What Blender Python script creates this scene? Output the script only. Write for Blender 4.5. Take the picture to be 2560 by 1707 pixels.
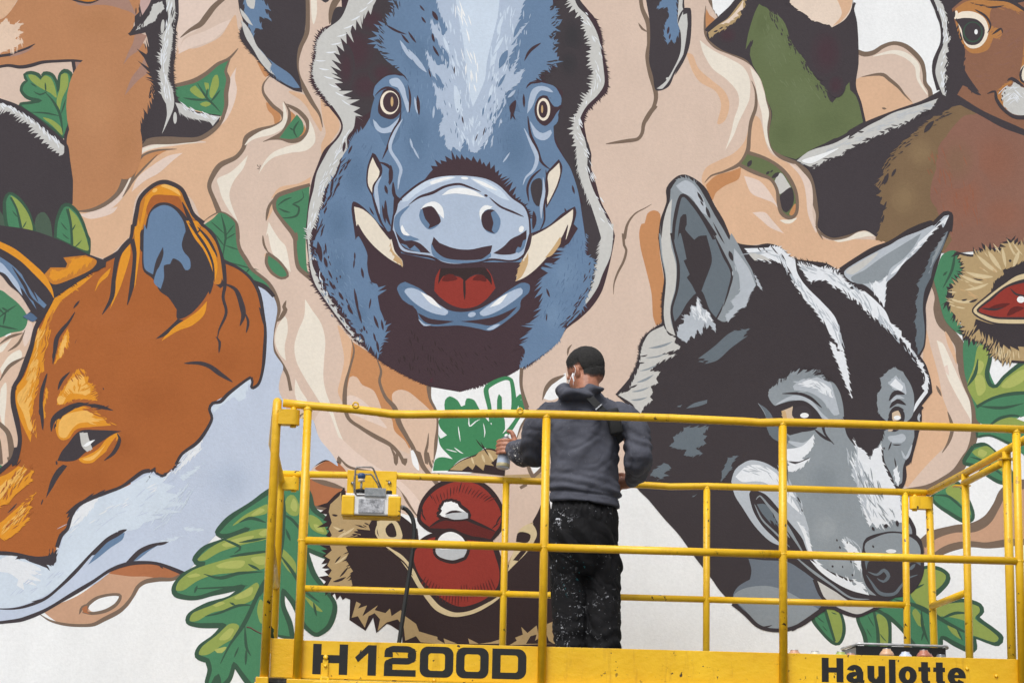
import bpy, bmesh, math, random
from mathutils import Vector, Matrix
from mathutils.geometry import delaunay_2d_cdt
random.seed(7)
for _o in list(bpy.data.objects):
    bpy.data.objects.remove(_o)
SC = bpy.context.scene
COL = SC.collection
PI = math.pi

# ------------------------------------------------------------------ camera, sky, sun, exposure
# x runs along the platform, y into the wall, z up; the near guardrail stands at y = 0, its first post at x = 0
GROUND, TOE = 0.0, 2.408          # top of the toe board above the ground
FLOOR = TOE - 0.15
WALL_Y = 2.30
YAW, PITCH, ROLL, FPX = 0.0523, 0.2139, 0.0223, 5706.3
CAM = Vector((0.348, -9.240, 1.65))
cF = Vector((math.sin(YAW) * math.cos(PITCH), math.cos(YAW) * math.cos(PITCH), math.sin(PITCH)))
r0 = Vector((math.cos(YAW), -math.sin(YAW), 0))
u0 = r0.cross(cF)
cR = math.cos(ROLL) * r0 + math.sin(ROLL) * u0
cU = -math.sin(ROLL) * r0 + math.cos(ROLL) * u0
cd = bpy.data.cameras.new('camera')
cd.sensor_width = 36.0
cd.lens = FPX / 2560 * 36.0
cd.clip_start, cd.clip_end = 0.1, 500
cam = bpy.data.objects.new('camera', cd)
COL.objects.link(cam)
m3 = Matrix((cR, cU, -cF)).transposed()
cam.matrix_world = Matrix.Translation(CAM) @ m3.to_4x4()
SC.camera = cam

world = bpy.data.worlds.new('World')
SC.world = world
world.use_nodes = True
wn = world.node_tree
for n in list(wn.nodes):
    wn.nodes.remove(n)
SUN_EL, SUN_ROT = math.radians(52), math.radians(215)
sky = wn.nodes.new('ShaderNodeTexSky')
sky.sky_type = 'NISHITA'
sky.sun_disc = False
sky.sun_elevation = SUN_EL
sky.sun_rotation = SUN_ROT
sky.air_density, sky.dust_density, sky.ozone_density = 1.0, 4.0, 1.0
hsv = wn.nodes.new('ShaderNodeHueSaturation')      # an overcast sky: the cloud takes most of the blue out
hsv.inputs['Saturation'].default_value = 0.22
bg = wn.nodes.new('ShaderNodeBackground')
bg.inputs['Strength'].default_value = 0.11
wo = wn.nodes.new('ShaderNodeOutputWorld')
wn.links.new(sky.outputs[0], hsv.inputs['Color'])
wn.links.new(hsv.outputs[0], bg.inputs[0])
wn.links.new(bg.outputs[0], wo.inputs[0])
sl = bpy.data.lights.new('sun', 'SUN')
sl.energy = 1.4
sl.angle = math.radians(30)
sl.color = (1.0, 0.98, 0.955)
sun = bpy.data.objects.new('sun', sl)
COL.objects.link(sun)
# direction to the sun: behind the camera, high, a little to the left
sd = Vector((-0.20, -0.52, 0.83)).normalized()
sun.rotation_euler = sd.to_track_quat('Z', 'Y').to_euler()
sun.location = (-4, -10, 14)
SC.view_settings.view_transform = 'Standard'
SC.view_settings.look = 'None'
SC.view_settings.exposure = 0.50
SC.view_settings.gamma = 1.0
SC.view_settings.use_curve_mapping = False
SC.render.engine = 'CYCLES'
SC.cycles.max_bounces = 6

# ------------------------------------------------------------------ materials
def lin(h):
    h = h.lstrip('#')
    v = [int(h[i:i + 2], 16) / 255 for i in (0, 2, 4)]
    return tuple((c / 12.92 if c <= 0.04045 else ((c + 0.055) / 1.055) ** 2.4) for c in v)

class NT:
    def __init__(self, name):
        self.m = bpy.data.materials.new(name)
        self.m.use_nodes = True
        self.t = self.m.node_tree
        self.b = self.t.nodes['Principled BSDF']
    def n(self, kind, **kw):
        nd = self.t.nodes.new(kind)
        for k, v in kw.items():
            setattr(nd, k, v)
        return nd
    def l(self, a, b):
        self.t.links.new(a, b)
    def noise(self, scale, detail=4, rough=0.6, vec=None):
        nd = self.n('ShaderNodeTexNoise')
        nd.inputs['Scale'].default_value = scale
        nd.inputs['Detail'].default_value = detail
        nd.inputs['Roughness'].default_value = rough
        if vec is not None:
            self.l(vec, nd.inputs['Vector'])
        return nd.outputs[0]
    def coord(self, scale=(1, 1, 1), kind='Object'):
        c = self.n('ShaderNodeTexCoord')
        mp = self.n('ShaderNodeMapping')
        mp.inputs['Scale'].default_value = scale
        self.l(c.outputs[kind], mp.inputs['Vector'])
        return mp.outputs[0]
    def ramp(self, fac, stops):
        r = self.n('ShaderNodeValToRGB')
        e = r.color_ramp.elements
        while len(e) < len(stops):
            e.new(0.5)
        for i, (p, c) in enumerate(stops):
            e[i].position = p
            e[i].color = (c, c, c, 1) if isinstance(c, (int, float)) else (*c, 1)
        self.l(fac, r.inputs[0])
        return r.outputs[0]
    def mix(self, fac, a, b, blend='MIX'):
        x = self.n('ShaderNodeMix', data_type='RGBA', blend_type=blend)
        for s, v in ((x.inputs[0], fac), (x.inputs[6], a), (x.inputs[7], b)):
            if hasattr(v, 'is_output'):
                self.l(v, s)
            elif isinstance(v, (int, float)):
                s.default_value = v
            else:
                s.default_value = (*v, 1)
        return x.outputs[2]
    def bump(self, height, strength, dist):
        bp = self.n('ShaderNodeBump')
        bp.inputs['Strength'].default_value = strength
        bp.inputs['Distance'].default_value = dist
        self.l(height, bp.inputs['Height'])
        self.l(bp.outputs[0], self.b.inputs['Normal'])
    def col(self, c):
        if hasattr(c, 'is_output'):
            self.l(c, self.b.inputs['Base Color'])
        else:
            self.b.inputs['Base Color'].default_value = (*c, 1)
    def rough(self, r):
        self.b.inputs['Roughness'].default_value = r

def mat_plain(name, hexcol, rough=0.6, metal=0.0, var=0.12, scale=14, bump=0.0):
    t = NT(name)
    c = lin(hexcol)
    f = t.noise(scale, 5, 0.6, t.coord())
    t.col(t.mix(t.ramp(f, [(0.3, 0.0), (0.7, 1.0)]), tuple(v * (1 - var) for v in c), tuple(min(1, v * (1 + var)) for v in c)))
    t.rough(rough)
    t.b.inputs['Metallic'].default_value = metal
    if bump:
        t.bump(t.noise(scale * 8, 3, 0.5, t.coord()), 0.4, bump)
    return t.m

def mat_mural():
    t = NT('mural_paint')
    a = t.n('ShaderNodeVertexColor', layer_name='paint')
    v = t.coord()
    big = t.ramp(t.noise(1.3, 4, 0.6, v), [(0.3, 0.96), (0.7, 1.03)])
    roll = t.ramp(t.noise(7.0, 5, 0.65, t.coord((1, 1, 0.45))), [(0.3, 0.965), (0.7, 1.03)])
    fine = t.ramp(t.noise(60.0, 3, 0.6, v), [(0.35, 0.965), (0.65, 1.03)])
    c = t.mix(1.0, a.outputs[0], big, 'MULTIPLY')
    c = t.mix(1.0, c, roll, 'MULTIPLY')
    c = t.mix(1.0, c, fine, 'MULTIPLY')
    t.col(c)
    t.rough(0.75)
    t.b.inputs['Specular IOR Level'].default_value = 0.15
    t.bump(t.mix(0.5, t.noise(110, 4, 0.6, v), t.noise(18, 4, 0.6, v)), 0.5, 0.004)
    return t.m

def mat_yellow():
    t = NT('yellow_lift_paint')
    v = t.coord()
    n1 = t.ramp(t.noise(3.0, 5, 0.6, v), [(0.35, 0.0), (0.7, 1.0)])
    c = t.mix(n1, lin('#dba912'), lin('#edc022'))
    # grime in blotches and streaks running down
    st = t.ramp(t.noise(5.5, 6, 0.7, t.coord((3.5, 3.5, 0.5))), [(0.56, 0.0), (0.74, 0.55)])
    c = t.mix(st, c, lin('#a9761b'))
    # chipped paint: small dark rusty flecks
    ch = t.ramp(t.noise(34, 4, 0.6, v), [(0.635, 0.0), (0.655, 1.0)])
    gate = t.ramp(t.noise(3.1, 3, 0.5, v), [(0.48, 0.0), (0.56, 1.0)])
    ch = t.mix(1.0, ch, gate, 'MULTIPLY')
    c = t.mix(ch, c, lin('#3a2a1d'))
    t.col(c)
    t.rough(0.38)
    t.bump(t.mix(0.5, t.noise(45, 4, 0.6, v), t.noise(14, 3, 0.6, t.coord((1, 1, 2.0)))), 0.5, 0.006)
    return t.m

# ------------------------------------------------------------------ objects
def tag(o, label=None, cat=None, group=None, kind=None):
    if label: o['label'] = label
    if cat: o['category'] = cat
    if group: o['group'] = group
    if kind: o['kind'] = kind
    return o

def empty(name, loc=(0, 0, 0), rz=0.0):
    o = bpy.data.objects.new(name, None)
    o.empty_display_size = 0.1
    o.location = loc
    o.rotation_euler = (0, 0, rz)
    COL.objects.link(o)
    return o

def link(name, bm, mats, parent=None, smooth=False):
    """one mesh object from a bmesh given in world coordinates; a parent's offset is taken out"""
    me = bpy.data.meshes.new(name)
    if smooth:
        for f in bm.faces:
            f.smooth = True
    bm.to_mesh(me)
    bm.free()
    for m in (mats if isinstance(mats, (list, tuple)) else [mats]):
        me.materials.append(m)
    o = bpy.data.objects.new(name, me)
    COL.objects.link(o)
    if parent is not None:
        o.parent = parent
        q = parent
        mw = Matrix.Identity(4)
        while q is not None:
            mw = q.matrix_basis @ mw
            q = q.parent
        o.matrix_parent_inverse = Matrix.Identity(4)
        me.transform(mw.inverted())
    return o

def bx(bm, c, s, bev=0.0, rot=None, mi=0):
    mt = Matrix.Translation(c)
    if rot is not None:
        mt = mt @ rot.to_4x4()
    r = bmesh.ops.create_cube(bm, size=1.0, matrix=mt @ Matrix.Diagonal((*s, 1)))
    fs = set(f for v in r['verts'] for f in v.link_faces)
    if bev:
        es = list({e for f in fs for e in f.edges})
        rr = bmesh.ops.bevel(bm, geom=es, offset=bev, segments=2, affect='EDGES', profile=0.5)
        fs = set(rr['faces']) | {f for f in fs if f.is_valid}
    for f in fs:
        f.material_index = mi

def tube(bm, pts, r, seg=12, cap=True, mi=0, radii=None):
    pts = [Vector(p) for p in pts]
    rings = []
    n = len(pts)
    up = None
    for i, p in enumerate(pts):
        d = (pts[min(i + 1, n - 1)] - pts[max(i - 1, 0)]).normalized()
        if up is None:
            up = Vector((0, 0, 1)) if abs(d.z) < 0.9 else Vector((0, 1, 0))
        a = up - d * up.dot(d)
        if a.length < 1e-5:
            a = Vector((1, 0, 0)) - d * d.x
        a.normalize()
        up = a
        b = d.cross(a)
        rad = radii[i] if radii else r
        rings.append([bm.verts.new(p + rad * (math.cos(2 * PI * k / seg) * a + math.sin(2 * PI * k / seg) * b)) for k in range(seg)])
    for A, B in zip(rings, rings[1:]):
        for k in range(seg):
            f = bm.faces.new((A[k], A[(k + 1) % seg], B[(k + 1) % seg], B[k]))
            f.smooth = True
            f.material_index = mi
    if cap:
        for R, rev in ((rings[0], True), (rings[-1], False)):
            f = bm.faces.new(R[::-1] if rev else R)
            f.material_index = mi

def lathe(bm, base, prof, seg=20, axis='Z', mi=0):
    """prof: list of (radius, height)"""
    base = Vector(base)
    rings = []
    for r, h in prof:
        ring = []
        for k in range(seg):
            a = 2 * PI * k / seg
            x, y = r * math.cos(a), r * math.sin(a)
            if axis == 'Z': v = Vector((x, y, h))
            elif axis == 'Y': v = Vector((x, h, y))
            else: v = Vector((h, x, y))
            ring.append(bm.verts.new(base + v))
        rings.append(ring)
    for A, B in zip(rings, rings[1:]):
        for k in range(seg):
            f = bm.faces.new((A[k], A[(k + 1) % seg], B[(k + 1) % seg], B[k]))
            f.smooth = True
            f.material_index = mi
    for R in (rings[0], rings[-1]):
        try:
            bm.faces.new(R).material_index = mi
        except ValueError:
            pass
    bmesh.ops.recalc_face_normals(bm, faces=bm.faces[:])

def catmull(pts, closed, corners, step):
    n = len(pts)
    out = []
    segs = n if closed else n - 1
    for i in range(segs):
        p1, p2 = pts[i], pts[(i + 1) % n]
        p0 = pts[(i - 1) % n] if (closed or i > 0) else p1
        p3 = pts[(i + 2) % n] if (closed or i + 2 < n) else p2
        if corners[i]: p0 = p1
        if corners[(i + 1) % n]: p3 = p2
        L = math.dist(p1, p2)
        k = max(1, min(14, int(L / step)))
        if corners[i] and corners[(i + 1) % n]: k = 1
        for j in range(k):
            t = j / k
            # cardinal tangents limited by the segment's length, so short neighbours do not loop
            def tan(a, b, c):
                tx, ty = (c[0] - a[0]) * 0.5, (c[1] - a[1]) * 0.5
                l = math.hypot(tx, ty)
                if l > L and l > 0:
                    tx, ty = tx * L / l, ty * L / l
                return tx, ty
            m1, m2 = tan(p0, p1, p2), tan(p1, p2, p3)
            h00, h10 = 2 * t ** 3 - 3 * t * t + 1, t ** 3 - 2 * t * t + t
            h01, h11 = -2 * t ** 3 + 3 * t * t, t ** 3 - t * t
            out.append((h00 * p1[0] + h10 * m1[0] + h01 * p2[0] + h11 * m2[0],
                        h00 * p1[1] + h10 * m1[1] + h01 * p2[1] + h11 * m2[1], i))
    if not closed:
        out.append((*pts[-1], segs - 1))
    return out
# ------------------------------------------------------------------ the wall and the mural painted on it
# The mural was sketched on sheets of 800 x 600 units; a sheet's origin and scale lay it on the wall, and the wall is
# a real surface at y = WALL_Y. Each coat of paint is a thin sheet a hair above the coats it covers.
SHEET = {a + str(i + 1): (x, y) for a, y in (('A', 0), ('B', 560), ('C', 1107)) for i, x in enumerate((0, 600, 1200, 1760))}
SHEET_SCALE = 2.61375
ENV = 1.0
def on_wall(u, v):
    x, y = (u - 1280) / FPX, -(v - 853.5) / FPX
    d = cF + x * cR + y * cU
    t = (WALL_Y - CAM.y) / d.y
    p = CAM + t * d
    return p.x, p.z

PALETTE = dict(eb='#d2bba1', M2='#532a38', K4='#3c3a3e', b4='#748eac', b5='#5e7896', fb2='#b0693c', fb3='#9c582d', body3='#96604a', moss2='#707c5a', moss3='#5c6846', deer2='#c49068', deer3='#ad7951', kk='#3a3538', gr3='#7b848b', gr4='#a2a9ae', fw3='#b4c1d6',
    
    w='#f1f3f4', t='#d9c2b2', t2='#dcbfa9', p='#dcb595', c='#ebe3d5', h='#e4cfc2', o='#c48c60', b='#7c6a5c', o2='#b0714d', sk='#c9a084',
    K='#453f43', K2='#403a3d', K3='#3a2e2f', M='#47373d', B='#6a84a3', b2='#576f8d', b3='#5f7896', l='#b2c1d6', ll='#ccdaea', g='#cacac7',
    deer='#bb855e', ds='#a98576', df='#e3c9b3', gr1='#4d8562', dg='#3f5b4a', lg='#93a457', ly='#b0b868', g2='#44875c', dl='#4f6153',
    fb='#ab6435', or1='#e0962f', or2='#f0b962', or3='#c47e35', fw='#c2cde0', fl='#d0dce9', w2='#e5e9ee', gr='#8f979d', gl='#c9c8c4', gl2='#b7bec6',
    dgy='#68727a', dg2='#6d7681', tusk='#e9dfce', ts='#c9a87c', red='#943a32', rd='#662c2a', be='#b59c73', bl='#d6c39c', moss='#67734f',
    body='#80694f', body2='#8d6657', head='#8f6651', ho='#b67f4c', cr='#e8d5c4', pale='#c4a6a0', gw='#bfc3c7', ed='#efe4d2')

SHAPES = []
def _parse(s, corner_all=False):
    fr, fur, pts, cor, furs = (0, 0, 1.0), (0, 0), [], [], []
    for tk in s.split():
        if tk[0] in 'ABC' and tk in SHEET:
            fr = (*SHEET[tk], SHEET_SCALE)
        elif tk[0] == '~':
            q = tk[1:].split('/')
            fur = (float(q[0]), float(q[1]) if len(q) > 1 else 0.6)
        else:
            c = tk.endswith('!')
            x, y = tk.rstrip('!').split(',')
            pts.append((fr[0] + float(x) / fr[2], fr[1] + float(y) / fr[2]))
            cor.append(c or corner_all)
            furs.append(fur)
    return pts, cor, furs

def _fur(path, furs, closed):
    """turn the stretches marked with ~ into a row of hair tips"""
    rnd = random.Random(len(path) * 31 + int(path[0][0]))
    out, i, n = [], 0, len(path)
    acc = 0.0
    for i in range(n):
        x, y, sgi = path[i]
        L, sl = furs[sgi]
        if L == 0 or (not closed and i == n - 1):
            out.append((x, y))
            acc = 0
            continue
        x2, y2, _ = path[(i + 1) % n]
        d = math.dist((x, y), (x2, y2))
        if d < 1e-6:
            continue
        tx, ty = (x2 - x) / d, (y2 - y) / d
        nx, ny = ty, -tx
        a = abs(L)
        sp = a * 0.55
        k = acc
        while k < d:
            bx_, by_ = x + tx * k, y + ty * k
            ln = L * (0.35 + 1.0 * rnd.random() ** 1.3)
            out.append((bx_, by_))
            tipx = bx_ + nx * ln + tx * sl * a
            tipy = by_ + ny * ln + ty * sl * a
            out.append((tipx, tipy))
            k += sp * (0.6 + 0.9 * rnd.random())
        acc = k - d
    return out

def _tufts(poly):
    """break the long straight edges of a tuft of hair into smaller strands"""
    rnd = random.Random(int(poly[0][0] * 7 + len(poly)))
    area = sum(a[0] * b[1] - b[0] * a[1] for a, b in zip(poly, poly[1:] + poly[:1]))
    sg = 1 if area > 0 else -1
    lean = 1 if rnd.random() < 0.5 else -1
    out = []
    n = len(poly)
    for i in range(n):
        a, b = poly[i], poly[(i + 1) % n]
        out.append(a)
        d = math.dist(a, b)
        if d < 13 or d > 75:
            continue
        tx, ty = (b[0] - a[0]) / d, (b[1] - a[1]) / d
        nx, ny = ty * sg, -tx * sg
        k = 1 + int(d > 26) + int(d > 44)
        for j in range(k):
            t0 = (j + 0.35 + 0.3 * rnd.random()) / (k + 0.3) * d
            h = (0.06 + 0.06 * rnd.random()) * min(d, 32)
            w = 1.6 + 0.06 * d
            bow = -0.035 * d
            sl = lean * (h * 1.5 + 0.10 * d)
            out.append((a[0] + tx * (t0 - w) + nx * bow, a[1] + ty * (t0 - w) + ny * bow))
            out.append((a[0] + tx * (t0 + sl) + nx * h, a[1] + ty * (t0 + sl) + ny * h))
            out.append((a[0] + tx * (t0 + w) + nx * bow, a[1] + ty * (t0 + w) + ny * bow))
    return out

def HAIR(part, colr, s, spread, n, ln, wd, ang=0.0, jit=14):
    """n short strokes along a path, up to spread away from it, turned by ang from its direction"""
    pts, cor, _ = _parse(s)
    path = catmull(pts, False, cor, 4.0)
    rnd = random.Random(int(pts[0][0] * 13 + pts[0][1] + n))
    for _ in range(n):
        i = rnd.randrange(len(path) - 1)
        (x, y, _a), (x2, y2, _b) = path[i], path[i + 1]
        a = math.atan2(y2 - y, x2 - x)
        o = rnd.uniform(-spread, spread)
        x, y = x - math.sin(a) * o, y + math.cos(a) * o
        a += math.radians(ang + rnd.uniform(-jit, jit))
        l = ln * rnd.uniform(0.5, 1.4) / 2
        dx, dy = math.cos(a) * l, math.sin(a) * l
        stroke(part, colr, wd * rnd.uniform(0.6, 1.3), [(x - dx + dx * 2 * k / 4, y - dy + dy * 2 * k / 4) for k in range(5)], 'b')

def SOFT(part, base, colr, fr, cx, cy, rx, ry, rot=0, steps=7, k=1.0):
    """a misty blot of spray: thin coats, each a little smaller and nearer to the blot's own colour"""
    a, b = lin(PALETTE[base]), lin(PALETTE[colr])
    rnd = random.Random(int(cx + cy))
    for i in range(1, steps + 1):
        t = i / steps
        sc = 1.15 - 0.95 * t
        c = tuple(p + (q - p) * k * t * t * (3 - 2 * t) for p, q in zip(a, b))
        E(part, c, fr, cx + rnd.uniform(-6, 6), cy + rnd.uniform(-6, 6), rx * sc, ry * sc, rot)

def F(part, colr, s, o=None, jag=False, step=6.0, raw=False):
    pts, cor, furs = _parse(s, jag)
    path = catmull(pts, True, cor, step)
    poly = _fur(path, furs, True)
    if not raw and (jag or sum(cor) > 0.6 * len(cor)):
        poly = _tufts(poly)
    SHAPES.append((part, colr, poly))
    if o:
        stroke(part, o[0], o[1], [(x, y) for x, y in poly] + [poly[0]], 'n')

def L(part, colr, w, s, tp='b', step=6.0):
    pts, cor, furs = _parse(s)
    path = catmull(pts, False, cor, step)
    stroke(part, colr, w, [(x, y) for x, y, _ in path], tp)

def stroke(part, colr, w, P, tp):
    Q = [P[0]]
    for p in P[1:]:
        if math.dist(p, Q[-1]) > 0.4:
            Q.append(p)
    n = len(Q)
    if n < 2:
        return
    cum = [0.0]
    for a, b in zip(Q, Q[1:]):
        cum.append(cum[-1] + math.dist(a, b))
    tot = cum[-1]
    ph = (Q[0][0] * 0.37) % 6
    lf, rt = [], []
    for i, (x, y) in enumerate(Q):
        a, b = Q[max(0, i - 1)], Q[min(n - 1, i + 1)]
        d = math.dist(a, b) or 1
        nx, ny = (b[1] - a[1]) / d, -(b[0] - a[0]) / d
        t = cum[i] / tot
        k = 1.0 + 0.14 * math.sin(cum[i] * 0.045 + ph)
        if tp in 'bs' and t < 0.35: k *= (0.12 + 0.88 * (t / 0.35) ** 0.7)
        if tp in 'be' and t > 0.65: k *= (0.12 + 0.88 * ((1 - t) / 0.35) ** 0.7)
        hw = w * 0.5 * k
        lf.append((x + nx * hw, y + ny * hw))
        rt.append((x - nx * hw, y - ny * hw))
    # cut where the brush has turned more than a half circle, so that no piece closes on itself
    i0, turn, pd = 0, 0.0, None
    for i in range(1, n):
        ang = math.atan2(Q[i][1] - Q[i - 1][1], Q[i][0] - Q[i - 1][0])
        if pd is not None:
            turn += abs((ang - pd + PI) % (2 * PI) - PI)
        pd = ang
        if i == n - 1 or turn > 2.6:
            SHAPES.append((part, colr, lf[i0:i + 1] + rt[i0:i + 1][::-1]))
            i0, turn = i, 0.0

def E(part, colr, fr, cx, cy, rx, ry, rot=0, o=None):
    fx, fy = SHEET[fr]
    cx, cy, rx, ry = fx + cx / SHEET_SCALE, fy + cy / SHEET_SCALE, rx / SHEET_SCALE, ry / SHEET_SCALE
    ca, sa = math.cos(math.radians(rot)), math.sin(math.radians(rot))
    pl = []
    for k in range(26):
        a = 2 * PI * k / 26
        x, y = rx * math.cos(a), ry * math.sin(a)
        pl.append((cx + ca * x - sa * y, cy + sa * x + ca * y))
    SHAPES.append((part, colr, pl))
    if o:
        stroke(part, o[0], o[1], pl + [pl[0]], 'n')

def D(part, colr, fr, *dabs):
    """small brush dabs: (x, y, length, width, angle)"""
    for x, y, ln, wd, an in dabs:
        fx, fy = SHEET[fr]
        a = math.radians(an)
        dx, dy = math.cos(a) * ln / 2 / SHEET_SCALE, math.sin(a) * ln / 2 / SHEET_SCALE
        cx, cy = fx + x / SHEET_SCALE, fy + y / SHEET_SCALE
        stroke(part, colr, wd / SHEET_SCALE, [(cx - dx + dx * 2 * k / 6, cy - dy + dy * 2 * k / 6 + (dx * 0.12) * math.sin(PI * k / 6)) for k in range(7)], 'b')
# ---- tan ribbons flowing between the animals
T = 'painted_ribbons'
F(T, 't', 'A1 -150,-150! A3 1480,-150! A3 1500,0 1530,60 1565,118! A4 300,100 900,300 1000,340 1050,358 1110,345 1170,305 1240,280 1310,300 1370,345 1420,405 1440,470 1445,540 1475,590 1482,640 1500,700! 1500,1300! B4 1500,360 1535,480 1530,560 1560,650 1620,700 1680,790 1700,900 1690,980 1720,1060 1760,1150 1780,1260 1770,1400 1740,1500 C4 1720,90 1660,190 1560,250 1450,300 1300,320! 1100,300! C3 950,200! 700,320! 400,330! 400,400 380,560 300,650 200,760 150,800 C2 1700,800! 1600,600! 1160,490! 1000,450 850,480 700,400 560,430 450,380 400,250 C1 1500,200! 1000,400! 400,400! -150,300!')
F(T, 'p', 'A1 1165,300! 1250,320 1330,300 1440,240 1500,150 1540,100 1560,200 1690,390 1745,490 1712,560 1722,610 1830,750 1845,800 1800,832 1700,862 1620,892 1590,940 1570,1000 1430,1080 1390,1150 1370,1220 1400,1320 1430,1390 1330,1450 1250,1300 1100,1200! 950,1230 880,1320 860,1560 B1 870,60 700,230! 560,180 A1 560,1500 470,1330 700,1350 800,1200 880,950 1000,700 1100,500')
F(T, 'h', 'A1 1165,-60! 1450,-60! 1455,0 1385,55 1340,135 1290,195 1200,250 1165,330')
F(T, 'h', 'A1 1165,355! 1180,300 1220,250 1340,205 1440,155 1510,128! 1480,180 1440,225 1380,270 1250,315')
L(T, 'b', 13, 'A1 1475,-20 1400,45 1350,110 1310,160 1240,200 1178,248', 'e')
# lower edge of the deer's neck
L(T, 'h', 17, 'A1 1345,930 1250,928 1150,935 1000,955 910,995 880,1070 850,1160 790,1280 700,1360 540,1405', 'b')
L(T, 'c', 7, 'A1 1290,934 1150,940 1000,960 915,1000 885,1080 855,1160 800,1260', 'b')
F(T, 'h', 'A1 510,1400! 600,1390 700,1370 770,1350! 740,1390 660,1420 580,1430')
F(T, 'o', 'A1 865,1185! 890,1090 950,1005 1100,980! 1040,1012 960,1080 900,1150')
L(T, 'b', 7, 'A1 1155,975 1020,985 930,1020 890,1090 860,1180 800,1290')
L(T, 'b', 6, 'A1 1030,1010 950,1090 870,1180 840,1230 800,1290')
F(T, 'h', 'A1 860,1255! 900,1160 1000,1080 1100,1020 1195,1000! 1130,1050 1040,1130 950,1180 900,1220')
F(T, 'h', 'A1 1545,440! 1500,520 1478,600 1470,720 1425,835! 1480,780 1525,690 1548,590 1535,510')
F(T, 'o', 'A1 1675,395! 1720,430 1765,480 1735,505 1700,450')
F(T, 'o', 'A1 1740,670 1775,690 1835,760 1800,825 1785,760 1750,720')
L(T, 'b', 12, 'A1 1770,490 1722,550 1722,610 1780,690 1840,740 1850,790 1790,830 1680,860 1610,900 1590,970 1540,1030 1440,1080 1390,1150 1367,1220 1400,1310 1432,1388', 's')
L(T, 'c', 15, 'A1 1600,950 1640,910 1700,880 1790,852 1855,805 1862,740 1850,670')
F(T, 'o', 'A1 1885,725 1925,750 1935,780 1895,810')
L(T, 'b', 9, 'A1 1855,665 1890,730 1885,800 1845,870 1775,905 1718,928')
L(T, 'o', 10, 'A1 1990,820 1985,880 1930,910 1860,920')
L(T, 'b', 12, 'A1 1870,680 1950,725 2005,790 2012,850 1980,900 1905,922 1830,905 1750,915')
L(T, 'p', 22, 'A2 320,600 410,640 470,700 510,790 530,860')
F(T, 'c', 'A1 1690,1140! 1720,1070 1780,1000 1870,960 1960,930 2015,860 2020,780! 2052,850 2058,930 2000,985 1900,1000 1790,1030 1730,1080')
F(T, 'c', 'A1 1420,1170 1500,1130 1560,1080 1620,1015! 1590,1100 1530,1180 1500,1260 1510,1330 1558,1455! 1500,1380 1450,1290 1430,1220')
F(T, 'p', 'A2 530,620 620,740 652,830 600,920 560,990 540,1040 530,950 560,870 540,780')
F(T, 'c', 'A2 462,-10! 502,-10! 502,90 482,162 468,110')
L(T, 'b', 13, 'A2 435,-20 440,200 390,310 368,400 378,490 420,580 470,670 520,750 540,835', 'e')
L(T, 'b', 15, 'A2 645,-20 610,40 595,100 585,160', 'e')
F(T, 'p', 'A2 465,1155! 380,1200 260,1225 200,1300! 330,1250 455,1212!')
F(T, 'p', 'A2 230,1280! 200,1340 175,1440 215,1370')
L(T, 'b', 8, 'A2 240,1280 190,1350 170,1445')
F(T, 'c', 'A2 165,1568 188,1450! 215,1500 260,1568 B2 300,150 332,315! 260,245 210,185 180,60')
F(T, 'p', 'B2 160,200 190,190 260,250 310,320 300,350 200,330')
L(T, 'b', 6, 'B2 148,75 158,140 190,195')
F(T, 'c', 'B2 425,490! 470,560 530,650 557,760 550,880 545,1000 560,1090 600,1200 640,1330 690,1450 715,1525! 660,1470 600,1350 560,1230 500,1130 420,1000 370,900 355,800 380,700 420,600')
F(T, 'c', 'B2 292,600 242,680 230,770 260,850 300,892! 292,800 312,700 306,620')
F(T, 'c', 'B2 362,1010! 400,1090 440,1155 380,1160 358,1100')
F(T, 'h', 'B2 560,1200 640,1380 700,1568 560,1500 500,1380 480,1300')
F(T, 'p', 'B2 640,660 720,750 742,800 722,950 690,1060 690,1180 640,1100 660,1000 680,880 660,760')
F(T, 'o', 'B2 735,770! 910,880 1060,980 1240,1060! 1240,1150 1295,1230 1290,1320! 1180,1280 1130,1430 1090,1470 1000,1370 900,1280 700,1200 690,1100 712,950')
F(T, 't2', 'B2 695,1130 718,1000 762,1000 800,1050 870,1085 905,1150 935,1225 990,1270 1010,1350 1080,1420 1110,1500 1000,1450 850,1370 760,1310 700,1240')
F(T, 't2', 'B2 995,1110 1040,1082 1100,1095 1170,1150 1240,1215 1290,1290 1290,1400 1280,1500 1240,1590 1160,1590 1120,1450 1070,1360 1030,1230 1000,1170')
F(T, 'h', 'B2 700,1125 740,1120 800,1150 880,1230 960,1330 900,1310 780,1260 700,1220')
L(T, 'b', 10, 'B2 728,755 745,830 715,950 690,1050 685,1180 710,1270 790,1330 880,1385 980,1440 1040,1500 1075,1568 C2 1080,100', 's')
L(T, 'b', 12, 'B2 895,885 922,960 912,1030 950,1130 1010,1200 1040,1300 1090,1390 1130,1460 1160,1540 C2 1160,60 1195,150 1250,220 1300,280', 's')
L(T, 'b', 8, 'B2 1232,1365 1225,1440 1212,1500 1220,1568 C2 1222,60 1250,150 1315,215')
L(T, 'b', 8, 'B2 980,1450 1010,1510 1020,1568 C2 1030,60 1060,130')
F(T, 'w', 'C2 1115,50 1130,45 1160,110 1170,180 1130,140')
L(T, 'b', 12, 'B2 1235,1055 1250,1140 1292,1230 1297,1330 1285,1430 1268,1568 C2 1255,110', 'e')
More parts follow.
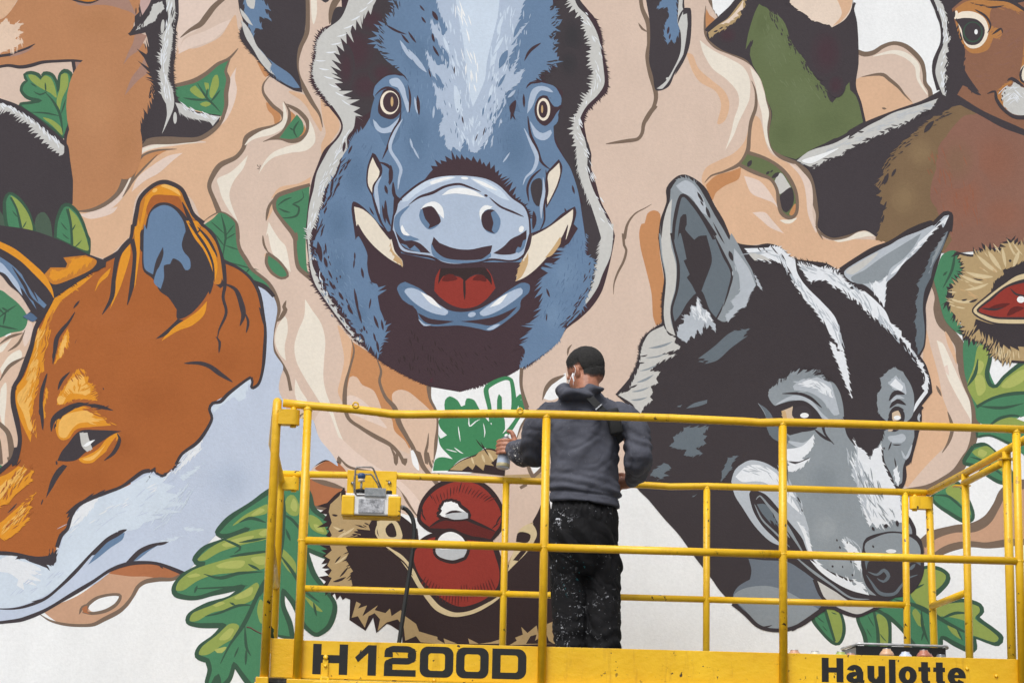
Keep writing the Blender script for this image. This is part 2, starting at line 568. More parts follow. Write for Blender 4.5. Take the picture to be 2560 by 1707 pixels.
# ribbon that crosses the control box
L(T, 'b', 11, 'B2 485,1300 510,1400 560,1500 640,1568 C2 655,90 710,150 800,172 900,190 980,240 1050,300 1085,370 1130,440 1172,492', 'b')
F(T, 'h', 'C2 500,-60 640,-40 760,60 900,160 1050,250 1150,350 1200,440 1160,470 1090,360 980,240 880,185 720,150 640,80')
F(T, 'o2', 'C2 380,265 470,235 600,285 695,315 640,380 600,415 540,435 470,412 410,340')
L(T, 'b', 12, 'C2 470,240 560,262 690,300', 'b')
L(T, 'b', 8, 'C2 462,405 520,425 600,432', 'b')
F(T, 'o2', 'C2 490,165 580,110 640,130 690,180 700,230 620,220 540,190')
L(T, 'K3', 6, 'C2 470,160 560,110 650,130', 'b')
F(T, 'bl', 'B2 385,1235 420,1240 410,1330 400,1450 410,1568 C2 400,150 420,170! 350,120 325,20 B2 330,1480 345,1350')
L(T, 'b', 9, 'B2 430,1232 395,1250 360,1320 335,1420 335,1530 C2 335,60 380,130 440,175', 'b')
L(T, 'b', 7, 'B2 430,1230 400,1330 400,1440 410,1540', 'b')
# right half
F(T, 'p', 'A3 1450,1190 1475,1100 1560,1050 1660,1000 1730,920 1780,760 1830,780 1870,940 1910,1010 2060,1090 A4 640,1130 690,1230 700,1400 760,1540 B4 860,110 1000,100 1210,130 900,290 600,230 400,130! 250,145! A3 1640,1568! 1530,1330')
F(T, 'p', 'A3 1345,345! 1390,360 1430,450 1520,530 1600,600 1630,690 1600,790 1550,810 1575,690 1540,600 1440,540 1390,470')
F(T, 'c', 'A3 1435,262! 1480,300 1540,340 1640,390 1720,440 1762,520 1762,640 1730,720 1690,800 1660,880 1602,985! 1640,870 1660,780 1692,680 1680,600 1610,520 1520,450 1460,350')
F(T, 'c', 'A3 1765,440! 1820,500 1852,590 1882,680 1902,760 1892,830 1892,920 1925,1015! 1870,930 1850,830 1840,740 1812,640 1800,560 1780,500')
F(T, 'o', 'A3 1480,60! 1500,100 1540,140 1490,200 1470,150')
L(T, 'b', 8, 'A3 1500,0 1530,60 1565,120', 'n')
L(T, 'b', 11, 'A3 1475,40 1468,150 1480,240 1540,310 1640,350 1740,390 1810,450 1860,550 1882,650 1905,740 1890,850 1910,960 1960,1020 2060,1060 A4 600,1050 660,1090', 's')
L(T, 'b', 26, 'A4 560,1035 640,1085 700,1140 725,1220 732,1310 752,1400 742,1470 740,1500', 'b')
L(T, 'h', 16, 'A4 560,1070 630,1130 675,1200 690,1290 695,1400 735,1520', 'b')
L(T, 'c', 14, 'B4 800,30 860,100 930,95 1000,75 1080,65 1150,80', 'b')
L(T, 'b', 14, 'A4 728,1480 770,1530 840,1555 930,1535 1000,1500 1080,1488 1150,1500 1190,1540 1225,1575 B4 1230,40', 'b')
L(T, 'b', 5, 'A4 732,1490 778,1568')
L(T, 'b', 10, 'A3 1775,530 1800,600 1802,700 1770,800 1758,900 1748,990 1700,1070 1600,1120 1510,1150 1468,1195', 'b')
F(T, 'o', 'A3 1475,1210! 1540,1150 1640,1120 1705,1095! 1690,1170 1600,1215 1540,1262 1515,1310')
F(T, 'h', 'A3 1725,1150! 1820,1180 1880,1240 1930,1320 1975,1405! 1920,1330 1850,1300 1770,1260')
F(T, 'h', 'A3 1780,1390! 1860,1388 1910,1440 1985,1525! 1900,1490 1840,1440')
L(T, 'c', 9, 'A3 1960,1440 2020,1450 2070,1425')
F(T, 'moss', 'A3 1760,1000 1850,1030 1940,1080 2010,1150 2060,1250 2072,1340 2060,1400 2020,1420 1970,1390 1950,1320 1940,1240 1900,1170 1830,1140 1760,1110 1705,1080 1730,1040')
F(T, 'gl', 'A3 1925,1185 1965,1130 2010,1190 2032,1235 1990,1250 1960,1270 1940,1235')
F(T, 'K', 'A3 1955,1290 1990,1250 2035,1225 2052,1290 2040,1350 2000,1390 1970,1360')
F(T, 'o', 'A3 2020,1400 2060,1330 2064,1390 2040,1417')
D(T, 'K', 'A3', (1762, 1070, 50, 30, 120), (1880, 1130, 30, 15, -40), (1905, 1120, 26, 12, -40), (1930, 1145, 60, 26, -35))
L(T, 'b', 9, 'A3 1755,1000 1850,1030 1940,1080 2010,1150 2062,1250 2074,1340 2062,1402 2020,1424 1970,1392 1950,1320 1940,1240 1900,1172 1830,1142 1760,1112 1700,1080', 'n')
L(T, 'b', 11, 'A3 1048,-20 1060,60 1100,160 1105,280 1092,370 1110,470 1140,570 1150,640 1130,710 1080,790', 'n')
L(T, 'b', 6, 'A3 1035,152 1060,190 1098,212')
L(T, 'b', 10, 'A3 1150,690 1110,740 1070,810 1060,870 1030,910 960,922 890,932 822,942', 'e')
L(T, 'b', 7, 'A3 1122,1335 1080,1360 1010,1400 962,1470 942,1568 B3 936,60 942,140 956,170 940,240 900,320 876,390 872,462', 'b')
F(T, 'o', 'A3 1095,1395 1140,1375 1178,1400 1175,1568! B3 1175,200 1205,400 1190,640 1150,662! 1130,600 1120,450 1080,280 1050,160 1040,60 1055,0 A3 1075,1460')
# ribbon right of the husky
F(T, 't', 'B4 1480,400 1450,560 1460,640 1540,740 1590,850 1640,950 1660,1050 1720,1150 1760,1260 1740,1400 1680,1490 1560,1568 C4 1500,60 1400,180 1310,300 1280,200! B4 1300,1300! 1400,800!')
F(T, 'p', 'B4 1440,660 1480,800 1530,980 1560,1130 1600,1250 1600,1400 1540,1500 C4 1560,40 1450,150 1330,290! 1280,240 1290,100! B4 1320,1450! 1400,1200! 1430,900!')
F(T, 'c', 'B4 1520,760! 1560,780 1600,860 1640,950 1680,1040 1740,1170 1760,1270 1750,1380! 1740,1280 1690,1190 1640,1100 1590,1000 1560,900')
F(T, 'h', 'B4 1570,930 1590,920 1600,990 1580,970')
L(T, 'b', 20, 'B4 1485,350 1530,470 1528,560 1556,650 1628,720 1680,800 1692,960 1720,1060 1760,1150 1778,1260 1765,1390 1735,1490 C4 1715,90 1650,190 1550,252 1440,302 1300,330', 'n')
F(T, 'b', 'B4 1530,640 1620,690 1675,800 1695,960 1650,900 1640,800 1590,730')
F(T, 'p', 'B4 1575,700 1610,750 1640,830 1650,920 1620,850 1590,780')
L(T, 'b', 7, 'B4 1518,1055 1552,1125')
L(T, 'b', 9, 'B4 1592,1225 1622,1330 1600,1420 1555,1495')
F(T, 'sk', 'C4 1430,650 1520,590 1650,560 1780,540 1860,490 1920,420 1960,330 2091,280! 2250,260! 2250,620! 2000,640 1850,660 1700,660 1600,690 1530,740 1410,750!')
L(T, 'b', 22, 'C4 1425,660 1500,600 1640,560 1760,550 1850,500 1910,410 1960,320 2060,275 2200,250', 'n')
L(T, 'b', 17, 'C4 1500,745 1560,705 1640,675 1740,660 1850,668 2000,650 2200,640', 'n')
L(T, 'b', 8, 'C4 1425,640 1430,720', 'n')
# below the fox's chin
F(T, 'sk', 'C1 270,1090! 500,1000 700,860 840,770! 1000,780 1205,850! 1150,890 1000,890 930,920 880,1000 820,1080 720,1130 620,1180 500,1185 380,1170')
F(T, 'o2', 'C1 700,850! 840,770! 1030,780 1200,850! 1150,885 1060,890! 960,872 850,870')
L(T, 'b', 10, 'C1 250,1110 330,1160 450,1187 600,1187 680,1150 790,1090 860,1010 900,940 950,905 1040,890 1130,888 1195,852', 's')
F(T, 'w', 'C1 575,1060 640,1010 740,990 787,998! 760,1050 690,1090 600,1100')
L(T, 'b', 8, 'C1 560,1095 575,1055 640,1008 740,988 787,998 760,1052 690,1095 600,1112 540,1100', 'n')
L(T, 'b', 7, 'C1 590,1050 540,1070 518,1118')
F(T, 'o2', 'C1 535,1080 570,1060 570,1100 590,1115 545,1105')
# left of the fox's face
F(T, 't2', 'B1 -60,750! 100,690 225,630! 200,780 150,950 80,1050 80,1250 120,1400 100,1568 C1 40,150 -60,200!')
F(T, 'c', 'B1 0,945! 60,860 130,822 142,870 80,920 15,985!')
F(T, 'c', 'B1 0,800 60,760 80,740 20,830 0,840')
F(T, 'c', 'B1 5,1075! 40,1035 42,1150 30,1300 52,1410! 20,1330 -5,1200')
F(T, 'h', 'B1 150,660 200,640 215,700 160,800')
L(T, 'b', 7, 'B1 -10,790 60,740 150,712')
L(T, 'b', 6, 'B1 50,832 120,780 165,690')
L(T, 'b', 8, 'B1 -5,1030 60,930 165,868')
L(T, 'b', 13, 'B1 -10,1300 50,1360 72,1450 75,1568 C1 60,90', 'n')
F(T, 'b', 'B1 -60,1340! 0,1400 20,1568! -60,1568!')
F(T, 'w', 'B1 18,742! 68,700! 72,722!')
# hump behind the brown animal
F(T, 'p', 'A4 960,540! 1040,500 1170,495 1230,540 1300,600 1362,670 1362,730 1040,820! 1020,680')
L(T, 'c', 12, 'A4 1105,370 1230,342 1320,365 1390,430 1402,520 1460,620')
L(T, 'b', 11, 'A4 1000,338 1050,356 1110,344 1170,305 1240,284 1310,300 1370,345 1422,408 1440,480 1445,545 1475,590 1482,640', 'n')
L(T, 'b', 8, 'A4 1028,505 1110,490 1170,490 1210,520 1270,570 1310,620 1356,668')
D(T, 'b', 'A4', (1177, 709, 30, 14, 10))
# a patch still bare white beside the painter's head, and the strip behind the sprout
F(T, 'w', 'B3 560,970! 500,1020 440,1080 415,1140! 470,1150 560,1100')
L(T, 'b', 11, 'B3 555,985 470,1030 430,1080 408,1150', 'b')
L(T, 'b', 10, 'B3 268,950 268,1060 300,1170 310,1200', 'n')
L(T, 'b', 8, 'B2 1880,1240 1830,1330 1790,1430', 'n')
F(T, 'K3', 'C3 400,370 390,560 345,520 370,440')
# a wall plug and its scratches
D(T, 'K3', 'A1', (1685, 1085, 20, 5, 60), (1697, 1093, 18, 5, -50), (1690, 1104, 22, 5, 10), (1700, 1082, 10, 4, 0))
L(T, 'b', 6, 'B3 572,860 578,815 602,786', 'b')
# ---- leaves seen through the gaps in the ribbons
LF = 'painted_leaf'
F(LF + '#1', 'gr1', 'A1 1825,905! 1870,840 1900,800 1940,750! 1978,800 1982,860 1940,905 1890,912')
L(LF + '#1', 'dg', 5, 'A1 1945,905 1920,850 1955,790')
L(LF + '#1', 'dg', 4, 'A1 1920,855 1890,835')
L(T, 'b', 8, 'A1 1870,690 1950,735 2003,795 2008,850 1980,895 1905,918 1830,905', 'b')
F(LF + '#2', 'gr1', 'A2 245,1290 330,1248 455,1210! 445,1400 430,1568 B2 440,300 480,365! 400,310 370,230 365,100 330,30 A2 360,1540 280,1430 228,1350')
for s in ('A2 245,1345 290,1310 340,1290', 'A2 250,1360 290,1380 330,1390', 'A2 405,1245 415,1290 380,1320 345,1335 385,1355 370,1410 300,1425 260,1420', ):
    L(LF + '#2', 'dg', 5, s)
L(T, 'b', 10, 'A2 458,1208 335,1245 240,1285 225,1360 275,1440 340,1520 365,1568 B2 360,60 362,180 380,280 430,330 480,368', 'n')
F(LF + '#3', 'gr1', 'B2 180,190! 250,240 300,300 312,340 270,355 210,320 172,255', o=('b', 7))
L(T, 'b', 5, 'B2 150,75 160,140 187,195')
# oak leaf behind the fox's ear
F(LF + '#4', 'gr1', 'A1 1330,1470! 1390,1430 1440,1388 1500,1420 1545,1470 1555,1568 B1 1548,30 1560,150 1610,240 1650,300 1750,380 1790,470! 1700,460! 1560,320 1480,280 1440,180 1360,40!')
L(LF + '#4', 'dg', 6, 'A1 1445,1400 1470,1500 1475,1568 B1 1475,90 1455,220')
for s in ('A1 1470,1530 1380,1450', 'A1 1475,1540 1530,1470', 'B1 1475,100 1540,60', 'B1 1470,140 1560,170', 'B1 1470,150 1400,60', 'B1 1500,250 1600,280 1690,300', 'B1 1600,330 1640,280'):
    L(LF + '#4', 'dg', 4, s)
L(T, 'b', 9, 'A1 1328,1450 1380,1412 1445,1386 1510,1420 1550,1470 1557,1568 B1 1546,0 1562,150 1612,240 1652,300 1750,380 1800,465 1822,560 1800,640 1780,740 1790,830 1850,930 1880,990 1900,1088', 's')
# oak leaf by the brown animal's jaw
F(LF + '#5', 'gr1', 'A1 415,905 350,850 250,780 130,690 200,672 265,660! 180,640 138,592 150,550 175,530! 160,490 200,475 250,490 272,512! 290,480 340,490 370,540 382,600! 390,500 420,463 460,480 478,540 485,640 470,760 430,880', o=('dg', 8))
F(LF + '#5', 'lg', 'A1 185,490 230,495 265,525! 290,495 330,510 355,560 370,640 330,610 290,590 240,560 200,525')
F(LF + '#5', 'lg', 'A1 400,490 440,485 445,560 405,650 385,745 370,660 390,580')
F(LF + '#5', 'lg', 'A1 280,770 340,785 400,835 405,885 340,820')
L(LF + '#5', 'dg', 6, 'A1 290,600 345,660 390,745 412,880')
for s in ('A1 310,600 260,620 220,598', 'A1 300,600 295,540', 'A1 390,760 300,740 200,735', 'A1 400,745 430,650', 'A1 240,570 200,545'):
    L(LF + '#5', 'dg', 4, s)
# round leaf in the gap right of the brown animal
F(LF + '#6', 'gr1', 'A1 1140,560 1260,530 1350,480 1430,420 1495,395! 1470,480 1490,520 1470,640 1445,760 1330,735 1220,700 1150,640')
for s in ('A1 1240,592 1275,560 1295,580 1340,640 1300,640', 'A1 1335,540 1362,545 1365,580 1350,595', 'A1 1392,510 1420,490 1430,560 1385,645 1368,612', 'A1 1305,682 1345,665 1380,680 1345,700'):
    F(LF + '#6', 'lg', s)
for s in ('A1 1440,735 1400,690 1350,640 1290,545', 'A1 1375,670 1440,590', 'A1 1365,655 1270,652 1195,640', 'A1 1350,640 1355,580'):
    L(LF + '#6', 'dg', 5, s)
L(T, 'b', 10, 'A1 1140,562 1265,530 1350,480 1420,422 1490,388 1530,350 1556,318', 'e')
L(T, 'b', 10, 'A1 1510,370 1485,430 1475,470 1492,520 1478,610 1478,690 1452,780', 's')

# ---- brown animal, top left
N = 'painted_brown_animal'
F(N, 'deer', 'A1 -150,100! 0,130 100,30 180,-150! 960,-150! 930,60 890,120 870,210 970,330 1010,560 990,700 950,850 900,940 860,1000 830,1130 780,1250 700,1320 600,1370 490,1385 460,1330 470,1180 450,1060 430,930 440,830 480,650 485,520 470,405! 380,395 250,410 130,430 0,440 -150,440!')
F(N, 'p', 'A1 -150,-150! 180,-150! 80,60 0,130 -150,160!')
F(N, 'df', 'A1 -150,170! 0,160! 40,118! 70,165! 155,150! 115,200! 155,210! 100,255! 155,270! 105,310! 0,352! -150,370!', jag=True)
L(N, 'K', 8, 'A1 -60,380 0,368 80,355 170,322 230,288', 'e')
L(N, 'ds', 7, 'A1 60,372 160,340 220,310')
L(N, 'ds', 22, 'A1 480,420 540,440 570,430', 'b')
L(N, 'K', 8, 'A1 -60,450 50,430 130,440 200,430 280,408 400,400 480,398 560,408 620,445', 'e')
F(N, 'ds', 'A1 460,-150! 770,-150! 900,120! 860,85 790,62 600,42 500,20')
F(N, 'or3', 'A1 440,-150! 700,-150! 650,0 580,20 500,5')
L(N, 'K', 6, 'A1 440,-10 520,12 590,20 660,-5')
F(N, 'ds', 'A1 885,205! 960,235! 905,330 850,370 805,425! 840,340 870,280')
F(N, 'ds', 'A1 950,360! 965,480! 900,530 815,625! 860,510 920,430')
L(N, 'K', 8, 'A1 478,400 490,500 485,650 470,760 430,890 430,980 450,1100 466,1180 466,1335', 'n')
F(N, 'K', 'A1 905,-150! 1160,-150! 1168,100 ~7/0.8 1150,200 1142,330 1130,450 1140,560 ~0 1160,650 1260,722 1440,755! 1430,800 1380,855 1280,902 1100,908 905,945! ~16/1.2 920,840 990,700! 1020,570 ~26/1.5 980,480 965,380 980,300 ~0 975,210! 850,236! 832,220! 880,170! 880,110! 925,50')
F(N, 'g', 'A1 1085,-20 1140,-20! ~6/0.8 1145,80 1130,140 1125,240 1110,360 1100,430 1095,520 ~0 1130,600 1137,690 1110,770 1058,878! 1090,760 1085,680! ~9/1.0 1055,620 1060,560 1045,480 1060,430 1045,380 1065,310 ~0 1060,230 1085,190 1100,120')
F(N, 'g', 'A1 885,202! 915,160! 950,130! 975,100! 1000,30! 1060,10! 1075,60! 1030,100! 1015,140! 980,155! 940,180!', jag=True)
F(N, 'pale', 'A1 925,-30 990,-30 975,30 950,70 915,110')
L(N, 'K', 4, 'A1 1000,20 960,110 900,190')
E(N, 'g', 'A1', 1063, 175, 12, 45, 5)
E(N, 'g', 'A1', 1144, 772, 12, 38, 0)
F(N, 'g', 'A1 1145,672! 1185,680! 1250,730 1350,750 1440,762! 1390,825! ~8/-1 1360,790 1290,780 1200,755 ~0 1165,715')
L(T, 'b', 17, 'A1 1478,690 1450,785 1390,855 1300,908 1180,918 1000,922 930,945 885,975 852,1050 832,1130 780,1250 700,1325 600,1372 500,1382', 'b')

for a in ('A1 990,980 1000,740', 'A1 990,470 1010,330'):
    pass
HAIR(N, 'K', 'A1 900,60 960,300 1000,520 980,720 920,920', 9, 60, 22, 3.2, 14)
HAIR(N, 'w2', 'A1 1110,20 1090,250 1060,450 1100,640', 7, 50, 22, 2.6, 4)
HAIR(N, 'K', 'A1 1130,60 1135,300 1120,520', 4, 30, 18, 2.6, 8)
HAIR(N, 'w2', 'A1 1190,690 1300,740 1410,780', 5, 24, 18, 2.4, 10)
HAIR(N, 'df', 'A1 20,200 110,180 130,260 40,330', 10, 40, 20, 3.0, -60)
SOFT(N, 'deer', 'deer2', 'A1', 620, 700, 180, 330, k=0.4)
SOFT(N, 'deer', 'deer3', 'A1', 650, 150, 220, 120, k=0.35)
SOFT(N, 'deer', 'deer3', 'A1', 820, 950, 110, 220, k=0.35)
# ---- dark round animal, far left
N = 'painted_dark_animal'
F(N, 'K', 'A1 -150,640! 0,650 100,690 210,760 300,830 420,940 442,1050 467,1180 467,1330 440,1480 420,1568 B1 500,200! -150,60!')
F(N, 'g', 'A1 -150,690! 0,676 80,710 140,740 230,800 300,860 360,910 420,955! ~14/0.6 410,1012 330,950 250,870 180,800 100,745 0,708 ~0 -150,710!')
HAIR(N, 'w2', 'A1 20,690 160,750 300,860 400,960', 6, 46, 20, 2.6, 20)
L(N, 'K', 9, 'A1 -20,650 100,690 210,760 300,830 425,942 445,1050 467,1180', 'n')
LF = 'painted_leaf'
F(LF + '#7', 'dl', 'A1 225,1568! 228,1450 250,1400 290,1388 330,1450 345,1568!')
F(LF + '#21', 'dl', 'A1 -50,1380 0,1380 50,1480 20,1520 -50,1500')
F(LF + '#8', 'gr1', 'A1 45,1480 30,1320 60,1265 115,1290 175,1370 205,1450 218,1520 100,1530', o=('dg', 8))
F(LF + '#8', 'lg', 'A1 70,1280 130,1320 190,1410 212,1510 140,1510! 130,1420 100,1340')
L(LF + '#8', 'dg', 6, 'A1 70,1290 110,1370 140,1500', 'n')
D(LF + '#8', 'dg', 'A1', (100, 1400, 60, 8, 50), (160, 1470, 55, 8, -60))
F(LF + '#9', 'gr1', 'A1 360,1590 370,1450 410,1350 450,1340 500,1380 540,1450 570,1540 B1 582,100 580,190! 480,150 355,90!', o=('dg', 8))
F(LF + '#9', 'lg', 'A1 440,1362 500,1410 540,1490 567,1568 B1 575,175 475,140! A1 465,1568! 460,1460')
L(LF + '#9', 'dg', 7, 'A1 440,1365 462,1460 470,1568 B1 470,140', 'n')
D(LF + '#9', 'dg', 'A1', (420, 1480, 70, 8, 50), (480, 1490, 55, 8, -60), (430, 1545, 60, 8, 40))
D(LF + '#9', 'dg', 'B1', (510, 130, 70, 8, -45))
F(LF + '#10', 'gr1', 'B1 -150,420! 0,430 60,470 130,530 180,610 155,690 70,712 -10,745 -150,745!')
for s in ('B1 -20,620 60,560 110,530', 'B1 40,570 20,660', 'B1 10,545 60,575', 'B1 -20,540 30,590', 'B1 -30,660 120,690'):
    L(LF + '#10', 'dg', 5, s)
F(LF + '#11', 'gr1', 'C1 -150,60! 15,150 60,190 0,235 -150,260!')
# ---- the boar
N = 'painted_boar'
EA = N + '/ear#1'
F(N, 'K', 'A2 500,-40 600,-40 560,20')
F(EA, 'K', 'A2 -30,-150! 425,-150! 430,100 420,220 380,320 372,430 392,520 408,605! 350,592 ~6/0.8 220,515 150,430 60,330 0,240 ~0 20,150 -5,60')
F(EA, 'B', 'A2 20,-20! 130,-20! 205,70! 155,60! 210,135! 120,110! 150,195! 95,185! 90,260! 60,180! 30,90!', jag=True)
F(EA, 'g', 'A2 5,130! 40,165 80,230 110,300 160,360 210,430 242,502! 190,470 130,400 90,330 35,240')
F(EA, 'B', 'A2 120,310! 160,360 230,420 330,490 392,575! 350,575 ~6/-0.8 260,525 200,450 ~0 210,420')
F(EA, 'g', 'A2 0,55! 45,105 85,170! 50,150 10,100')
F(EA, 'g', 'A2 40,-20 95,-20 90,60 50,40')
EB = N + '/ear#2'
F(EB, 'K', 'A3 1055,-150! 1330,-150! 1332,60! 1372,60! 1362,250 1332,380 1270,490 1230,570 1150,592 1130,500 1105,400 1112,250 1105,120')
F(EB, 'B', 'A3 1190,0! 1240,-20! 1285,-20! 1290,120 1305,210! 1270,290! 1250,260! 1225,295! 1200,225! 1210,150! 1235,110! 1225,50! 1150,60!', jag=True)
F(EB, 'g', 'A3 1300,-20! 1330,-20! 1326,100! 1352,90! 1358,220 1336,340 1270,460 1235,530 1190,582 1155,580! 1215,530 1270,440 1310,340 1312,220 1290,150!')
L(EB, 'K', 5, 'A3 1332,60 1305,110 1292,160')
L(EB, 'K', 10, 'A3 1330,-20 1332,60 1370,62 1362,250 1332,380 1275,490')
E(EB, 'g', 'A3', 1225, 515, 10, 8)
D(EB, 'M', 'A3', (1230, 200, 50, 14, 100), (1240, 240, 40, 10, 100))
# head
F(N, 'M', 'A2 640,-150! A3 600,-150! 640,-20 700,60 ~7/0.7 750,120 790,220 800,320 832,480 ~9/0.5 830,590 760,665 690,742 ~0 680,800 700,920 728,1010 722,1080 752,1180 792,1320 852,1440 882,1540 B3 882,80 850,250 800,430 740,530 660,612 ~5/0.8 560,690 490,780 390,872 B2 1860,940 1740,1000 1560,1072 1430,1092 1250,1062 1060,978 900,882 800,792 700,702 ~9/0.8 600,572 530,472 470,372 ~0 450,250 432,100 A2 430,1500 450,1300 470,1180 510,1070 550,980 620,910 660,840 650,790 ~8/0.7 580,700 520,620 470,540 470,440 490,330 500,260 ~0 545,185 620,150 665,60')
F(N, 'K', 'A3 470,-100! 600,-100! 700,100 760,300 780,500 700,650 640,760 650,900 660,1100 760,1300 840,1568 B3 840,100 790,300 690,520! 720,300 690,60 A3 690,1568 660,1350 580,1100 520,960 470,830 500,700 540,600 420,520 520,400 450,250 490,60')
F(N, 'K', 'A2 620,60 760,60 1010,-60! 960,150 900,250 1000,400 1090,510 900,600 860,720 760,760 690,640 600,470 580,330')
for cx, cy, rx, ry in ((760, 330, 150, 190), (860, 140, 110, 90), (820, 560, 120, 110), (930, 480, 90, 80), (690, 440, 60, 150)):
    SOFT(N, 'K', 'M2', 'A2', cx, cy, rx, ry, k=0.4)
for cx, cy, rx, ry in ((600, 240, 90, 140), (580, 420, 80, 110), (660, 1050, 60, 160)):
    SOFT(N, 'K', 'K4', 'A3', cx, cy, rx, ry)
# bristles at the left ear, greyish white
F(N, 'g', 'A2 740,-100! 930,-100! ~26/0.8 870,40 790,100 710,190 640,270 610,350 590,430 600,500 640,590 700,660 ~0 755,760! 742,840 700,900 700,990 ~9/0.9 650,1050 620,1150 560,1220 530,1310 500,1420 470,1490 445,1568 ~0 B2 440,30! A2 437,1500 452,1350 480,1240 502,1130 552,1030 590,965 645,900 672,840 660,780 ~6/0.6 600,690 540,610 490,530 480,450 500,360 510,270 ~0 565,195 650,130 690,60')
for k in range(26):
    a = k / 25
    if k % 2: continue
    px = 830 - 330 * math.sin(a * 1.9) if a < 0.55 else 500 + 190 * ((a - .55) / .45) ** 1.3
    py = 10 + 690 * a
    D(N, 'w2', 'A2', (px + 25, py, 70, 9, -40 + 75 * a))
F(N, 'g', 'B2 440,30! 462,150 472,260 500,330 ~7/0.8 550,440 620,540 700,640 795,775! ~0 730,725 640,612 560,500 490,390 458,280 443,120')
F(N, 'g', 'A3 540,-100! 600,-40 640,45 700,105 750,185 778,260 792,340 806,440 812,550 770,622 700,692 660,760 650,820 690,930 702,1030 702,1110 732,1220 790,1345 842,1460 872,1568! 795,1568! 770,1480 ~7/-0.8 720,1330 670,1200 640,1090 ~14/0.2 630,960 612,860 630,760 680,660 730,580 745,480 720,380 730,290 690,200 670,110 610,50')
F(N, 'g', 'B3 792,0! 872,0! 868,100 852,210 800,330 765,420 690,525 610,580! ~9/-0.6 700,480 740,400 775,230 ~0 790,100')
# blue face
F(N, 'B', 'A2 1030,-150! A3 450,-150! ~14/0.2 480,40 490,180 430,258 485,265 470,320 510,400 430,450 ~0 345,530! 400,540 490,570 530,650 520,720 480,830! 490,930 540,1020 590,1100 640,1250 670,1430 690,1568! ~10/0.9 B3 690,60 685,200 740,240 720,380 702,440 ~0 655,578 566,672 ~6/0.9 B2 2091,755 1990,842 1900,902 1825,945! ~0 1850,800 1300,700 1000,800 ~14/-0.4 930,850 870,810 800,735 740,655 680,560 610,445 540,325 500,220 480,100 ~0 A2 490,1568! ~9/1.0 520,1430 560,1330 580,1230 620,1150 680,1070 710,980 740,900 ~0 800,850 850,770 900,690! 870,620! 880,560! 960,490! 1080,500! 1010,440 950,390 ~18/0.3 900,320 890,260 940,170 1020,50')
F(N, 'b3', 'A2 880,640 960,500 1050,500 1100,560 1110,680 1050,760 1040,900 960,960 900,860 850,800')
F(N, 'b3', 'A2 1720,540 1800,650 1850,800 1880,950 1820,900 1760,720')
for cx, cy, rx, ry in ((1160, 900, 110, 240), (1800, 950, 120, 220), (1160, 350, 120, 170), (760, 1150, 110, 200), (640, 1450, 120, 180)):
    SOFT(N, 'B', 'b5', 'A2', cx, cy, rx, ry, k=0.8)
for cx, cy, rx, ry in ((640, 300, 90, 200), (780, 600, 80, 120)):
    SOFT(N, 'B', 'b5', 'B2', cx, cy, rx, ry, k=0.8)
for cx, cy, rx, ry in ((560, 320, 110, 150), (480, 600, 90, 120)):
    SOFT(N, 'B', 'b4', 'B3', cx, cy, rx, ry, k=0.8)
HAIR(N, 'b3', 'A2 1120,300 1130,600 1120,1000', 26, 34, 16, 2.4, 0)
HAIR(N, 'b4', 'A2 1180,250 1200,700 1230,1050', 24, 30, 16, 2.2, 0)
HAIR(N, 'b3', 'A2 1780,250 1760,700 1740,1050', 24, 34, 16, 2.4, 0)
HAIR(N, 'b3', 'A2 800,950 640,1300 560,1540', 34, 50, 14, 2.2, 0)
HAIR(N, 'b4', 'B2 560,150 640,420 820,700', 38, 60, 14, 2.2, 0)
HAIR(N, 'b3', 'B2 520,150 620,450 830,760', 38, 50, 13, 2.4, 0)
HAIR(N, 'b3', 'B3 640,100 600,350 450,650', 28, 50, 14, 2.2, 0)
HAIR(N, 'M', 'B2 480,140 560,420 780,760', 9, 60, 14, 4.0, -35)
HAIR(N, 'M', 'B2 500,160 600,420 840,780', 22, 30, 11, 3.4, 10)
HAIR(N, 'M', 'A2 690,1050 580,1300 510,1540', 10, 40, 18, 3.2, 12)
HAIR(N, 'M', 'B3 720,250 660,500 540,680', 8, 26, 16, 3.0, 12)
HAIR(N, 'K', 'A3 480,-20 500,200 470,420 400,520', 10, 40, 16, 3.6, 60)
HAIR(N, 'B', 'A3 500,60 500,200 480,330', 8, 16, 14, 3.0, 40)
HAIR(N, 'K', 'A2 1030,20 920,200 930,360 1050,480', 9, 40, 15, 3.2, -50)
HAIR(N, 'w2', 'B2 470,200 560,460 740,720', 5, 26, 16, 2.0, 8)
HAIR(N, 'w2', 'A3 680,100 770,300 760,560 640,780 680,980 740,1200 840,1500', 9, 60, 18, 2.2, -20)
HAIR(N, 'w2', 'A2 700,860 620,1060 520,1250 460,1500', 8, 36, 20, 2.4, 6)
# light blaze on the forehead
F(N, 'l', 'A2 1265,-60! 1300,80! 1355,195! 1330,235! 1240,115! 1255,215! 1310,300! 1345,330! 1370,460! 1330,420! 1295,430! 1210,325! 1235,440! 1260,500! 1335,560! 1320,600! 1255,530! 1290,680! 1330,760! 1300,830! 1310,900! 1335,880! 1345,960! 1380,990! 1390,960! 1440,995! 1470,905! 1505,995! 1550,1000! 1600,930! 1640,880! 1660,750! 1700,700! 1740,610! 1830,540! 1862,445! 1790,490! 1820,370! 1760,470! 1740,420! 1815,280! 1770,300! 1890,140! 1800,215! 1840,80! 1880,-60!', jag=True)
F(N, 'll', 'A2 1400,-60! 1700,-60! 1685,100 1650,250 1615,400 1600,520 1560,620 1522,700! 1495,600 1478,450 1455,250 1425,100')
F(N, 'll', 'A2 1400,560 1430,600 1450,690 1420,740 1400,660')
HAIR(N, 'll', 'A2 1370,60 1400,350 1440,700 1500,950', 26, 70, 22, 3.0, 0)
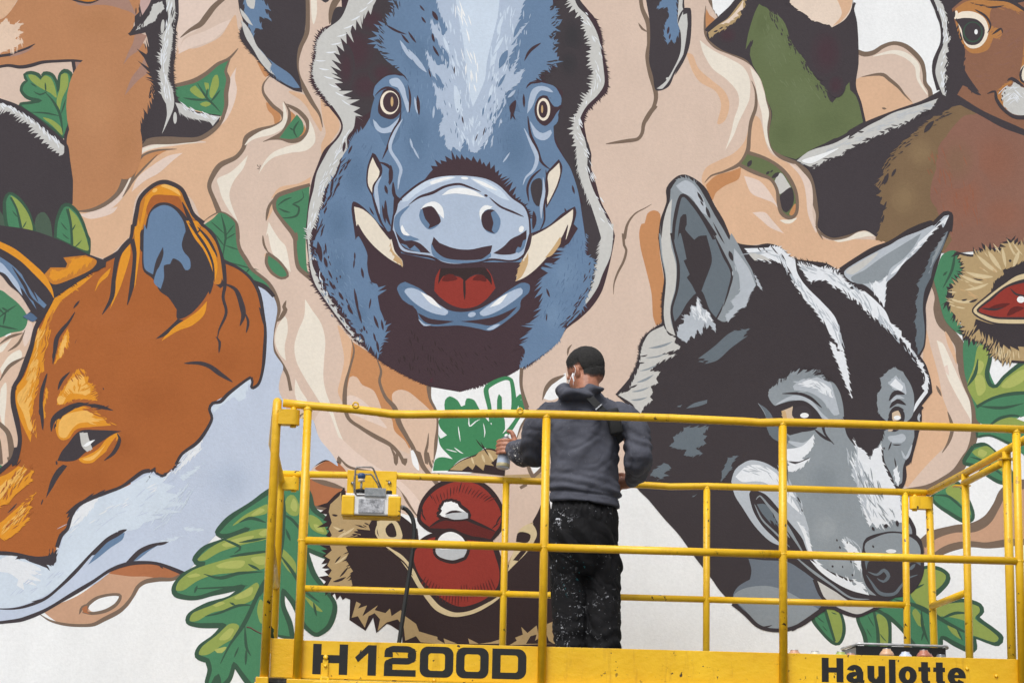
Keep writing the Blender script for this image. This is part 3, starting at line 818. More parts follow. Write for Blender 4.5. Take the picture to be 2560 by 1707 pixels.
HAIR(N, 'll', 'A2 1740,60 1700,350 1640,650 1560,950', 24, 70, 22, 3.0, 0)
HAIR(N, 'l', 'A2 1290,150 1330,400 1340,700 1380,940', 14, 50, 20, 2.8, 4)
HAIR(N, 'l', 'A2 1860,100 1790,400 1700,700 1620,940', 14, 50, 20, 2.8, -4)
HAIR(N, 'b3', 'A2 1320,300 1380,600 1400,900', 22, 20, 12, 1.8, 0)
HAIR(N, 'b3', 'A2 1760,300 1680,600 1600,900', 22, 20, 12, 1.8, 0)
HAIR(N, 'w', 'A2 1440,60 1500,350 1540,600', 20, 26, 30, 2.4, 0)
D(N, 'll', 'A2', (1690, 300, 130, 26, 120), (1660, 390, 100, 22, 110), (1350, 300, 120, 20, 70), (1700, 160, 120, 26, 110), (1400, 440, 130, 20, 75), (1640, 600, 100, 20, 105))
D(N, 'B', 'A2', (1350, 370, 90, 30, 70), (1720, 390, 130, 40, 115), (1710, 530, 100, 18, 120), (1630, 650, 60, 12, 110), (1300, 520, 90, 20, 60), (1590, 730, 60, 10, 100), (1640, 760, 60, 12, 105), (1820, 180, 150, 30, 115))
for a in ((1085, 330, 150, 28, 58), (1160, 400, 190, 30, 52), (1120, 940, 70, 12, 75), (1150, 1000, 90, 14, 62), (1740, 1030, 80, 12, -55), (1775, 615, 70, 18, -45), (1265, 735, 80, 14, 95), (1290, 690, 60, 18, 85), (1705, 795, 28, 14, 80), (1150, 690, 110, 16, 80)):
    D(N, 'l', 'A2', a)
for a in ((1190, 55, 50, 14, 50), (1275, 105, 70, 30, 60), (1200, 132, 50, 14, 55), (1262, 250, 60, 18, 75), (1280, 335, 80, 18, 60), (1020, 195, 150, 16, 25), (1080, 255, 80, 16, 50), (1125, 245, 90, 14, 55), (1165, 690, 130, 22, 85), (1785, 720, 130, 26, 105), (1855, 660, 90, 18, 88), (1240, 480, 60, 8, 75), (1400, 460, 50, 8, 90), (1455, 785, 50, 8, 80), (1595, 860, 60, 8, 105), (1545, 900, 50, 8, 110)):
    D(N, 'M', 'A2', a)
L(N, 'M', 8, 'A3 398,283 345,318 315,350 290,400')
L(N, 'M', 7, 'A3 230,658 200,700 210,745 232,785')
# dark mouth and chin
CH = N + '/chin'
F(CH, 'M', 'A2 735,1420! 755,1568! B2 775,80 830,190 830,260! 840,330 ~22/-0.3 870,400 905,390 ~0 900,470 915,560! ~14/-0.3 945,640 945,740 920,780 ~0 900,880! 1060,978 1250,1062 1430,1092 1560,1072 1740,1000 1822,950! ~24/-0.5 1840,830 1880,760 1900,700 1950,620 1980,500 1975,400 B3 410,350 480,290 540,200 ~0 582,125! 640,30! 600,0 400,60 300,250! 0,250! B2 1400,265! 1050,190! 980,60! 900,0 A2 900,1500! 800,1400!')
HAIR(CH, 'M2', 'B2 1250,1020 1400,1055 1550,1045 1680,1000', 5, 30, 8, 2.4, 70)
HAIR(CH, 'K3', 'B2 1080,800 1300,890 1700,850', 40, 60, 16, 2.6, 60)
# tongue
TG = N + '/tongue'
F(TG, 'red', 'B2 1265,440! 1272,350 1310,278! 1335,335 1380,333 1440,345 1470,372! 1500,345 1560,325 1615,355 1600,270! 1645,330 1675,420! 1620,490 1550,540 1460,556 1370,530 1300,480', o=('M', 4))
F(TG, 'K3', 'B2 1310,290! 1600,285! 1640,340 1645,400! 1620,365 1560,325 1500,345 1472,372 1440,345 1380,333 1330,340 1295,395! 1300,340')
L(TG, 'K3', 7, 'B2 1464,330 1466,400 1468,495')
L(TG, 'rd', 16, 'B2 1320,370 1370,350 1420,360')
L(TG, 'rd', 16, 'B2 1520,365 1570,350 1610,375')
# lower lip
LP = N + '/lower_lip'
F(LP, 'b3', 'B2 1020,420 1045,385 1080,372! 1180,420 1250,480 1350,550 1450,570 1560,550 1650,500 1750,430 1840,380 1895,395 1892,450 1842,500 1832,560 1740,640 1640,702 1560,690 1430,668 1250,672 1172,635 1145,560 1060,500', o=('M', 4))
F(LP, 'l', 'B2 1075,440 1120,418 1200,450 1290,520 1360,570 1340,597 1240,575 1140,515')
F(LP, 'l', 'B2 1565,580 1640,520 1750,450 1835,418 1845,455 1750,530 1660,582 1590,602')
F(LP, 'w', 'B2 1180,445! 1250,480 1320,555! 1240,515')
F(LP, 'w', 'B2 1630,545! 1700,480 1750,455! 1700,520')
F(LP, 'M', 'B2 1160,580! 1250,620 1400,636! 1300,656 1210,642')
F(LP, 'M', 'B2 1440,636! 1560,625 1680,600 1812,540! 1740,612 1640,662 1560,652')
L(LP, 'M', 5, 'B2 1050,490 1100,530 1140,540')
E(LP, 'l', 'B2', 1515, 592, 26, 16, -15)
F(LP, 'l', 'B2 1165,620 1210,655 1250,660 1200,665')
F(LP, 'l', 'B2 1610,690 1660,660 1700,655 1650,690')
# snout
SN = N + '/snout'
F(SN, 'M', 'A2 1000,1420! 1010,1270 1050,1300 1210,1170! ~20/0.1 1260,1110 1330,1068 1400,1045 1500,1050 1600,1085 1680,1140 1720,1210 ~10/0.6 1790,1290 1860,1350 ~0 1900,1430! 1870,1420! 1700,1230 1450,1160 1200,1200')
F(SN, 'l', 'A2 990,1520 1005,1400 1035,1320 1100,1255 1200,1185 1300,1152 1450,1142 1600,1162 1700,1212 1780,1290 1860,1350 1890,1430 1897,1568 B2 1892,100 1872,180 1820,230 1760,242 1650,232 1560,246 1430,266 1330,256 1250,217 1160,202 1060,180 1020,120 1000,60', o=('M', 5))
F(SN, 'll', 'A2 1050,1320! 1130,1240 1230,1180 1340,1153 1410,1158 1360,1182 1250,1212 1150,1270 1095,1315')
F(SN, 'll', 'A2 1505,1165 1600,1180 1700,1240 1765,1315! 1700,1292 1600,1232')
F(SN, 'w', 'A2 1240,1190 1340,1160 1400,1160 1340,1178 1250,1208')
F(SN, 'w', 'A2 1520,1172 1600,1195 1680,1245 1600,1220')
E(SN, 'w', 'A2', 1468, 1166, 24, 9, 5)
L(SN, 'M', 7, 'A2 1100,1342 1170,1290 1260,1260 1340,1220 1430,1204 1500,1225 1575,1255')
E(SN, 'M', 'A2', 1607, 1279, 12, 8, 20)
L(SN, 'M', 6, 'A2 1630,1292 1700,1350 1780,1385 1855,1418')
F(SN, 'w', 'A2 1318,1278! 1370,1240 1450,1228 1530,1248 1605,1295! 1500,1276 1400,1266')
F(SN, 'B', 'A2 1012,1420 1060,1370 1110,1345 1050,1420 1050,1500 1110,1540 1170,1568 1060,1568 1010,1500')
NO = N + '/nostril#1'
F(NO, 'w', 'A2 1180,1370! 1210,1335 1270,1318 1322,1355 1332,1430 1300,1400')
F(NO, 'B', 'A2 1180,1370! 1240,1350 1290,1400 1305,1460 1240,1502 1190,1460 1170,1410')
F(NO, 'M', 'A2 1190,1362! 1250,1348 1290,1390 1312,1450 1270,1480 1230,1495! 1240,1470 1210,1430')
NO = N + '/nostril#2'
F(NO, 'w', 'A2 1572,1440! 1565,1380 1600,1342 1650,1352! 1620,1380')
F(NO, 'B', 'A2 1590,1390 1650,1370 1700,1430 1692,1500 1660,1530 1600,1500')
F(NO, 'M', 'A2 1582,1400 1625,1370 1665,1375! 1640,1390 1656,1460 1645,1505 1670,1530! 1600,1500 1578,1450')
F(SN, 'M', 'A2 1015,1510! B2 1045,85 1075,110 1120,108 1180,130 1245,192! 1150,182 1080,165 1040,120')
F(SN, 'B', 'B2 1050,130 1100,165 1180,185 1150,150 1140,140 1110,165 1090,140')
F(SN, 'M', 'B2 1250,140! 1265,85! 1305,125! 1400,160 1500,168 1590,150! 1648,140! 1630,200 1570,232 1440,237 1340,222 1275,180')
F(SN, 'B', 'B2 1250,130 1280,180 1340,222 1440,238 1570,233 1640,190 1640,215 1570,245 1430,258 1330,245 1260,205')
F(SN, 'M', 'B2 1872,40! 1865,120 1800,190 1720,202 1655,192! 1720,150 1770,100 1830,70')
F(SN, 'B', 'B2 1800,185 1815,150 1835,155 1850,110 1870,100 1855,160 1820,190')
F(SN, 'w', 'A2 1060,1470 1080,1510 1110,1540 1070,1535 1050,1500')
E(SN, 'w', 'A2', 1838, 1498, 16, 22, 20)
# tusks
TK = N + '/tusk#1'
F(TK, 'M', 'A2 728,1370! 740,1318 800,1350 870,1420 960,1520 B2 1000,40 1050,180! 1075,290! 980,240 880,165 800,80 A2 750,1500')
F(TK, 'tusk', 'A2 745,1352! 800,1368 870,1425 925,1500 980,1568 B2 990,100 1012,180 1060,240 1065,278! 980,232 880,150 812,70 770,0 A2 762,1480')
F(TK, 'ts', 'B2 980,100! 1000,180 1055,235 1065,278! 1000,238! 1010,215! 982,180!')
TK = N + '/tusk#2'
F(TK, 'M', 'A3 320,1530! 440,1480 540,1395 620,1350! 630,1390 610,1470 585,1540 B3 585,30 540,110 470,205 380,305 300,360 232,385!')
F(TK, 'tusk', 'A3 340,1545! 440,1492 540,1420 608,1368! 605,1430 585,1500 560,1568 B3 575,5 535,85 465,185 375,285 300,345 235,375! 245,320 275,240 325,150 342,60')
F(TK, 'ts', 'B3 235,375! 245,305! 275,230! 285,245! 315,185! 312,260 272,345')
F(TK, 'ts', 'B3 525,85 480,150 425,222! 470,205 525,130')
TK = N + '/tusk#3'
F(TK, 'M', 'A2 865,1000! 885,1010 930,1100 915,1170 882,1220 868,1290! 828,1210 832,1095')
F(TK, 'tusk', 'A2 867,1030! 890,1080 912,1122 900,1165 868,1210 863,1262! 836,1200 842,1100')
TK = N + '/tusk#4'
F(TK, 'M', 'A3 515,1042! 538,1090 525,1170 500,1240 450,1335 432,1362! 425,1250 432,1140 470,1090')
F(TK, 'tusk', 'A3 517,1065! 524,1130 502,1210 470,1280 440,1338! 437,1250 446,1140 482,1100')
# eyes
EY = N + '/eye#1'
F(EY, 'M', 'A2 905,680 940,590 990,575 1040,610 1055,680 1045,740 1000,780 940,770 905,740')
F(EY, 'l', 'A2 868,780! 890,800 925,838 975,828 1040,770! 1030,820 1000,860 930,872 885,842')
E(EY, 'ed', 'A2', 978, 672, 62, 78, 0)
E(EY, 'M', 'A2', 985, 670, 51, 66, 0)
E(EY, 'ts', 'A2', 993, 666, 9, 32, 0)
F(EY, 'B', 'A2 870,600 900,540 960,490 1050,500 1100,540 1090,560 1010,570 940,590 880,620')
L(EY, 'M', 5, 'A2 868,620 880,560 960,492 1060,490 1095,530')
F(EY, 'l', 'A2 975,525 1030,512 1072,565 1090,640 1110,700 1095,738 1062,640 1030,575 990,562')
L(EY, 'M', 6, 'A2 880,630 920,590 970,575 1030,610 1052,670')
L(EY, 'M', 5, 'A2 1100,560 1112,640 1105,740')
EY = N + '/eye#2'
F(EY, 'M', 'A3 355,720 375,650 410,625 460,640 480,690 540,690 500,740 470,790 425,825 375,790')
F(EY, 'l', 'A3 325,790! 370,850 410,872 462,850 470,870 440,910 400,918 355,890')
E(EY, 'ed', 'A3', 415, 717, 44, 74, 0)
E(EY, 'M', 'A3', 412, 717, 30, 56, 0)
E(EY, 'ts', 'A3', 406, 715, 7, 26, 0)
F(EY, 'l', 'A3 308,745! 318,660 340,590 385,565 440,572 478,605 440,600 400,592 372,620 345,690')
L(EY, 'B', 8, 'A3 440,625 490,690 520,680 520,630 480,575')
L(EY, 'M', 5, 'A3 300,580 330,545 400,540')
L(EY, 'B', 7, 'A3 505,735 500,790 470,830')
# creases of the muzzle
L(N, 'M', 8, 'A2 1052,720 1042,790 1000,870 970,950 930,1040', 'b')
L(N, 'l', 9, 'A2 1062,780 1010,870 980,970 1030,1060 1052,1110 1040,1170 1032,1240', 'b')
L(N, 'M', 8, 'A3 312,760 330,880 370,970 402,1060 460,1110', 'b')
L(N, 'l', 9, 'A3 288,840 330,930 372,1030 350,1110 300,1160 280,1210', 'b')
L(N, 'M', 7, 'A3 400,1105 340,1160 310,1230 320,1320')
F(N, 'K', 'A3 330,1230 350,1180 400,1170 405,1260 385,1350 350,1320')
L(N, 'M', 6, 'A3 430,1110 440,1250 420,1340 420,1440 390,1510')
L(N, 'l', 8, 'A3 412,1160 418,1250 402,1340 400,1430')
L(N, 'M', 10, 'A3 350,1380 355,1440 345,1500')
L(N, 'M', 8, 'A2 905,1060 960,1080 990,1120 970,1200')
L(N, 'M', 10, 'A2 985,1080 985,1180 975,1210')
L(N, 'l', 9, 'A2 925,1150 890,1220 895,1300 912,1400')
L(N, 'M', 7, 'A2 860,1260 880,1330 920,1450 960,1510')
L(N, 'M', 10, 'A2 1000,1190 1010,1280 1060,1310', 'b')
L(N, 'M', 9, 'A2 950,1310 955,1400 985,1480')
D(N, 'M', 'A2', (955, 1240, 60, 18, 75), (860, 1380, 60, 10, 60), (1020, 1350, 120, 20, 100), (940, 1400, 120, 16, 80))
# dashes on the cheeks
D(N, 'M', 'B2', (520, 180, 130, 28, 80), (560, 160, 70, 10, 85), (500, 270, 90, 26, 70), (560, 250, 70, 20, 75), (750, 210, 50, 12, 90), (745, 260, 60, 12, 95), (800, 320, 70, 18, 80), (590, 330, 60, 14, 65), (540, 350, 60, 20, 55), (600, 400, 70, 18, 60), (760, 500, 160, 20, 80), (780, 590, 120, 14, 75), (850, 520, 70, 10, 100), (720, 560, 70, 22, 60), (660, 470, 60, 16, 60), (655, 345, 20, 8, 80), (660, 585, 90, 20, 50), (700, 640, 70, 16, 60), (890, 640, 90, 20, 70), (930, 660, 70, 16, 80), (880, 740, 60, 14, 75), (800, 740, 60, 20, 60), (740, 690, 70, 20, 50), (620, 500, 80, 18, 55), (900, 800, 80, 14, 80))
D(N, 'M', 'A2', (600, 1220, 110, 16, 100), (640, 1110, 120, 14, 110), (560, 1260, 120, 14, 105), (680, 960, 70, 16, 100), (720, 980, 60, 12, 115))
D(N, 'M', 'B3', (445, 450, 60, 12, 70), (435, 610, 50, 8, 95), (620, 570, 60, 10, 120), (650, 520, 60, 10, 120))
D(N, 'M', 'A3', (610, 1240, 60, 12, 75), (660, 1310, 60, 10, 70), (560, 1380, 40, 10, 70))
# ---- the fox
N = 'painted_fox'
F(N, 'fw', 'B1 1668,390! 1740,420 1790,480 1812,560 1790,700 1790,830 1850,930 1832,1000 1822,1080 1850,1150 1900,1250 B2 480,1280! 520,1400 600,1500 640,1580 C2 560,110 470,170 440,250! 390,250 C1 1900,280! 1760,310! 1650,390 1520,470 1420,590 1300,720 1280,780 1205,852! 1050,800 860,780 740,830 620,920 450,1000 290,1092 130,1150 0,1180 -150,1190! -150,700! C1 350,790! 500,300! 1100,100! B1 1300,1300! 1600,900! 1650,500!')
L(T, 'b', 10, 'B1 1870,500 1855,540 1865,560 1830,620 1800,640', 'b')
F(N, 'K', 'B1 1640,360! 1740,400 1800,470 1780,480! 1730,430 1660,395!')
# brown of the head
F(N, 'fb', 'B1 690,240! 850,110! A1 1080,1250! B1 1290,0! 1380,60 1440,200 1480,242! 1560,290 1640,360 1690,450 1722,600 1732,700 1727,850 1722,950 1692,1040 1650,1072! 1642,1000! 1600,1022 1490,1110 1390,1170 1368,1210 1385,1270 1285,1430 1190,1500 1150,1568 C1 1150,140! 1110,200 1060,212 990,180 930,190 800,282 700,322 610,352 520,402 470,470 440,560 400,602 370,680 350,790! 240,760 100,730 0,720 -150,720! -150,-200! C1 -60,200! 40,150 110,60 130,0 B1 130,1400 110,1290 80,1140 80,1070 150,960 190,850 210,740 250,640 300,560 450,400 600,310')
for cx, cy, rx, ry in ((900, 700, 300, 120), (700, 620, 200, 100)):
    SOFT(N, 'fb', 'fb2', 'B1', cx, cy, rx, ry, k=0.4)
for cx, cy, rx, ry in ((1000, 1150, 250, 200), (1450, 900, 160, 160), (750, 1450, 200, 120)):
    SOFT(N, 'fb', 'fb3', 'B1', cx, cy, rx, ry, k=0.4)
SOFT(N, 'fb', 'fb3', 'C1', 550, 250, 300, 130, k=0.4)
SOFT(N, 'fw', 'fw3', 'C1', 1500, 250, 200, 180, k=0.7)
# ---- the pale cheek fur
F(N, 'fl', 'C1 980,200! 800,295 620,368 500,480 430,580 390,690 350,805! 250,780 100,740 -100,730! -100,1075! 50,1078 200,1040 350,960 470,850 590,720 700,620 820,575! 900,560 940,520! 1080,480! 980,470! 1200,450! 1060,430! 1230,395! 1100,380! 1180,340! 1080,320! 1150,280! 1060,260! 1130,180! 1050,230!')
F(N, 'w2', 'C1 430,580! 450,530! 480,470! 540,400! 600,370! 650,355! 600,430! 610,420! 560,470! 590,450! 520,520! 490,540!', jag=True)
F(N, 'w2', 'C1 -60,830! 0,760 80,735 120,765! 200,785 260,815! 270,835 200,825! 275,860 190,855! 270,900 180,890! 240,930 150,910! 160,960! 110,930! 120,890! 60,850 0,840')
F(N, 'w2', 'C1 1170,150! 1290,10! 1330,-40! 1300,60! 1200,150! 1130,210!', jag=True)
F(N, 'fl', 'C1 1170,220! 1330,130! 1280,190! 1200,250!', jag=True)
F(N, 'fl', 'C1 1190,545! 1330,560! 1330,575! 1220,575!', jag=True)
F(N, 'fl', 'C1 1040,640! 1200,600! 1150,630! 1080,660!', jag=True)
F(N, 'fl', 'B1 1640,1010! 1600,1140! 1560,1160! 1530,1130! 1440,1190! 1400,1230! 1380,1200! 1500,1110! 1600,1025!', jag=True)
F(N, 'B', 'C1 575,795! 650,690 740,610 815,585! 800,630 720,685 640,750')
F(N, 'B', 'C1 860,772! 920,705 1000,665 1065,648! 980,700 900,762')
L(N, 'K', 8, 'C1 -60,1080 80,1082 180,1062 300,1012 400,930 500,832 600,722 700,630 770,590', 's')
F(N, 'K', 'C1 590,735! 700,620 770,580 830,568! 770,610 700,650 620,730')
D(N, 'K', 'C1', (800, 570, 60, 14, -12), (440, 890, 60, 8, -50), (240, 1025, 70, 8, -15))
L(N, 'K', 11, 'C1 1090,645 1000,668 920,705 870,750 830,792', 's')
D(N, 'K', 'C1', (1060, 655, 90, 10, -15), (960, 690, 90, 9, -25))
L(N, 'K', 9, 'C1 -60,1178 60,1165 150,1150 290,1094 450,1000 600,910 720,830 840,788 960,780 1040,790 1130,822 1208,855', 'n')
D(N, 'K', 'C1', (1050, 800, 50, 14, 50))
HAIR(N, 'fw', 'C1 450,620 700,480 1000,350 1180,240', 34, 26, 26, 2.2, -8)
HAIR(N, 'w2', 'C1 480,560 700,430 1000,300 1150,200', 12, 18, 26, 2.4, -4)
HAIR(N, 'fl', 'C1 1000,520 1150,400 1250,300', 20, 40, 30, 2.6, -10)
HAIR(N, 'w2', 'C1 1200,120 1300,20', 10, 14, 34, 2.6, 0)
HAIR(N, 'fw', 'C1 60,950 250,900 400,850', 22, 14, 22, 2.4, -20)
HAIR(N, 'w2', 'C1 60,790 200,830 260,880', 14, 16, 24, 2.6, 10)
# ---- outline between brown and pale fur
L(N, 'K', 8, 'B1 1455,240 1560,290 1640,358 1692,450 1722,600 1734,700 1727,850 1717,950 1692,1040 1655,1070 1640,1065', 'n')
L(N, 'K', 7, 'B1 1640,1068 1650,1030 1642,1000', 'n')
F(N, 'K', 'B1 1690,540! 1712,560 1735,690! 1715,640')
L(N, 'K', 8, 'B1 1640,1000 1600,1025 1490,1110 1440,1160 1390,1170 1368,1210 1385,1270 1340,1360 1285,1430 1190,1500 1150,1568 C1 1150,140', 'n')
F(N, 'K', 'C1 1160,130! 1180,120! 1130,185! 1120,165! 1085,215! 1060,225! 1020,205! 1000,180! 960,255! 990,190! 930,195! 1000,165! 1015,155! 1020,190! 1060,205! 1110,180!', jag=True)
L(N, 'K', 9, 'C1 980,180 930,190 800,282 700,322 610,354 520,402 470,470 440,560 400,602 372,680', 'n')
D(N, 'K', 'C1', (640, 330, 110, 16, -28), (620, 345, 90, 18, -25), (480, 420, 130, 18, -40), (465, 450, 90, 20, -55), (450, 510, 80, 14, -70), (720, 310, 90, 12, -20), (580, 350, 80, 12, -35))
F(N, 'K', 'C1 320,680! 332,740! 345,680! 352,720! 372,690! 370,765! 350,800! 290,795! 240,775! 140,755! 100,760! 120,735! 200,745! 270,750! 320,745!', jag=True)
L(N, 'K', 9, 'C1 350,745 240,752 100,725 0,718 -60,722', 'n')
L(N, 'K', 9, 'C1 180,765 250,780 310,810 325,832')
# ---- orange fur of the face edge
F(N, 'or1', 'B1 330,510! ~20/-0.8 440,430 500,370 585,325! ~0 570,370 480,440 400,500! 370,550 340,600! 315,640! 320,700! 290,720! 300,830! 280,850! 290,960! 260,980! 250,1080! 230,1100! 215,1200! 235,1290! 240,1400! 210,1350! 200,1425! 150,1320 120,1240 102,1150 110,1060 160,990 200,870 230,760 280,650')
F(N, 'or2', 'B1 225,880 250,885 248,960! 235,1010! 230,1060! 205,1120! 215,1160! 190,1220! 205,1300! 225,1370! 185,1340! 150,1230 115,1160 118,1110 170,1050 200,980')
L(N, 'or3', 9, 'B1 350,560 300,700 270,800')
HAIR(N, 'fb', 'B1 330,620 280,900 240,1150 220,1380', 8, 46, 22, 3.0, 12)
HAIR(N, 'or1', 'B1 300,700 240,950 180,1200', 12, 46, 26, 3.0, 8)
HAIR(N, 'or2', 'B1 270,700 210,950 150,1150', 8, 40, 24, 3.0, 8)
HAIR(N, 'or1', 'B1 350,500 450,430 580,330', 7, 30, 18, 3.0, 70)
HAIR(N, 'K', 'B1 360,470 460,400 600,310', 5, 20, 14, 2.6, 65)
L(N, 'K', 12, 'B1 340,480 270,610 230,690 205,800 170,900 130,1000 90,1070 85,1160 110,1280 130,1400 120,1480 90,1568 C1 110,30 80,110 -20,200', 'n')
F(N, 'K', 'B1 125,1000! 75,1075! 82,1140! 110,1060!')
F(N, 'or1', 'B1 350,925! 365,880! 385,800! 420,720! 445,680! 455,740! 440,820! 420,800! 405,870! 385,880!', jag=True)
F(N, 'or2', 'B1 385,850! 400,780! 435,715! 437,770! 405,860! 392,875!', jag=True)
F(N, 'or1', 'B1 370,1180! 385,1110! 430,1050! 460,1000! 510,945! 550,950! 580,1000! 575,1030! 610,1060! 645,1120! 635,1155! 560,1145 480,1145 410,1180', jag=True)
F(N, 'or2', 'B1 385,1150 410,1110 450,1030 500,990! 545,980! 560,1040 590,1060! 585,1110 530,1110 450,1110 410,1175')
E(N, 'or2', 'B1', 560, 1095, 26, 24)
E(N, 'or2', 'B1', 395, 1150, 22, 28)
F(N, 'or1', 'B1 370,1370 365,1280 420,1225 540,1190! 580,1190! 640,1225! 630,1230! 700,1270! 690,1280! 765,1312! 600,1325 500,1340 450,1400 400,1410')
F(N, 'or2', 'B1 385,1380 390,1290 440,1240 560,1215! 610,1240! 600,1260! 650,1290! 520,1300 470,1340 430,1395')
F(N, 'or1', 'B1 270,1190! 290,1140! 300,1060! 318,1100! 290,1200! 300,1260! 280,1280!', jag=True)
for s, w in (('B1 335,1355 348,1280 420,1222 520,1175 580,1185', 15), ('B1 560,1180 650,1192 740,1218', 9), ('B1 490,575 450,640 400,700 370,750 358,830 345,915', 10), ('B1 308,975 275,1090 268,1180 275,1260 280,1345', 11), ('B1 458,965 405,1020 378,1085', 8), ('B1 520,500 480,550', 5), ('B1 500,755 490,780', 7)):
    L(N, 'K', w, s)
D(N, 'K', 'B1', (530, 1175, 110, 16, -10), (500, 1190, 100, 14, -15), (265, 1230, 60, 20, 80), (350, 860, 60, 16, 95))
D(N, 'K', 'B1', (676, 1076, 18, 8, 60))
L(N, 'K', 12, 'B1 1205,910 1300,908 1370,930 1440,980 1520,1032', 'b')
HAIR(N, 'fb', 'B1 640,1140 580,980 460,1010', 7, 30, 18, 2.8, 75)
HAIR(N, 'or1', 'B1 420,1140 520,1040 600,1100', 12, 30, 18, 2.8, -70)
HAIR(N, 'fb', 'B1 560,1200 660,1250 750,1310', 6, 24, 20, 2.8, -12)
HAIR(N, 'or2', 'B1 420,1300 540,1260 640,1300', 10, 24, 22, 2.6, -10)
HAIR(N, 'K', 'B1 350,1320 430,1220 560,1185 700,1205', 4, 24, 16, 2.6, -25)
EY = N + '/eye'
F(EY, 'K', 'B1 375,1545! 400,1490 440,1440 520,1352 640,1345 795,1352! 740,1372 650,1430 560,1490 500,1540 440,1550')
F(EY, 'gl', 'B1 520,1362! 572,1362! 580,1400 605,1470! 570,1488! 535,1450')
F(EY, 'w', 'B1 540,1450! 580,1420 622,1408! 590,1438 560,1455')
F(N, 'or1', 'B1 515,1535 560,1515 640,1470 700,1400 770,1362 785,1385! 720,1460 640,1530 600,1560 540,1560')
F(N, 'or2', 'B1 540,1535 600,1515 660,1470 690,1440! 640,1510 590,1545')
L(N, 'K', 9, 'B1 765,1365 782,1410 745,1490 680,1545', 'b')
L(N, 'fb', 10, 'B1 760,1390 730,1450 690,1500', 'b')
F(N, 'K', 'C1 412,140! 440,150! 380,230 345,290 300,360! 330,250 370,175')
D(N, 'K', 'C1', (275, 385, 40, 10, 110), (80, 425, 90, 9, -45), (370, 130, 30, 14, 80))
F(N, 'or1', 'C1 -100,250! 40,205 120,150! 150,160! 225,180! 200,230! 220,240! 160,290! 100,340 60,390! -100,470!')
F(N, 'or2', 'C1 -100,330! 60,240! 140,180! 120,230! 40,310! -100,420!', jag=True)
F(N, 'or1', 'C1 -100,560! 0,520 60,470 140,400! 240,315! 190,410! 212,415! 170,480! 200,490! 130,570! 80,610! 40,635! -100,600!')
D(N, 'K', 'C1', (120, 130, 60, 5, -50), (100, 280, 60, 5, -60))
HAIR(N, 'fb', 'C1 20,330 120,230 210,190', 14, 34, 26, 3.0, -20)
HAIR(N, 'or2', 'C1 -10,340 80,260 160,180', 10, 26, 28, 3.0, -12)
HAIR(N, 'fb', 'C1 80,560 160,450 220,370', 14, 26, 26, 3.0, 10)
HAIR(N, 'or2', 'C1 30,570 100,500 160,430', 8, 20, 24, 2.6, 0)
# ---- right ear
R = N + '/ear#1'
F(R, 'K', 'A1 850,1568! 868,1500 890,1400 918,1290 1000,1210 1080,1188 1180,1230 1222,1300 1265,1400 1340,1470 B1 1400,60 1450,180 1478,290 1470,400! 1440,420! 1400,380 1330,150! 1000,300! 870,90!')
F(R, 'or3', 'A1 870,1568 905,1380 930,1300 1000,1230 1080,1200 1170,1240 1210,1320 1250,1400 1310,1480 B1 1380,80 1430,200 1450,300 1440,390 1390,380 1300,120 1200,0! 980,0! 900,60! 870,0!')
F(R, 'fb', 'A1 960,1290 1080,1260 1160,1280 1230,1400 B1 1320,20 1400,200 1400,300! 1300,100! 1200,-60! 960,-60!')
F(R, 'or1', 'A1 885,1560 905,1430! 915,1470! 950,1290! 1010,1235 1090,1203 1160,1235 1185,1285! 1090,1275 1000,1280 960,1350! 935,1460 900,1568')
F(R, 'or2', 'A1 1050,1215 1100,1205 1160,1240 1180,1280 1120,1245')
E(R, 'or2', 'A1', 1012, 1245, 18, 12, -30)
IN = R
F(IN, 'K', 'A1 945,1500 970,1400 1020,1335 1090,1325 1150,1350 1205,1400 1255,1480 1295,1568 B1 1345,120 1385,250 1395,380 1370,430 1320,510 1240,592 1160,622 1155,560! 1100,480 1045,440 1000,360 935,300 930,150 940,0')
F(IN, 'B', 'A1 958,1500 985,1390 1060,1342 1130,1360 1190,1430 1212,1500 1212,1568 B1 1212,50 1188,130 1200,180 1240,230 1243,290 1212,302 1180,250 1130,225 1112,262 1072,270 1072,350 1050,425! 1005,380 1030,290! 1000,330! 945,290 938,150 944,0')
F(IN, 'K', 'B1 1065,150! 1068,200 1040,280 1000,330! 1020,240')
F(R, 'or1', 'B1 1215,-20! 1290,-20! 1350,70 1402,170 1422,280 1405,370! 1380,280 1330,170 1270,90')
F(R, 'or3', 'B1 1290,0! 1350,40 1420,140 1455,260 1460,380! 1430,300 1400,180 1340,80')
for s, w in (('B1 1230,-10 1290,70 1350,160 1390,260 1400,380', 7), ('B1 1290,20 1360,100 1410,190 1420,220', 8), ('A1 1190,1320 1240,1430 1290,1520 B1 1310,20', 9), ('B1 1330,0 1400,90 1440,180 1462,280 1470,400 1458,480 1478,580 1432,690 1420,750', 9), ('B1 1410,735 1435,770 1430,845', 6), ('B1 1465,390 1540,430 1580,530 1590,600 1568,665', 13), ('B1 1598,575 1622,640 1608,712', 7), ('B1 1370,460 1375,420 1395,380', 8)):
    L(R, 'K', w, s)
F(N, 'or1', 'B1 1055,765! 1120,680 1200,632 1290,570 1352,505! 1335,590 1260,660 1160,700')
F(N, 'K', 'B1 1015,752! 1090,690 1160,622! 1200,628! 1130,680 1080,730')
L(N, 'K', 10, 'B1 680,240 770,190 850,105 868,0 A1 872,1500 890,1400 918,1290 1000,1213 1080,1190 1180,1232 1222,1300 1262,1400 1330,1460', 'n')
F(N, 'or1', 'B1 850,120! 852,200 815,330 780,430 720,555! 745,440 770,300 800,190')
F(N, 'or1', 'B1 880,20! 915,0! 912,200 880,425! 875,250')
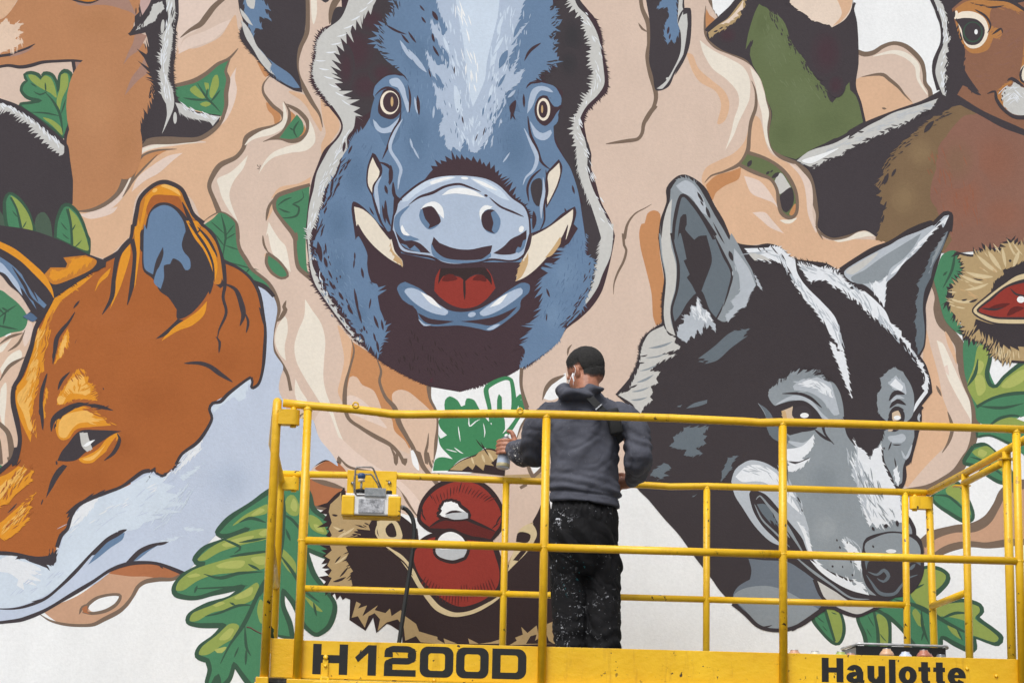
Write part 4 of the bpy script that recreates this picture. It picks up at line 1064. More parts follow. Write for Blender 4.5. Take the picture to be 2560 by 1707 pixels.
for s, w in (('B1 850,105 775,200 745,350 730,480 668,592', 12), ('B1 862,100 880,200 862,400 832,530', 11)):
    L(N, 'K', w, s, 'e')
F(N, 'or1', 'B1 618,445! 650,360 725,285! 705,340 655,385')
# ---- left ear
Q = N + '/ear#2'
F(Q, 'K', 'B1 -150,-10! 0,10 200,40 400,110 560,190 695,240! 690,280! 600,320 450,420 350,490 300,560 250,640! 150,610! 200,570! 130,460 60,400 0,330 -150,250!')
F(Q, 'B', 'B1 -150,120! 0,215 80,270 160,350 230,450 305,530! 290,550 215,500! 240,560! 150,430! 90,380 0,300 -150,200!')
F(Q, 'l', 'B1 -150,200! 0,250 60,310 120,390 148,470! 90,400 20,320 -150,290!')
L(Q, 'K', 7, 'B1 80,280 160,400 200,480 280,545')
L(Q, 'K', 6, 'B1 140,320 220,450 250,510')
F(Q, 'or1', 'B1 -150,40! 0,115 100,165 200,245 290,330 340,420 355,490! 310,420 220,325 130,240 0,160 -150,100!')
F(Q, 'or3', 'B1 290,330! 330,285! 430,285! 440,260! 415,220! 560,205! 632,240 600,295 480,355 350,395')
F(Q, 'or1', 'B1 320,345! 340,295! 380,310! 440,290! 470,240! 450,230! 560,215! 610,230! 560,290! 560,260! 480,340! 480,310! 420,350! 350,375!', jag=True)
F(Q, 'b2', 'B1 150,605! 200,580 245,615! 215,640')
D(Q, 'K', 'B1', (640, 290, 90, 18, -30), (540, 345, 110, 20, -28), (450, 390, 90, 20, -25))
# ---- big oak leaf beside the lift
LF = 'painted_leaf'
q = LF + '#12'
F(q, 'gr1', 'C1 1940,230! 1760,315 1650,390 1500,490 1420,580 1440,605 1500,602 1620,560! 1480,630 1340,682 1272,760 1300,790! 1340,790! 1200,860 1140,940 1150,990 1270,1012 1400,980 1590,935! 1500,1010 1350,1060 1240,1120 1228,1170 1300,1190 1465,1190! 1400,1260 1310,1330 1290,1390 1355,1420! 1370,1480 1350,1568 1380,1590 1422,1520! 1440,1590 1500,1540 1530,1440! 1600,1540 1650,1600! 1720,1600! 1780,1250! 1912,1280! 1895,1180 1850,1060 1850,960! 1920,1050 1980,1180 2040,1240 C2 510,1250 585,1190 620,1060 560,960 480,850 430,690! 500,720 570,745! 600,640 585,520 480,430 450,330 385,235!', o=('dg', 12))
for s in ('C1 1520,540 1600,470 1740,400 1770,410 1740,460 1620,490', 'C1 1290,760 1380,680 1500,620 1650,570 1760,560 1760,620 1600,660 1440,710 1340,765', 'C1 1150,960 1170,900 1260,830 1400,780 1560,740 1740,720 1740,810 1600,840 1400,860 1290,900 1200,960', 'C1 1240,1160 1260,1110 1380,1060 1500,1010 1600,960 1680,910 1690,970 1640,1030 1500,1080 1380,1110 1290,1160', 'C1 1300,1380 1320,1330 1420,1250 1500,1180 1560,1190 1540,1260 1450,1320 1360,1380', 'C1 1820,700 1860,700 1930,780 1930,850 1880,830', 'C1 1680,1100 1700,1020 1730,1060 1710,1180', 'C2 290,420 310,350 350,340 385,400 380,470 330,470', 'C2 450,470 520,500 570,590 520,590 460,550', 'C2 240,700 280,690 360,800 350,860 290,800', 'C2 420,1000 480,1040 540,1100 480,1080'):
    F(q, 'lg', s)
for s in ('C1 1640,470 1700,425 1730,440 1680,470', 'C1 1450,660 1560,620 1660,605 1620,640 1480,680', 'C1 1410,800 1500,770 1600,770 1570,815 1430,815', 'C1 1640,750 1730,740 1730,790 1680,790', 'C1 1220,870 1280,850 1310,865 1240,880', 'C1 1530,1010 1600,960 1650,940 1640,990 1560,1020', 'C1 1390,1060 1440,1035 1470,1045 1410,1070', 'C1 1430,1280 1500,1210 1530,1220 1490,1280', 'C1 1690,590 1740,560 1760,590 1720,610', 'C1 1400,1350 1480,1330 1450,1370 1420,1370', 'C2 330,420 350,360 375,400 365,450', 'C2 480,530 520,540 550,580 500,570'):
    F(q, 'ly', s)
for s, w in (('C1 1850,300 1860,450 1830,650 1800,800 1700,960 1600,1170 1500,1320 1440,1440', 12), ('C1 1740,520 1640,490 1560,520', 7), ('C1 1800,700 1640,720 1500,740', 8), ('C1 1720,840 1560,850 1440,880 1330,855', 8), ('C1 1620,930 1500,940 1270,950', 5), ('C1 1660,1060 1560,1060 1430,1110 1340,1130', 7), ('C1 1440,620 1570,680 1530,720', 6), ('C1 1600,1190 1610,1330 1640,1390', 7), ('C1 1740,620 1560,650', 6), ('C1 1610,1340 1605,1450', 6), ('C1 1620,790 1700,830', 6), ('C1 1500,1040 1540,1060', 6), ('C1 1290,930 1270,980', 6), ('C1 1560,1330 1530,1400', 5), ('C2 270,330 285,480 270,650 240,800 130,1000', 12), ('C2 270,460 340,500 420,600', 8), ('C2 260,730 330,820 420,960 520,1040', 9), ('C2 300,560 330,640', 6), ('C2 480,1040 500,1130', 6), ('C2 240,1060 200,1180', 6)):
    L(q, 'dg', w, s)
# ---- green-necked bird, top right
N = 'painted_bird'
F(N, 'K', 'A3 1480,235! 1490,190 1565,118! 1640,50 1720,-150! A4 980,-150! 972,60! 990,150 1002,400 982,560! 1022,680 1050,800! 950,862 800,940 600,1052! 500,1010 440,960 430,850 440,740 410,650 380,540 330,460 270,390 120,330 30,262')
F(N, 'moss', 'A4 360,28! 420,70 490,170! 480,160! 555,235! 545,240! 640,380 720,500! 700,470! 790,590 838,675! 880,620! 950,538! 955,590! 1000,640 1040,800! 900,878 750,960 600,1042! 500,1010 440,960 430,850 445,740 410,650 370,520 320,430! 300,360! 310,260! 272,325! 290,220 330,90')
for cx, cy, rx, ry, q in ((450, 300, 110, 200, 'moss2'), (620, 650, 140, 160, 'moss2'), (820, 800, 140, 110, 'moss3'), (520, 880, 90, 110, 'moss3'), (380, 150, 60, 100, 'moss3')):
    SOFT(N, 'moss', q, 'A4', cx, cy, rx, ry, k=0.4)
HAIR(N, 'moss2', 'A4 400,120 520,400 700,700', 34, 40, 20, 2.4, 0)
HAIR(N, 'K', 'A4 430,80 560,280 700,500 830,660', 6, 40, 16, 3.0, 20)
HAIR(N, 'moss', 'A4 440,80 560,270 700,490 800,620', 6, 26, 16, 3.0, -12)
for cx, cy, rx, ry in ((800, 350, 120, 180), (860, 560, 60, 80), (150, 230, 70, 60)):
    SOFT(N, 'K', 'M2', 'A4', cx, cy, rx, ry, k=0.35)
F(N, 'cr', 'A4 510,-150! 985,-150! 965,50 920,130 835,182! 820,165! 780,160! 760,150! 700,135! 670,100! 640,85! 590,50! 560,20!')
F(N, 'p', 'A4 790,-150! 985,-150! 960,50 900,140 840,175! 900,80')
F(N, 'w', 'A3 1500,-150! 1700,-150! 1690,-20! 1640,50 1562,118! 1522,62!')
F(N, 'be', 'A3 1490,215! 1560,160 1620,120 1690,30 1735,-20! 1732,50! 1700,70! 1710,100! 1650,160! 1600,180! 1620,185! 1550,215! 1500,255!')
F(N, 'cr', 'A3 1560,165! 1630,120 1700,40 1720,0! 1720,60! 1680,90! 1690,100! 1630,150!')
L(N, 'K', 9, 'A3 1476,205 1490,185 1565,120 1640,50 1690,-20', 'n')
D(N, 'K', 'A3', (1575, 185, 30, 10, -30), (1540, 205, 30, 10, -20))
L(N, 'K', 7, 'A4 985,20 972,60 990,150 1002,400 982,560 1022,680 1050,805', 'n')
D(N, 'K', 'A4', (540, 20, 60, 12, 40), (660, 100, 60, 12, 40), (310, 290, 60, 12, 110))
# ---- brown furry animal, right edge
N = 'painted_furry_animal'
F(N, 'K', 'A4 600,1052! 700,980 900,888 1050,800 1250,720 1420,660 1540,595! 1500,500 1495,420 1550,300 1552,200 1510,80 1460,-150! 2350,-150! 2350,1000! 2000,1300! 1150,1568! 1050,1505 940,1535 830,1552 745,1490 750,1400 720,1200 680,1112')
F(N, 'body', 'A4 1700,690 1850,760 2000,840 2350,980! 2350,1568! B4 2350,200! 2050,130 1950,150 1800,170 1700,185 1550,190! 1200,120! A4 1120,1568! 1150,1480! 1170,1380! 1195,1360! 1150,1330! 1165,1290! 1125,1280! 1160,1250! 1120,1215! 1170,1130! 1180,1090! 1215,1080! 1220,1020! 1290,960! 1370,870! 1400,850! 1500,760! 1530,760! 1620,700!')
F(N, 'body2', 'A4 1650,850 1800,740 2000,850 2350,1000! 2350,1568! B4 2350,200! 2050,130 1900,160 1700,185 1560,190! A4 1620,1568! 1550,1400 1480,1300 1500,1150 1580,980')
F(N, 'body2', 'A4 1700,760 1800,770 1700,880 1620,960 1580,900')
for cx, cy, rx, ry, q in ((1900, 1050, 200, 220, 'body3'), (1700, 1300, 190, 220, 'body3'), (1950, 1400, 180, 140, 'body3'), (1650, 1050, 140, 180, 'body')):
    SOFT(N, 'body2', q, 'A4', cx, cy, rx, ry, k=0.4)
for cx, cy, rx, ry in ((1420, 1000, 110, 120), (1300, 1300, 110, 140)):
    SOFT(N, 'body', 'be', 'A4', cx, cy, rx, ry, k=0.18)
HAIR(N, 'K', 'A4 1600,730 1380,880 1220,1050 1150,1250 1160,1450', 8, 44, 18, 3.2, 20)
HAIR(N, 'body', 'A4 1590,740 1370,890 1210,1060 1140,1250', 8, 30, 18, 3.2, -160)
HAIR(N, 'body3', 'A4 1560,1000 1650,1300 1700,1500', 50, 40, 26, 2.4, 0)
for a in ((1190, 1170, 80, 26, 110), (1240, 1130, 60, 16, 120), (1470, 830, 100, 30, 130), (1180, 1350, 70, 16, 110)):
    D(N, 'K', 'A4', a)
F(N, 'g', 'A4 605,1052! 690,988 850,938 950,885! 945,905! 1060,830 1150,785! 1240,738 1400,690 1530,645! 1500,690! 1480,720! 1440,730! 1350,785! 1340,800! 1250,840! 1200,850! 1210,865! 1100,900! 1080,925! 1010,940! 980,965! 900,1005! 920,1010! 850,1035! 780,1055! 770,1070! 710,1108! 720,1090! 690,1090! 660,1078!')
D(N, 'K', 'A4', (1025, 862, 40, 10, 0), (960, 900, 50, 8, -20))
HAIR(N, 'gw', 'A4 660,1060 900,960 1200,800 1480,690', 7, 50, 24, 2.4, 8)
HAIR(N, 'K', 'A4 700,1100 950,980 1250,830 1480,720', 4, 44, 18, 3.0, 22)
F(N, 'w', 'A4 640,1050 760,1010 880,970 800,1020 700,1070')
F(N, 'head', 'A4 1620,60! 1700,0 1850,-20 2000,30 2350,-60! 2350,960! 2000,830 1850,760 1740,700 1640,645! 1690,560! 1800,605! 1700,450 1705,330 1640,150')
F(N, 'ho', 'A4 1640,60! 1720,10 1850,0 2000,20 2120,80! 1990,70! 2050,90! 1930,60! 1870,90 1880,170 1950,200 1930,260! 1890,250! 1850,330 1750,350 1690,290 1650,180')
F(N, 'head', 'A4 1880,60 2000,60 2091,150 2091,300 1960,300 1940,200 1880,160')
F(N, 'ho', 'A4 2091,250! 2150,200! 2150,560! 2060,530 2080,400')
F(N, 'tusk', 'A4 2075,440 2150,420 2150,560! 2070,530')
F(N, 'g', 'A4 1480,-60! 1560,30! 1570,60! 1600,150! 1592,170! 1612,260! 1590,290! 1600,340! 1580,350! 1595,430! 1580,440! 1590,520! 1570,560! 1580,630! 1560,620! 1550,600! 1512,480 1530,380 1562,280 1545,150 1510,40')
for s, w in (('A4 1470,-40 1530,100 1555,200 1552,290 1505,400 1500,480 1530,590', 8),):
    L(N, 'K', w, s, 'n')
L(N, 'K', 16, 'A4 1640,640 1740,700 1850,760 1960,815 2150,890', 'n')
L(N, 'K', 8, 'A4 1740,-20 1850,-5 2000,10 2150,110', 'n')
L(N, 'K', 6, 'A4 1740,20 1880,50 1960,40')
L(N, 'K', 6, 'A4 1880,230 1940,190 1950,220')
HAIR(N, 'body2', 'A4 1760,400 1900,350 2040,200', 60, 50, 16, 2.6, 20)
HAIR(N, 'K', 'A4 1650,120 1690,320 1700,480 1760,600', 5, 40, 14, 3.0, 20)
HAIR(N, 'ho', 'A4 1760,40 1900,30 2060,90', 8, 24, 18, 2.6, 8)
HAIR(N, 'w2', 'A4 1530,40 1580,200 1560,420 1570,600', 6, 40, 18, 2.6, 10)
HAIR(N, 'K', 'A4 1590,100 1605,260 1590,440 1580,600', 4, 40, 16, 3.0, 12)
EY = N + '/eye'
F(EY, 'ed', 'A4 1650,110 1680,80 1760,80 1830,120 1858,190 1845,260 1800,310 1740,318 1700,280')
E(EY, 'ed', 'A4', 1645, 100, 14, 28, 10)
F(EY, 'K', 'A4 1640,130! 1700,120 1780,130 1830,180 1828,240 1790,290 1730,295 1695,260 1680,190')
E(EY, 'dg', 'A4', 1756, 212, 64, 68)
E(EY, 'K', 'A4', 1756, 210, 56, 60)
E(EY, 'w', 'A4', 1777, 211, 11, 17)
L(EY, 'K', 6, 'A4 1770,65 1840,110 1872,170 1850,220')
F(N, 'g', 'A4 1925,640! 1945,600! 1960,560! 2000,570! 2040,525! 2070,570! 2100,580! 2200,600! 2200,760! 2030,750 1960,700')
F(N, 'ho', 'A4 1900,620! 1950,560! 2000,530! 2020,540! 1970,570! 1940,620! 1960,700! 1990,720! 1940,690!')
D(N, 'K', 'A4', (1965, 610, 16, 8, 80), (1950, 630, 16, 8, 80), (1970, 580, 16, 8, 60), (1945, 655, 16, 8, 60), (1935, 600, 16, 8, 60))
HAIR(N, 'w2', 'A4 1960,650 2040,600 2091,640', 22, 30, 20, 2.4, 0)
L(N, 'K', 10, 'A4 1850,615 1900,600 1910,650 1960,720 2040,768 2200,760', 's')
L(N, 'K', 8, 'A4 1980,530 2010,515 2091,570')
L(N, 'K', 6, 'A4 2091,430 2068,480 2075,530 2120,550')
D(N, 'K', 'A4', (1760, 590, 120, 22, 35), (1650, 560, 90, 14, 80), (1630, 100, 60, 20, 100))
# ---- leaves, right edge
LF = 'painted_leaf'
q = LF + '#13'
F(q, 'gr1', 'B4 1560,200 1640,175 1690,250 1690,400 1640,560 1700,720 1640,700 1570,620 1530,470 1500,350 1525,280')
L(q, 'dg', 7, 'B4 1640,180 1620,300 1560,420', 'b')
L(q, 'dg', 6, 'B4 1590,310 1560,340')
F(LF + '#14', 'gr1', 'B4 1700,760 1800,740 1870,800 1865,960 1900,1050! 2091,1080 2350,1050! 2350,1350! 1900,1320 1790,1290 1770,1200 1725,1060 1700,960', )
q = LF + '#14'
F(q, 'lg', 'B4 1790,800 1850,800 1862,850 1845,960 1850,1040! 1905,1062! 1960,1000 2091,905 2350,860! 2350,1100! 2000,1110 1860,1150 1790,1190! 1745,1120 1720,1050 1760,940')
F(q, 'ly', 'B4 1770,1000 1820,990 1840,1080 1790,1120')
F(q, 'ly', 'B4 1940,1060 2010,990 2091,950 2091,1020 2000,1070')
F(q, 'ly', 'B4 1760,950 1800,890 1830,920 1800,980')
L(q, 'dg', 10, 'B4 1780,745 1840,760 1868,800 1868,880 1848,980 1870,1050 1910,1058 1960,1000 2091,900 2200,860', 'n')
L(q, 'dg', 8, 'B4 1720,1060 1770,980 1790,880', 'b')
L(q, 'dg', 8, 'B4 1780,1195 1880,1140 2000,1110 2150,1100', 'n')
L(q, 'dg', 7, 'B4 1800,1190 1950,1200 2091,1170')
F(q, 'lg', 'B4 1880,1310 1950,1265 2060,1270 2140,1300 2140,1330 2000,1320')
L(q, 'dg', 8, 'B4 1850,1330 1930,1270 2030,1250 2091,1270', 'b')
F(q, 'w', 'B4 2040,1270! 2091,1255! 2150,1270! 2150,1300! 2091,1290')
q = LF + '#15'
F(q, 'gr1', 'B4 1780,1340! 2350,1340! 2350,1440! 2091,1470 1990,1430 1870,1380 1785,1390!', o=('dg', 6))
F(q, 'gr1', 'C4 1990,-60 2200,-60 2200,100 2091,80')
q = LF + '#16'
F(q, 'gr1', 'B4 1760,1450! C4 1830,10 1900,60 1980,140 2020,230 1990,258 1930,255 1850,210 1770,150 1700,130 1720,80', o=('dg', 9))
F(q, 'lg', 'B4 1775,1470! C4 1850,20 1920,80 1990,170 2005,230 1950,190 1860,130 1770,80 1750,60')
F(q, 'ly', 'C4 1800,40 1850,60 1830,90 1790,80')
L(q, 'dg', 7, 'C4 1740,90 1830,120 1950,210', 'b')
q = LF + '#17'
F(q, 'gr1', 'C4 1490,350 1560,280 1650,258 1720,360 1757,450 1752,500 1700,512 1600,455 1520,400', o=('dg', 9))
F(q, 'lg', 'C4 1580,300 1650,270 1715,370 1742,470 1660,380 1600,345')
L(q, 'dg', 6, 'C4 1500,340 1600,350 1700,440', 'b')
# ---- oak leaves under the husky's chin
q = LF + '#18'
F(q, 'gr1', 'C4 1240,1000 1340,900! 1430,820 1530,818 1592,860 1590,905 1540,962 1490,1012 1530,1042 1700,1030 1800,1060 1817,1100 1790,1140 1880,1212 1942,1270 1920,1310 1850,1292 1772,1270 1772,1340 1740,1357 1640,1312 1555,1270 1540,1345 1400,1345 1350,1292 1300,1222 1200,1132 1100,1090 1180,1050', o=('dg', 11))
F(q, 'lg', 'C4 1350,970 1430,830 1520,828 1580,865 1560,920 1480,1000 1520,1050 1700,1040 1795,1068 1800,1105 1770,1145 1870,1220 1925,1272 1900,1300 1800,1270 1700,1230 1600,1150 1500,1120 1400,1060')
F(q, 'gr1', 'C4 1550,1130 1700,1160 1750,1240! 1700,1230 1600,1160')
F(q, 'lg', 'C4 1380,1080 1420,1130 1440,1200 1400,1190 1360,1110')
F(q, 'lg', 'C4 1590,1190 1650,1220 1680,1280 1620,1240')
for s, w in (('C4 1240,1020 1380,1060 1500,1120 1600,1180 1740,1250', 11), ('C4 1540,1150 1640,1110 1720,1110', 7), ('C4 1420,1090 1430,1200 1470,1310', 7), ('C4 1360,960 1440,920', 6), ('C4 1440,1220 1420,1290', 5), ('C4 1650,1210 1690,1290', 5)):
    L(q, 'dg', w, s)
q = LF + '#19'
F(q, 'gr1', 'C4 710,1140 780,1082 872,1090 907,1160 912,1240 882,1307 840,1302 775,1240', o=('dg', 9))
F(q, 'lg', 'C4 800,1088 870,1092 903,1180 895,1270 860,1302 822,1190')
L(q, 'dg', 7, 'C4 790,1085 822,1190 855,1295', 'n')
D(q, 'dg', 'C4', (760, 1150, 70, 8, 40), (850, 1110, 40, 6, 20), (790, 1210, 50, 7, 50))
q = LF + '#20'
F(q, 'gr1', 'C4 1005,1130 1100,1085 1200,1140 1212,1240 1195,1400 1080,1400 1050,1262', o=('dg', 10))
F(q, 'lg', 'C4 1130,1118 1190,1150 1205,1240 1190,1380 1140,1380 1135,1230')
L(q, 'dg', 8, 'C4 1110,1100 1135,1230 1140,1380', 'n')
D(q, 'dg', 'C4', (1090, 1160, 90, 8, 60), (1170, 1270, 70, 8, 50), (1080, 1240, 70, 7, 60))
# ---- chestnut in its spiky husk, right edge
N = 'painted_chestnut#1'
F(N, 'K2', 'B4 1650,180! ~17/0.2 1760,200 1850,160 1950,180 1990,105 2050,130 2350,80! ~0 2350,920! ~17/0.2 2010,905 1900,870 1850,790 1760,760 1690,735 1690,640 1620,600 1660,560 1570,520 1640,470 1590,430 1690,340 1680,250')
F(N, 'be', 'B4 1670,200! ~15/0.2 1760,215 1850,175 1950,195 1990,125 2050,145 2350,95! ~0 2350,900! ~15/0.2 2010,890 1900,855 1850,780 1760,745 1710,720 1705,645 1640,605 1680,565 1600,520 1660,470 1620,430 1710,340 1700,260')
for a in ((1850, 260, 170, 30, 40), (1900, 240, 150, 30, 55), (1800, 330, 180, 24, 10), (1780, 410, 160, 20, -15), (1960, 220, 130, 24, 80), (2040, 230, 120, 24, 110), (1700, 500, 160, 18, 0), (1750, 360, 160, 18, 20)):
    D(N, 'bl', 'B4', a)
F(N, 'K2', 'B4 1870,450! 1900,370! 1960,330! 1950,300! 2020,280! 2091,240! 2350,200! 2350,330! 2060,340 1960,400!')
F(N, 'K2', 'B4 1775,620! 1900,655 2350,640! 2350,820! ~24/-0.2 2050,800 1960,790 1880,730 1800,690 ~0')
F(N, 'bl', 'B4 1755,560 1850,470 1960,388 2060,328 2350,270! 2350,655! 1920,652 1800,612', o=('K2', 4))
F(N, 'K2', 'B4 1780,562 1860,490 1970,405 2091,360 2350,320! 2350,625! 1920,622 1825,595')
F(N, 'red', 'B4 1795,562 1880,495 1975,418 2091,385 2350,350! 2350,605! 1930,608 1835,588')
HAIR(N, 'bl', 'B4 1640,540 1720,380 1900,230 2060,170', 22, 18, 26, 3.0, 75)
HAIR(N, 'ts', 'B4 1660,560 1740,420 1900,260', 20, 10, 22, 2.6, 75)
HAIR(N, 'K2', 'B4 1700,720 1850,800 2000,880', 9, 30, 18, 3.0, 80)
HAIR(N, 'bl', 'B4 1900,840 2060,870', 12, 20, 18, 2.6, 80)
L(N, 'rd', 12, 'B4 1850,560 1930,540 2000,520')
L(N, 'K2', 6, 'B4 2000,420 2040,460 2110,470')
L(N, 'K2', 5, 'B4 1810,550 1900,560 1960,545')
L(N, 'rd', 14, 'B4 1980,600 2030,560 2091,550')
E(N, 'w', 'B4', 2070, 494, 26, 22)
E(N, 'w', 'B4', 2150, 500, 60, 18)
D(N, 'K2', 'B4', (1760, 500, 60, 14, -20), (1700, 495, 40, 10, -10), (1745, 710, 60, 10, -60), (2000, 240, 20, 16, 0), (1790, 360, 70, 8, 10))
# ---- opened chestnut husk behind the platform
N = 'painted_chestnut#2'
F(N, 'K3', 'C2 640,500! 760,460! 1000,450 1160,560! 1200,900! 1740,800! 1900,560 1960,400 1990,330! C3 455,380! 480,560 530,1150! 540,1310! C2 2060,1330! 1500,1330! 1200,1300 1000,1200 880,1100 760,1030 680,980 640,800 620,650')
F(N, 'be', 'C3 150,210! 400,200! 400,380! 340,520! 250,600! 190,800! 140,760! 150,500!')
F(N, 't', 'C2 1640,260! C3 400,230! 400,390 340,520! 290,540 245,590 240,650 200,750 150,830 130,900! C2 1690,620! 1710,500')
F(N, 'K3', 'C2 570,390! ~22/0.2 660,315 720,390 780,460 880,500 ~0 850,560! 770,590! 730,700! 740,850! 735,930! 770,1040! ~22/0.2 690,1010 560,940 590,830 560,740 590,620 570,500')
F(N, 'be', 'C2 590,400! 650,345! 660,320! 665,400! 720,420! 700,450! 760,470! 740,490! 860,505! 840,540! 850,570! 760,560! 790,600! 720,620! 760,640! 690,680! 710,720! 690,760! 740,840! 720,860! 735,930! 690,980! 650,930! 570,935! 600,880! 575,870! 600,830! 570,800! 590,760! 555,740! 600,700! 575,640! 600,600! 580,560! 600,520! 580,450!', jag=True, raw=True)
for a in ((640, 620, 120, 18, -40), (660, 760, 100, 16, -35), (700, 580, 110, 16, -30), (650, 560, 90, 12, 20)):
    D(N, 'bl', 'C2', a)
D(N, 'K3', 'C2', (620, 470, 40, 12, 10), (660, 570, 40, 12, -20), (650, 890, 90, 16, -20), (640, 760, 60, 12, 130), (680, 840, 90, 12, -50))
F(N, 'K3', 'C2 720,1010! 770,1020! 860,1030! 980,1070! 1060,1085! 1160,1170! 1290,1250! 1300,1320! 1180,1310! 1060,1320! 1060,1215! 960,1180! 890,1240! 870,1140! 820,1225! 715,1155!', jag=True, raw=True)
F(N, 'be', 'C2 760,1035! 790,1050! 770,1080! 830,1060! 800,1130! 870,1080! 900,1060! 880,1090! 950,1110! 980,1080! 990,1130! 1050,1090! 1080,1130! 1150,1180! 1170,1230! 1290,1265! 1290,1310! 1180,1300! 1150,1260! 1080,1290! 1070,1200! 1030,1150! 960,1170! 900,1225! 915,1150! 880,1110! 840,1130! 815,1205! 770,1130! 730,1140!', jag=True, raw=True)
F(N, 'be', 'C2 1290,1310! 1270,1270! 1340,1310! 1330,1275! 1420,1310! 1500,1310! 1490,1275! 1560,1310! 1640,1300! 1700,1280! 1690,1310!', jag=True, raw=True)
F(N, 'be', 'C3 190,1320! 240,1290! 230,1270! 280,1250! 270,1200! 310,1240! 370,1190! 380,1240! 440,1180! 490,1160! 470,1230! 500,1310!', jag=True, raw=True)
F(N, 'K3', 'C3 300,1310! 330,1260! 370,1250! 360,1290! 430,1240! 450,1290! 480,1310!', jag=True, raw=True)
HAIR(N, 'K3', 'C2 830,520 720,640 720,820 740,980', 7, 30, 22, 3.2, 60)
# red nut
NUT = N + '/nut'
F(NUT, 'red', 'C2 1168,480 1195,380 1280,288 1400,240 1530,248 1620,298 1692,390 1718,470 1702,560 1620,645! 1500,602 1380,562 1260,572 1180,520', o=('K3', 11))
F(NUT, 'rd', 'C2 1230,555! 1320,500 1450,490 1560,530 1670,580! 1615,640 1500,602 1380,565')
L(NUT, 'K3', 9, 'C2 1235,550 1320,500 1450,490 1560,530 1670,578', 'b')
F(NUT, 'w', 'C2 1288,470! 1310,440! 1300,430! 1330,380! 1380,370! 1430,388! 1440,410! 1490,450 1495,490 1400,502 1320,490!', o=('K3', 8))
F(NUT, 'gw', 'C2 1340,480! 1360,455 1440,445 1490,460 1490,490 1400,500')
L(NUT, 'K3', 7, 'C2 1340,465 1390,448 1450,450')
F(NUT, 'red', 'C2 1120,720 1200,630 1280,600 1500,620 1640,650 1690,750 1710,850 1690,950 1600,1040 1450,1082 1330,1040 1230,960 1150,850', o=('K3', 12))
F(NUT, 'gw', 'C2 1268,705 1300,600 1380,568 1462,612 1492,700 1470,752! 1390,777 1300,752', o=('K3', 8))
F(NUT, 'w', 'C2 1290,640 1320,600 1380,580 1450,615 1480,680 1400,690 1300,690')
for k in range(26):
    x = 1180 + k * 19
    yb = 960 + 90 * math.sin(PI * k / 25)
    D(NUT, 'rd', 'C2', (x, yb - 30 - (k * 37 % 40), 70 + (k * 53 % 50), 9, 92 - (k - 13) * 2))
for k in range(20):
    x = 1250 + k * 21
    D(NUT, 'rd' if k % 3 else 'K3', 'C2', (x, 270 + abs(k - 9) * 9 + (k * 29 % 30), 40 + (k * 31 % 40), 6, 60 + k * 5))
for a in ((1200, 480, 60, 10, 60), (1190, 440, 50, 9, 80), (1690, 500, 70, 10, 120), (1670, 540, 60, 9, 140), (1230, 330, 60, 9, 130)):
    D(NUT, 'K3', 'C2', a)
L(N, 'bl', 13, 'C2 905,520 890,590 960,680 1050,745 1120,835 1170,925 1240,1020 1300,1082 1400,1120 1520,1102 1640,1042 1700,1000 1760,960', 'b')
L(N, 'K3', 4, 'C2 910,650 1000,720 1080,790 1130,870', 'b')
F(N, 'bl', 'C2 895,510! 960,500 1020,510 1050,560 1060,620 1010,650 930,640 900,580')
F(N, 'K3', 'C2 950,560 990,520 1015,560 1020,610 970,610')
F(N, 'bl', 'C3 245,640! 250,580 290,540 340,528 372,590 350,650 300,720 230,790 180,840! 200,760')
F(N, 'K3', 'C3 235,645! 245,590 280,580 330,600 310,650')
F(N, 'K3', 'C3 215,765! 280,690 330,660! 300,710 250,770!')
F(N, 'w', 'C3 300,-40 430,-40! 412,71 405,158 357,208! 342,182 310,100')
L(T, 'b', 8, 'C3 290,60 326,185 349,226', 'n')
L(T, 'b', 8, 'C3 345,222 399,171 420,120', 'n')
L(T, 'b', 7, 'C3 262,294 305,270', 'n')
# ---- the sprout of oak leaves that is still being painted
N = 'painted_sprout'
F(N, 'w', 'B2 1250,1065! 1440,1098! 1740,1000! 1850,935! 1835,1050 1862,1180 1882,1230 1830,1320 1790,1440 1700,1568! C2 1500,200! 1250,195! 1280,70 B2 1290,1450 1297,1330 1292,1230 1252,1140')
CHB = 'painted_boar/chin'
F(CHB, 'M', 'B2 1240,1040! ~8/0.2 1240,1062! 1300,1075 1370,1085 1430,1097 1500,1088 1560,1075 1640,1045 1740,1003 1820,960! ~0 1800,900! 1400,1000!')
q = N
F(q, 'g2', 'B2 1335,1180 1340,1150 1370,1125 1420,1150 1445,1192! 1470,1182! 1480,1140 1530,1150 1562,1205 1600,1260 1645,1312! 1648,1250 1722,1262 1732,1340! 1700,1400 1690,1500 C2 1600,30! 1540,75 1440,110 1365,180! 1260,182! 1275,110 1320,92 1390,105! 1310,20 1295,-60 B2 1310,1400 1352,1378! 1310,1335 1298,1280 1342,1238!')
F(q, 'g2', 'B2 1680,1240! 1680,1150 1692,1110 1710,1130 1712,1240!')
for s in ('B2 1640,1300 1630,1200 1608,1080 1650,1040 1730,1008 1772,1020 1790,1150 1782,1250', 'B2 1782,1240 1820,1140 1848,1125 1850,1200 1800,1290 1740,1370 1690,1400', 'B2 1830,1150 1840,1210'):
    L(q, 'g2', 11, s, 'n')
for s in ('B2 1495,1260 1500,1320 1540,1290 1570,1275', 'B2 1425,1320 1440,1420', 'B2 1590,1300 1600,1360 1595,1395', 'C2 1400,30 1440,60 1460,70', 'B2 1345,1470 1420,1490'):
    L(q, 'w', 3, s)
L(T, 'b', 8, 'B2 1840,940 1835,1050 1864,1180 1884,1235', 'n')
N = 'painted_chestnut#2'
F(N, 'K3', 'C2 1355,185! 1440,115 1540,75! 1610,35 1690,55 1730,120 1730,215! 1600,200 1480,190')
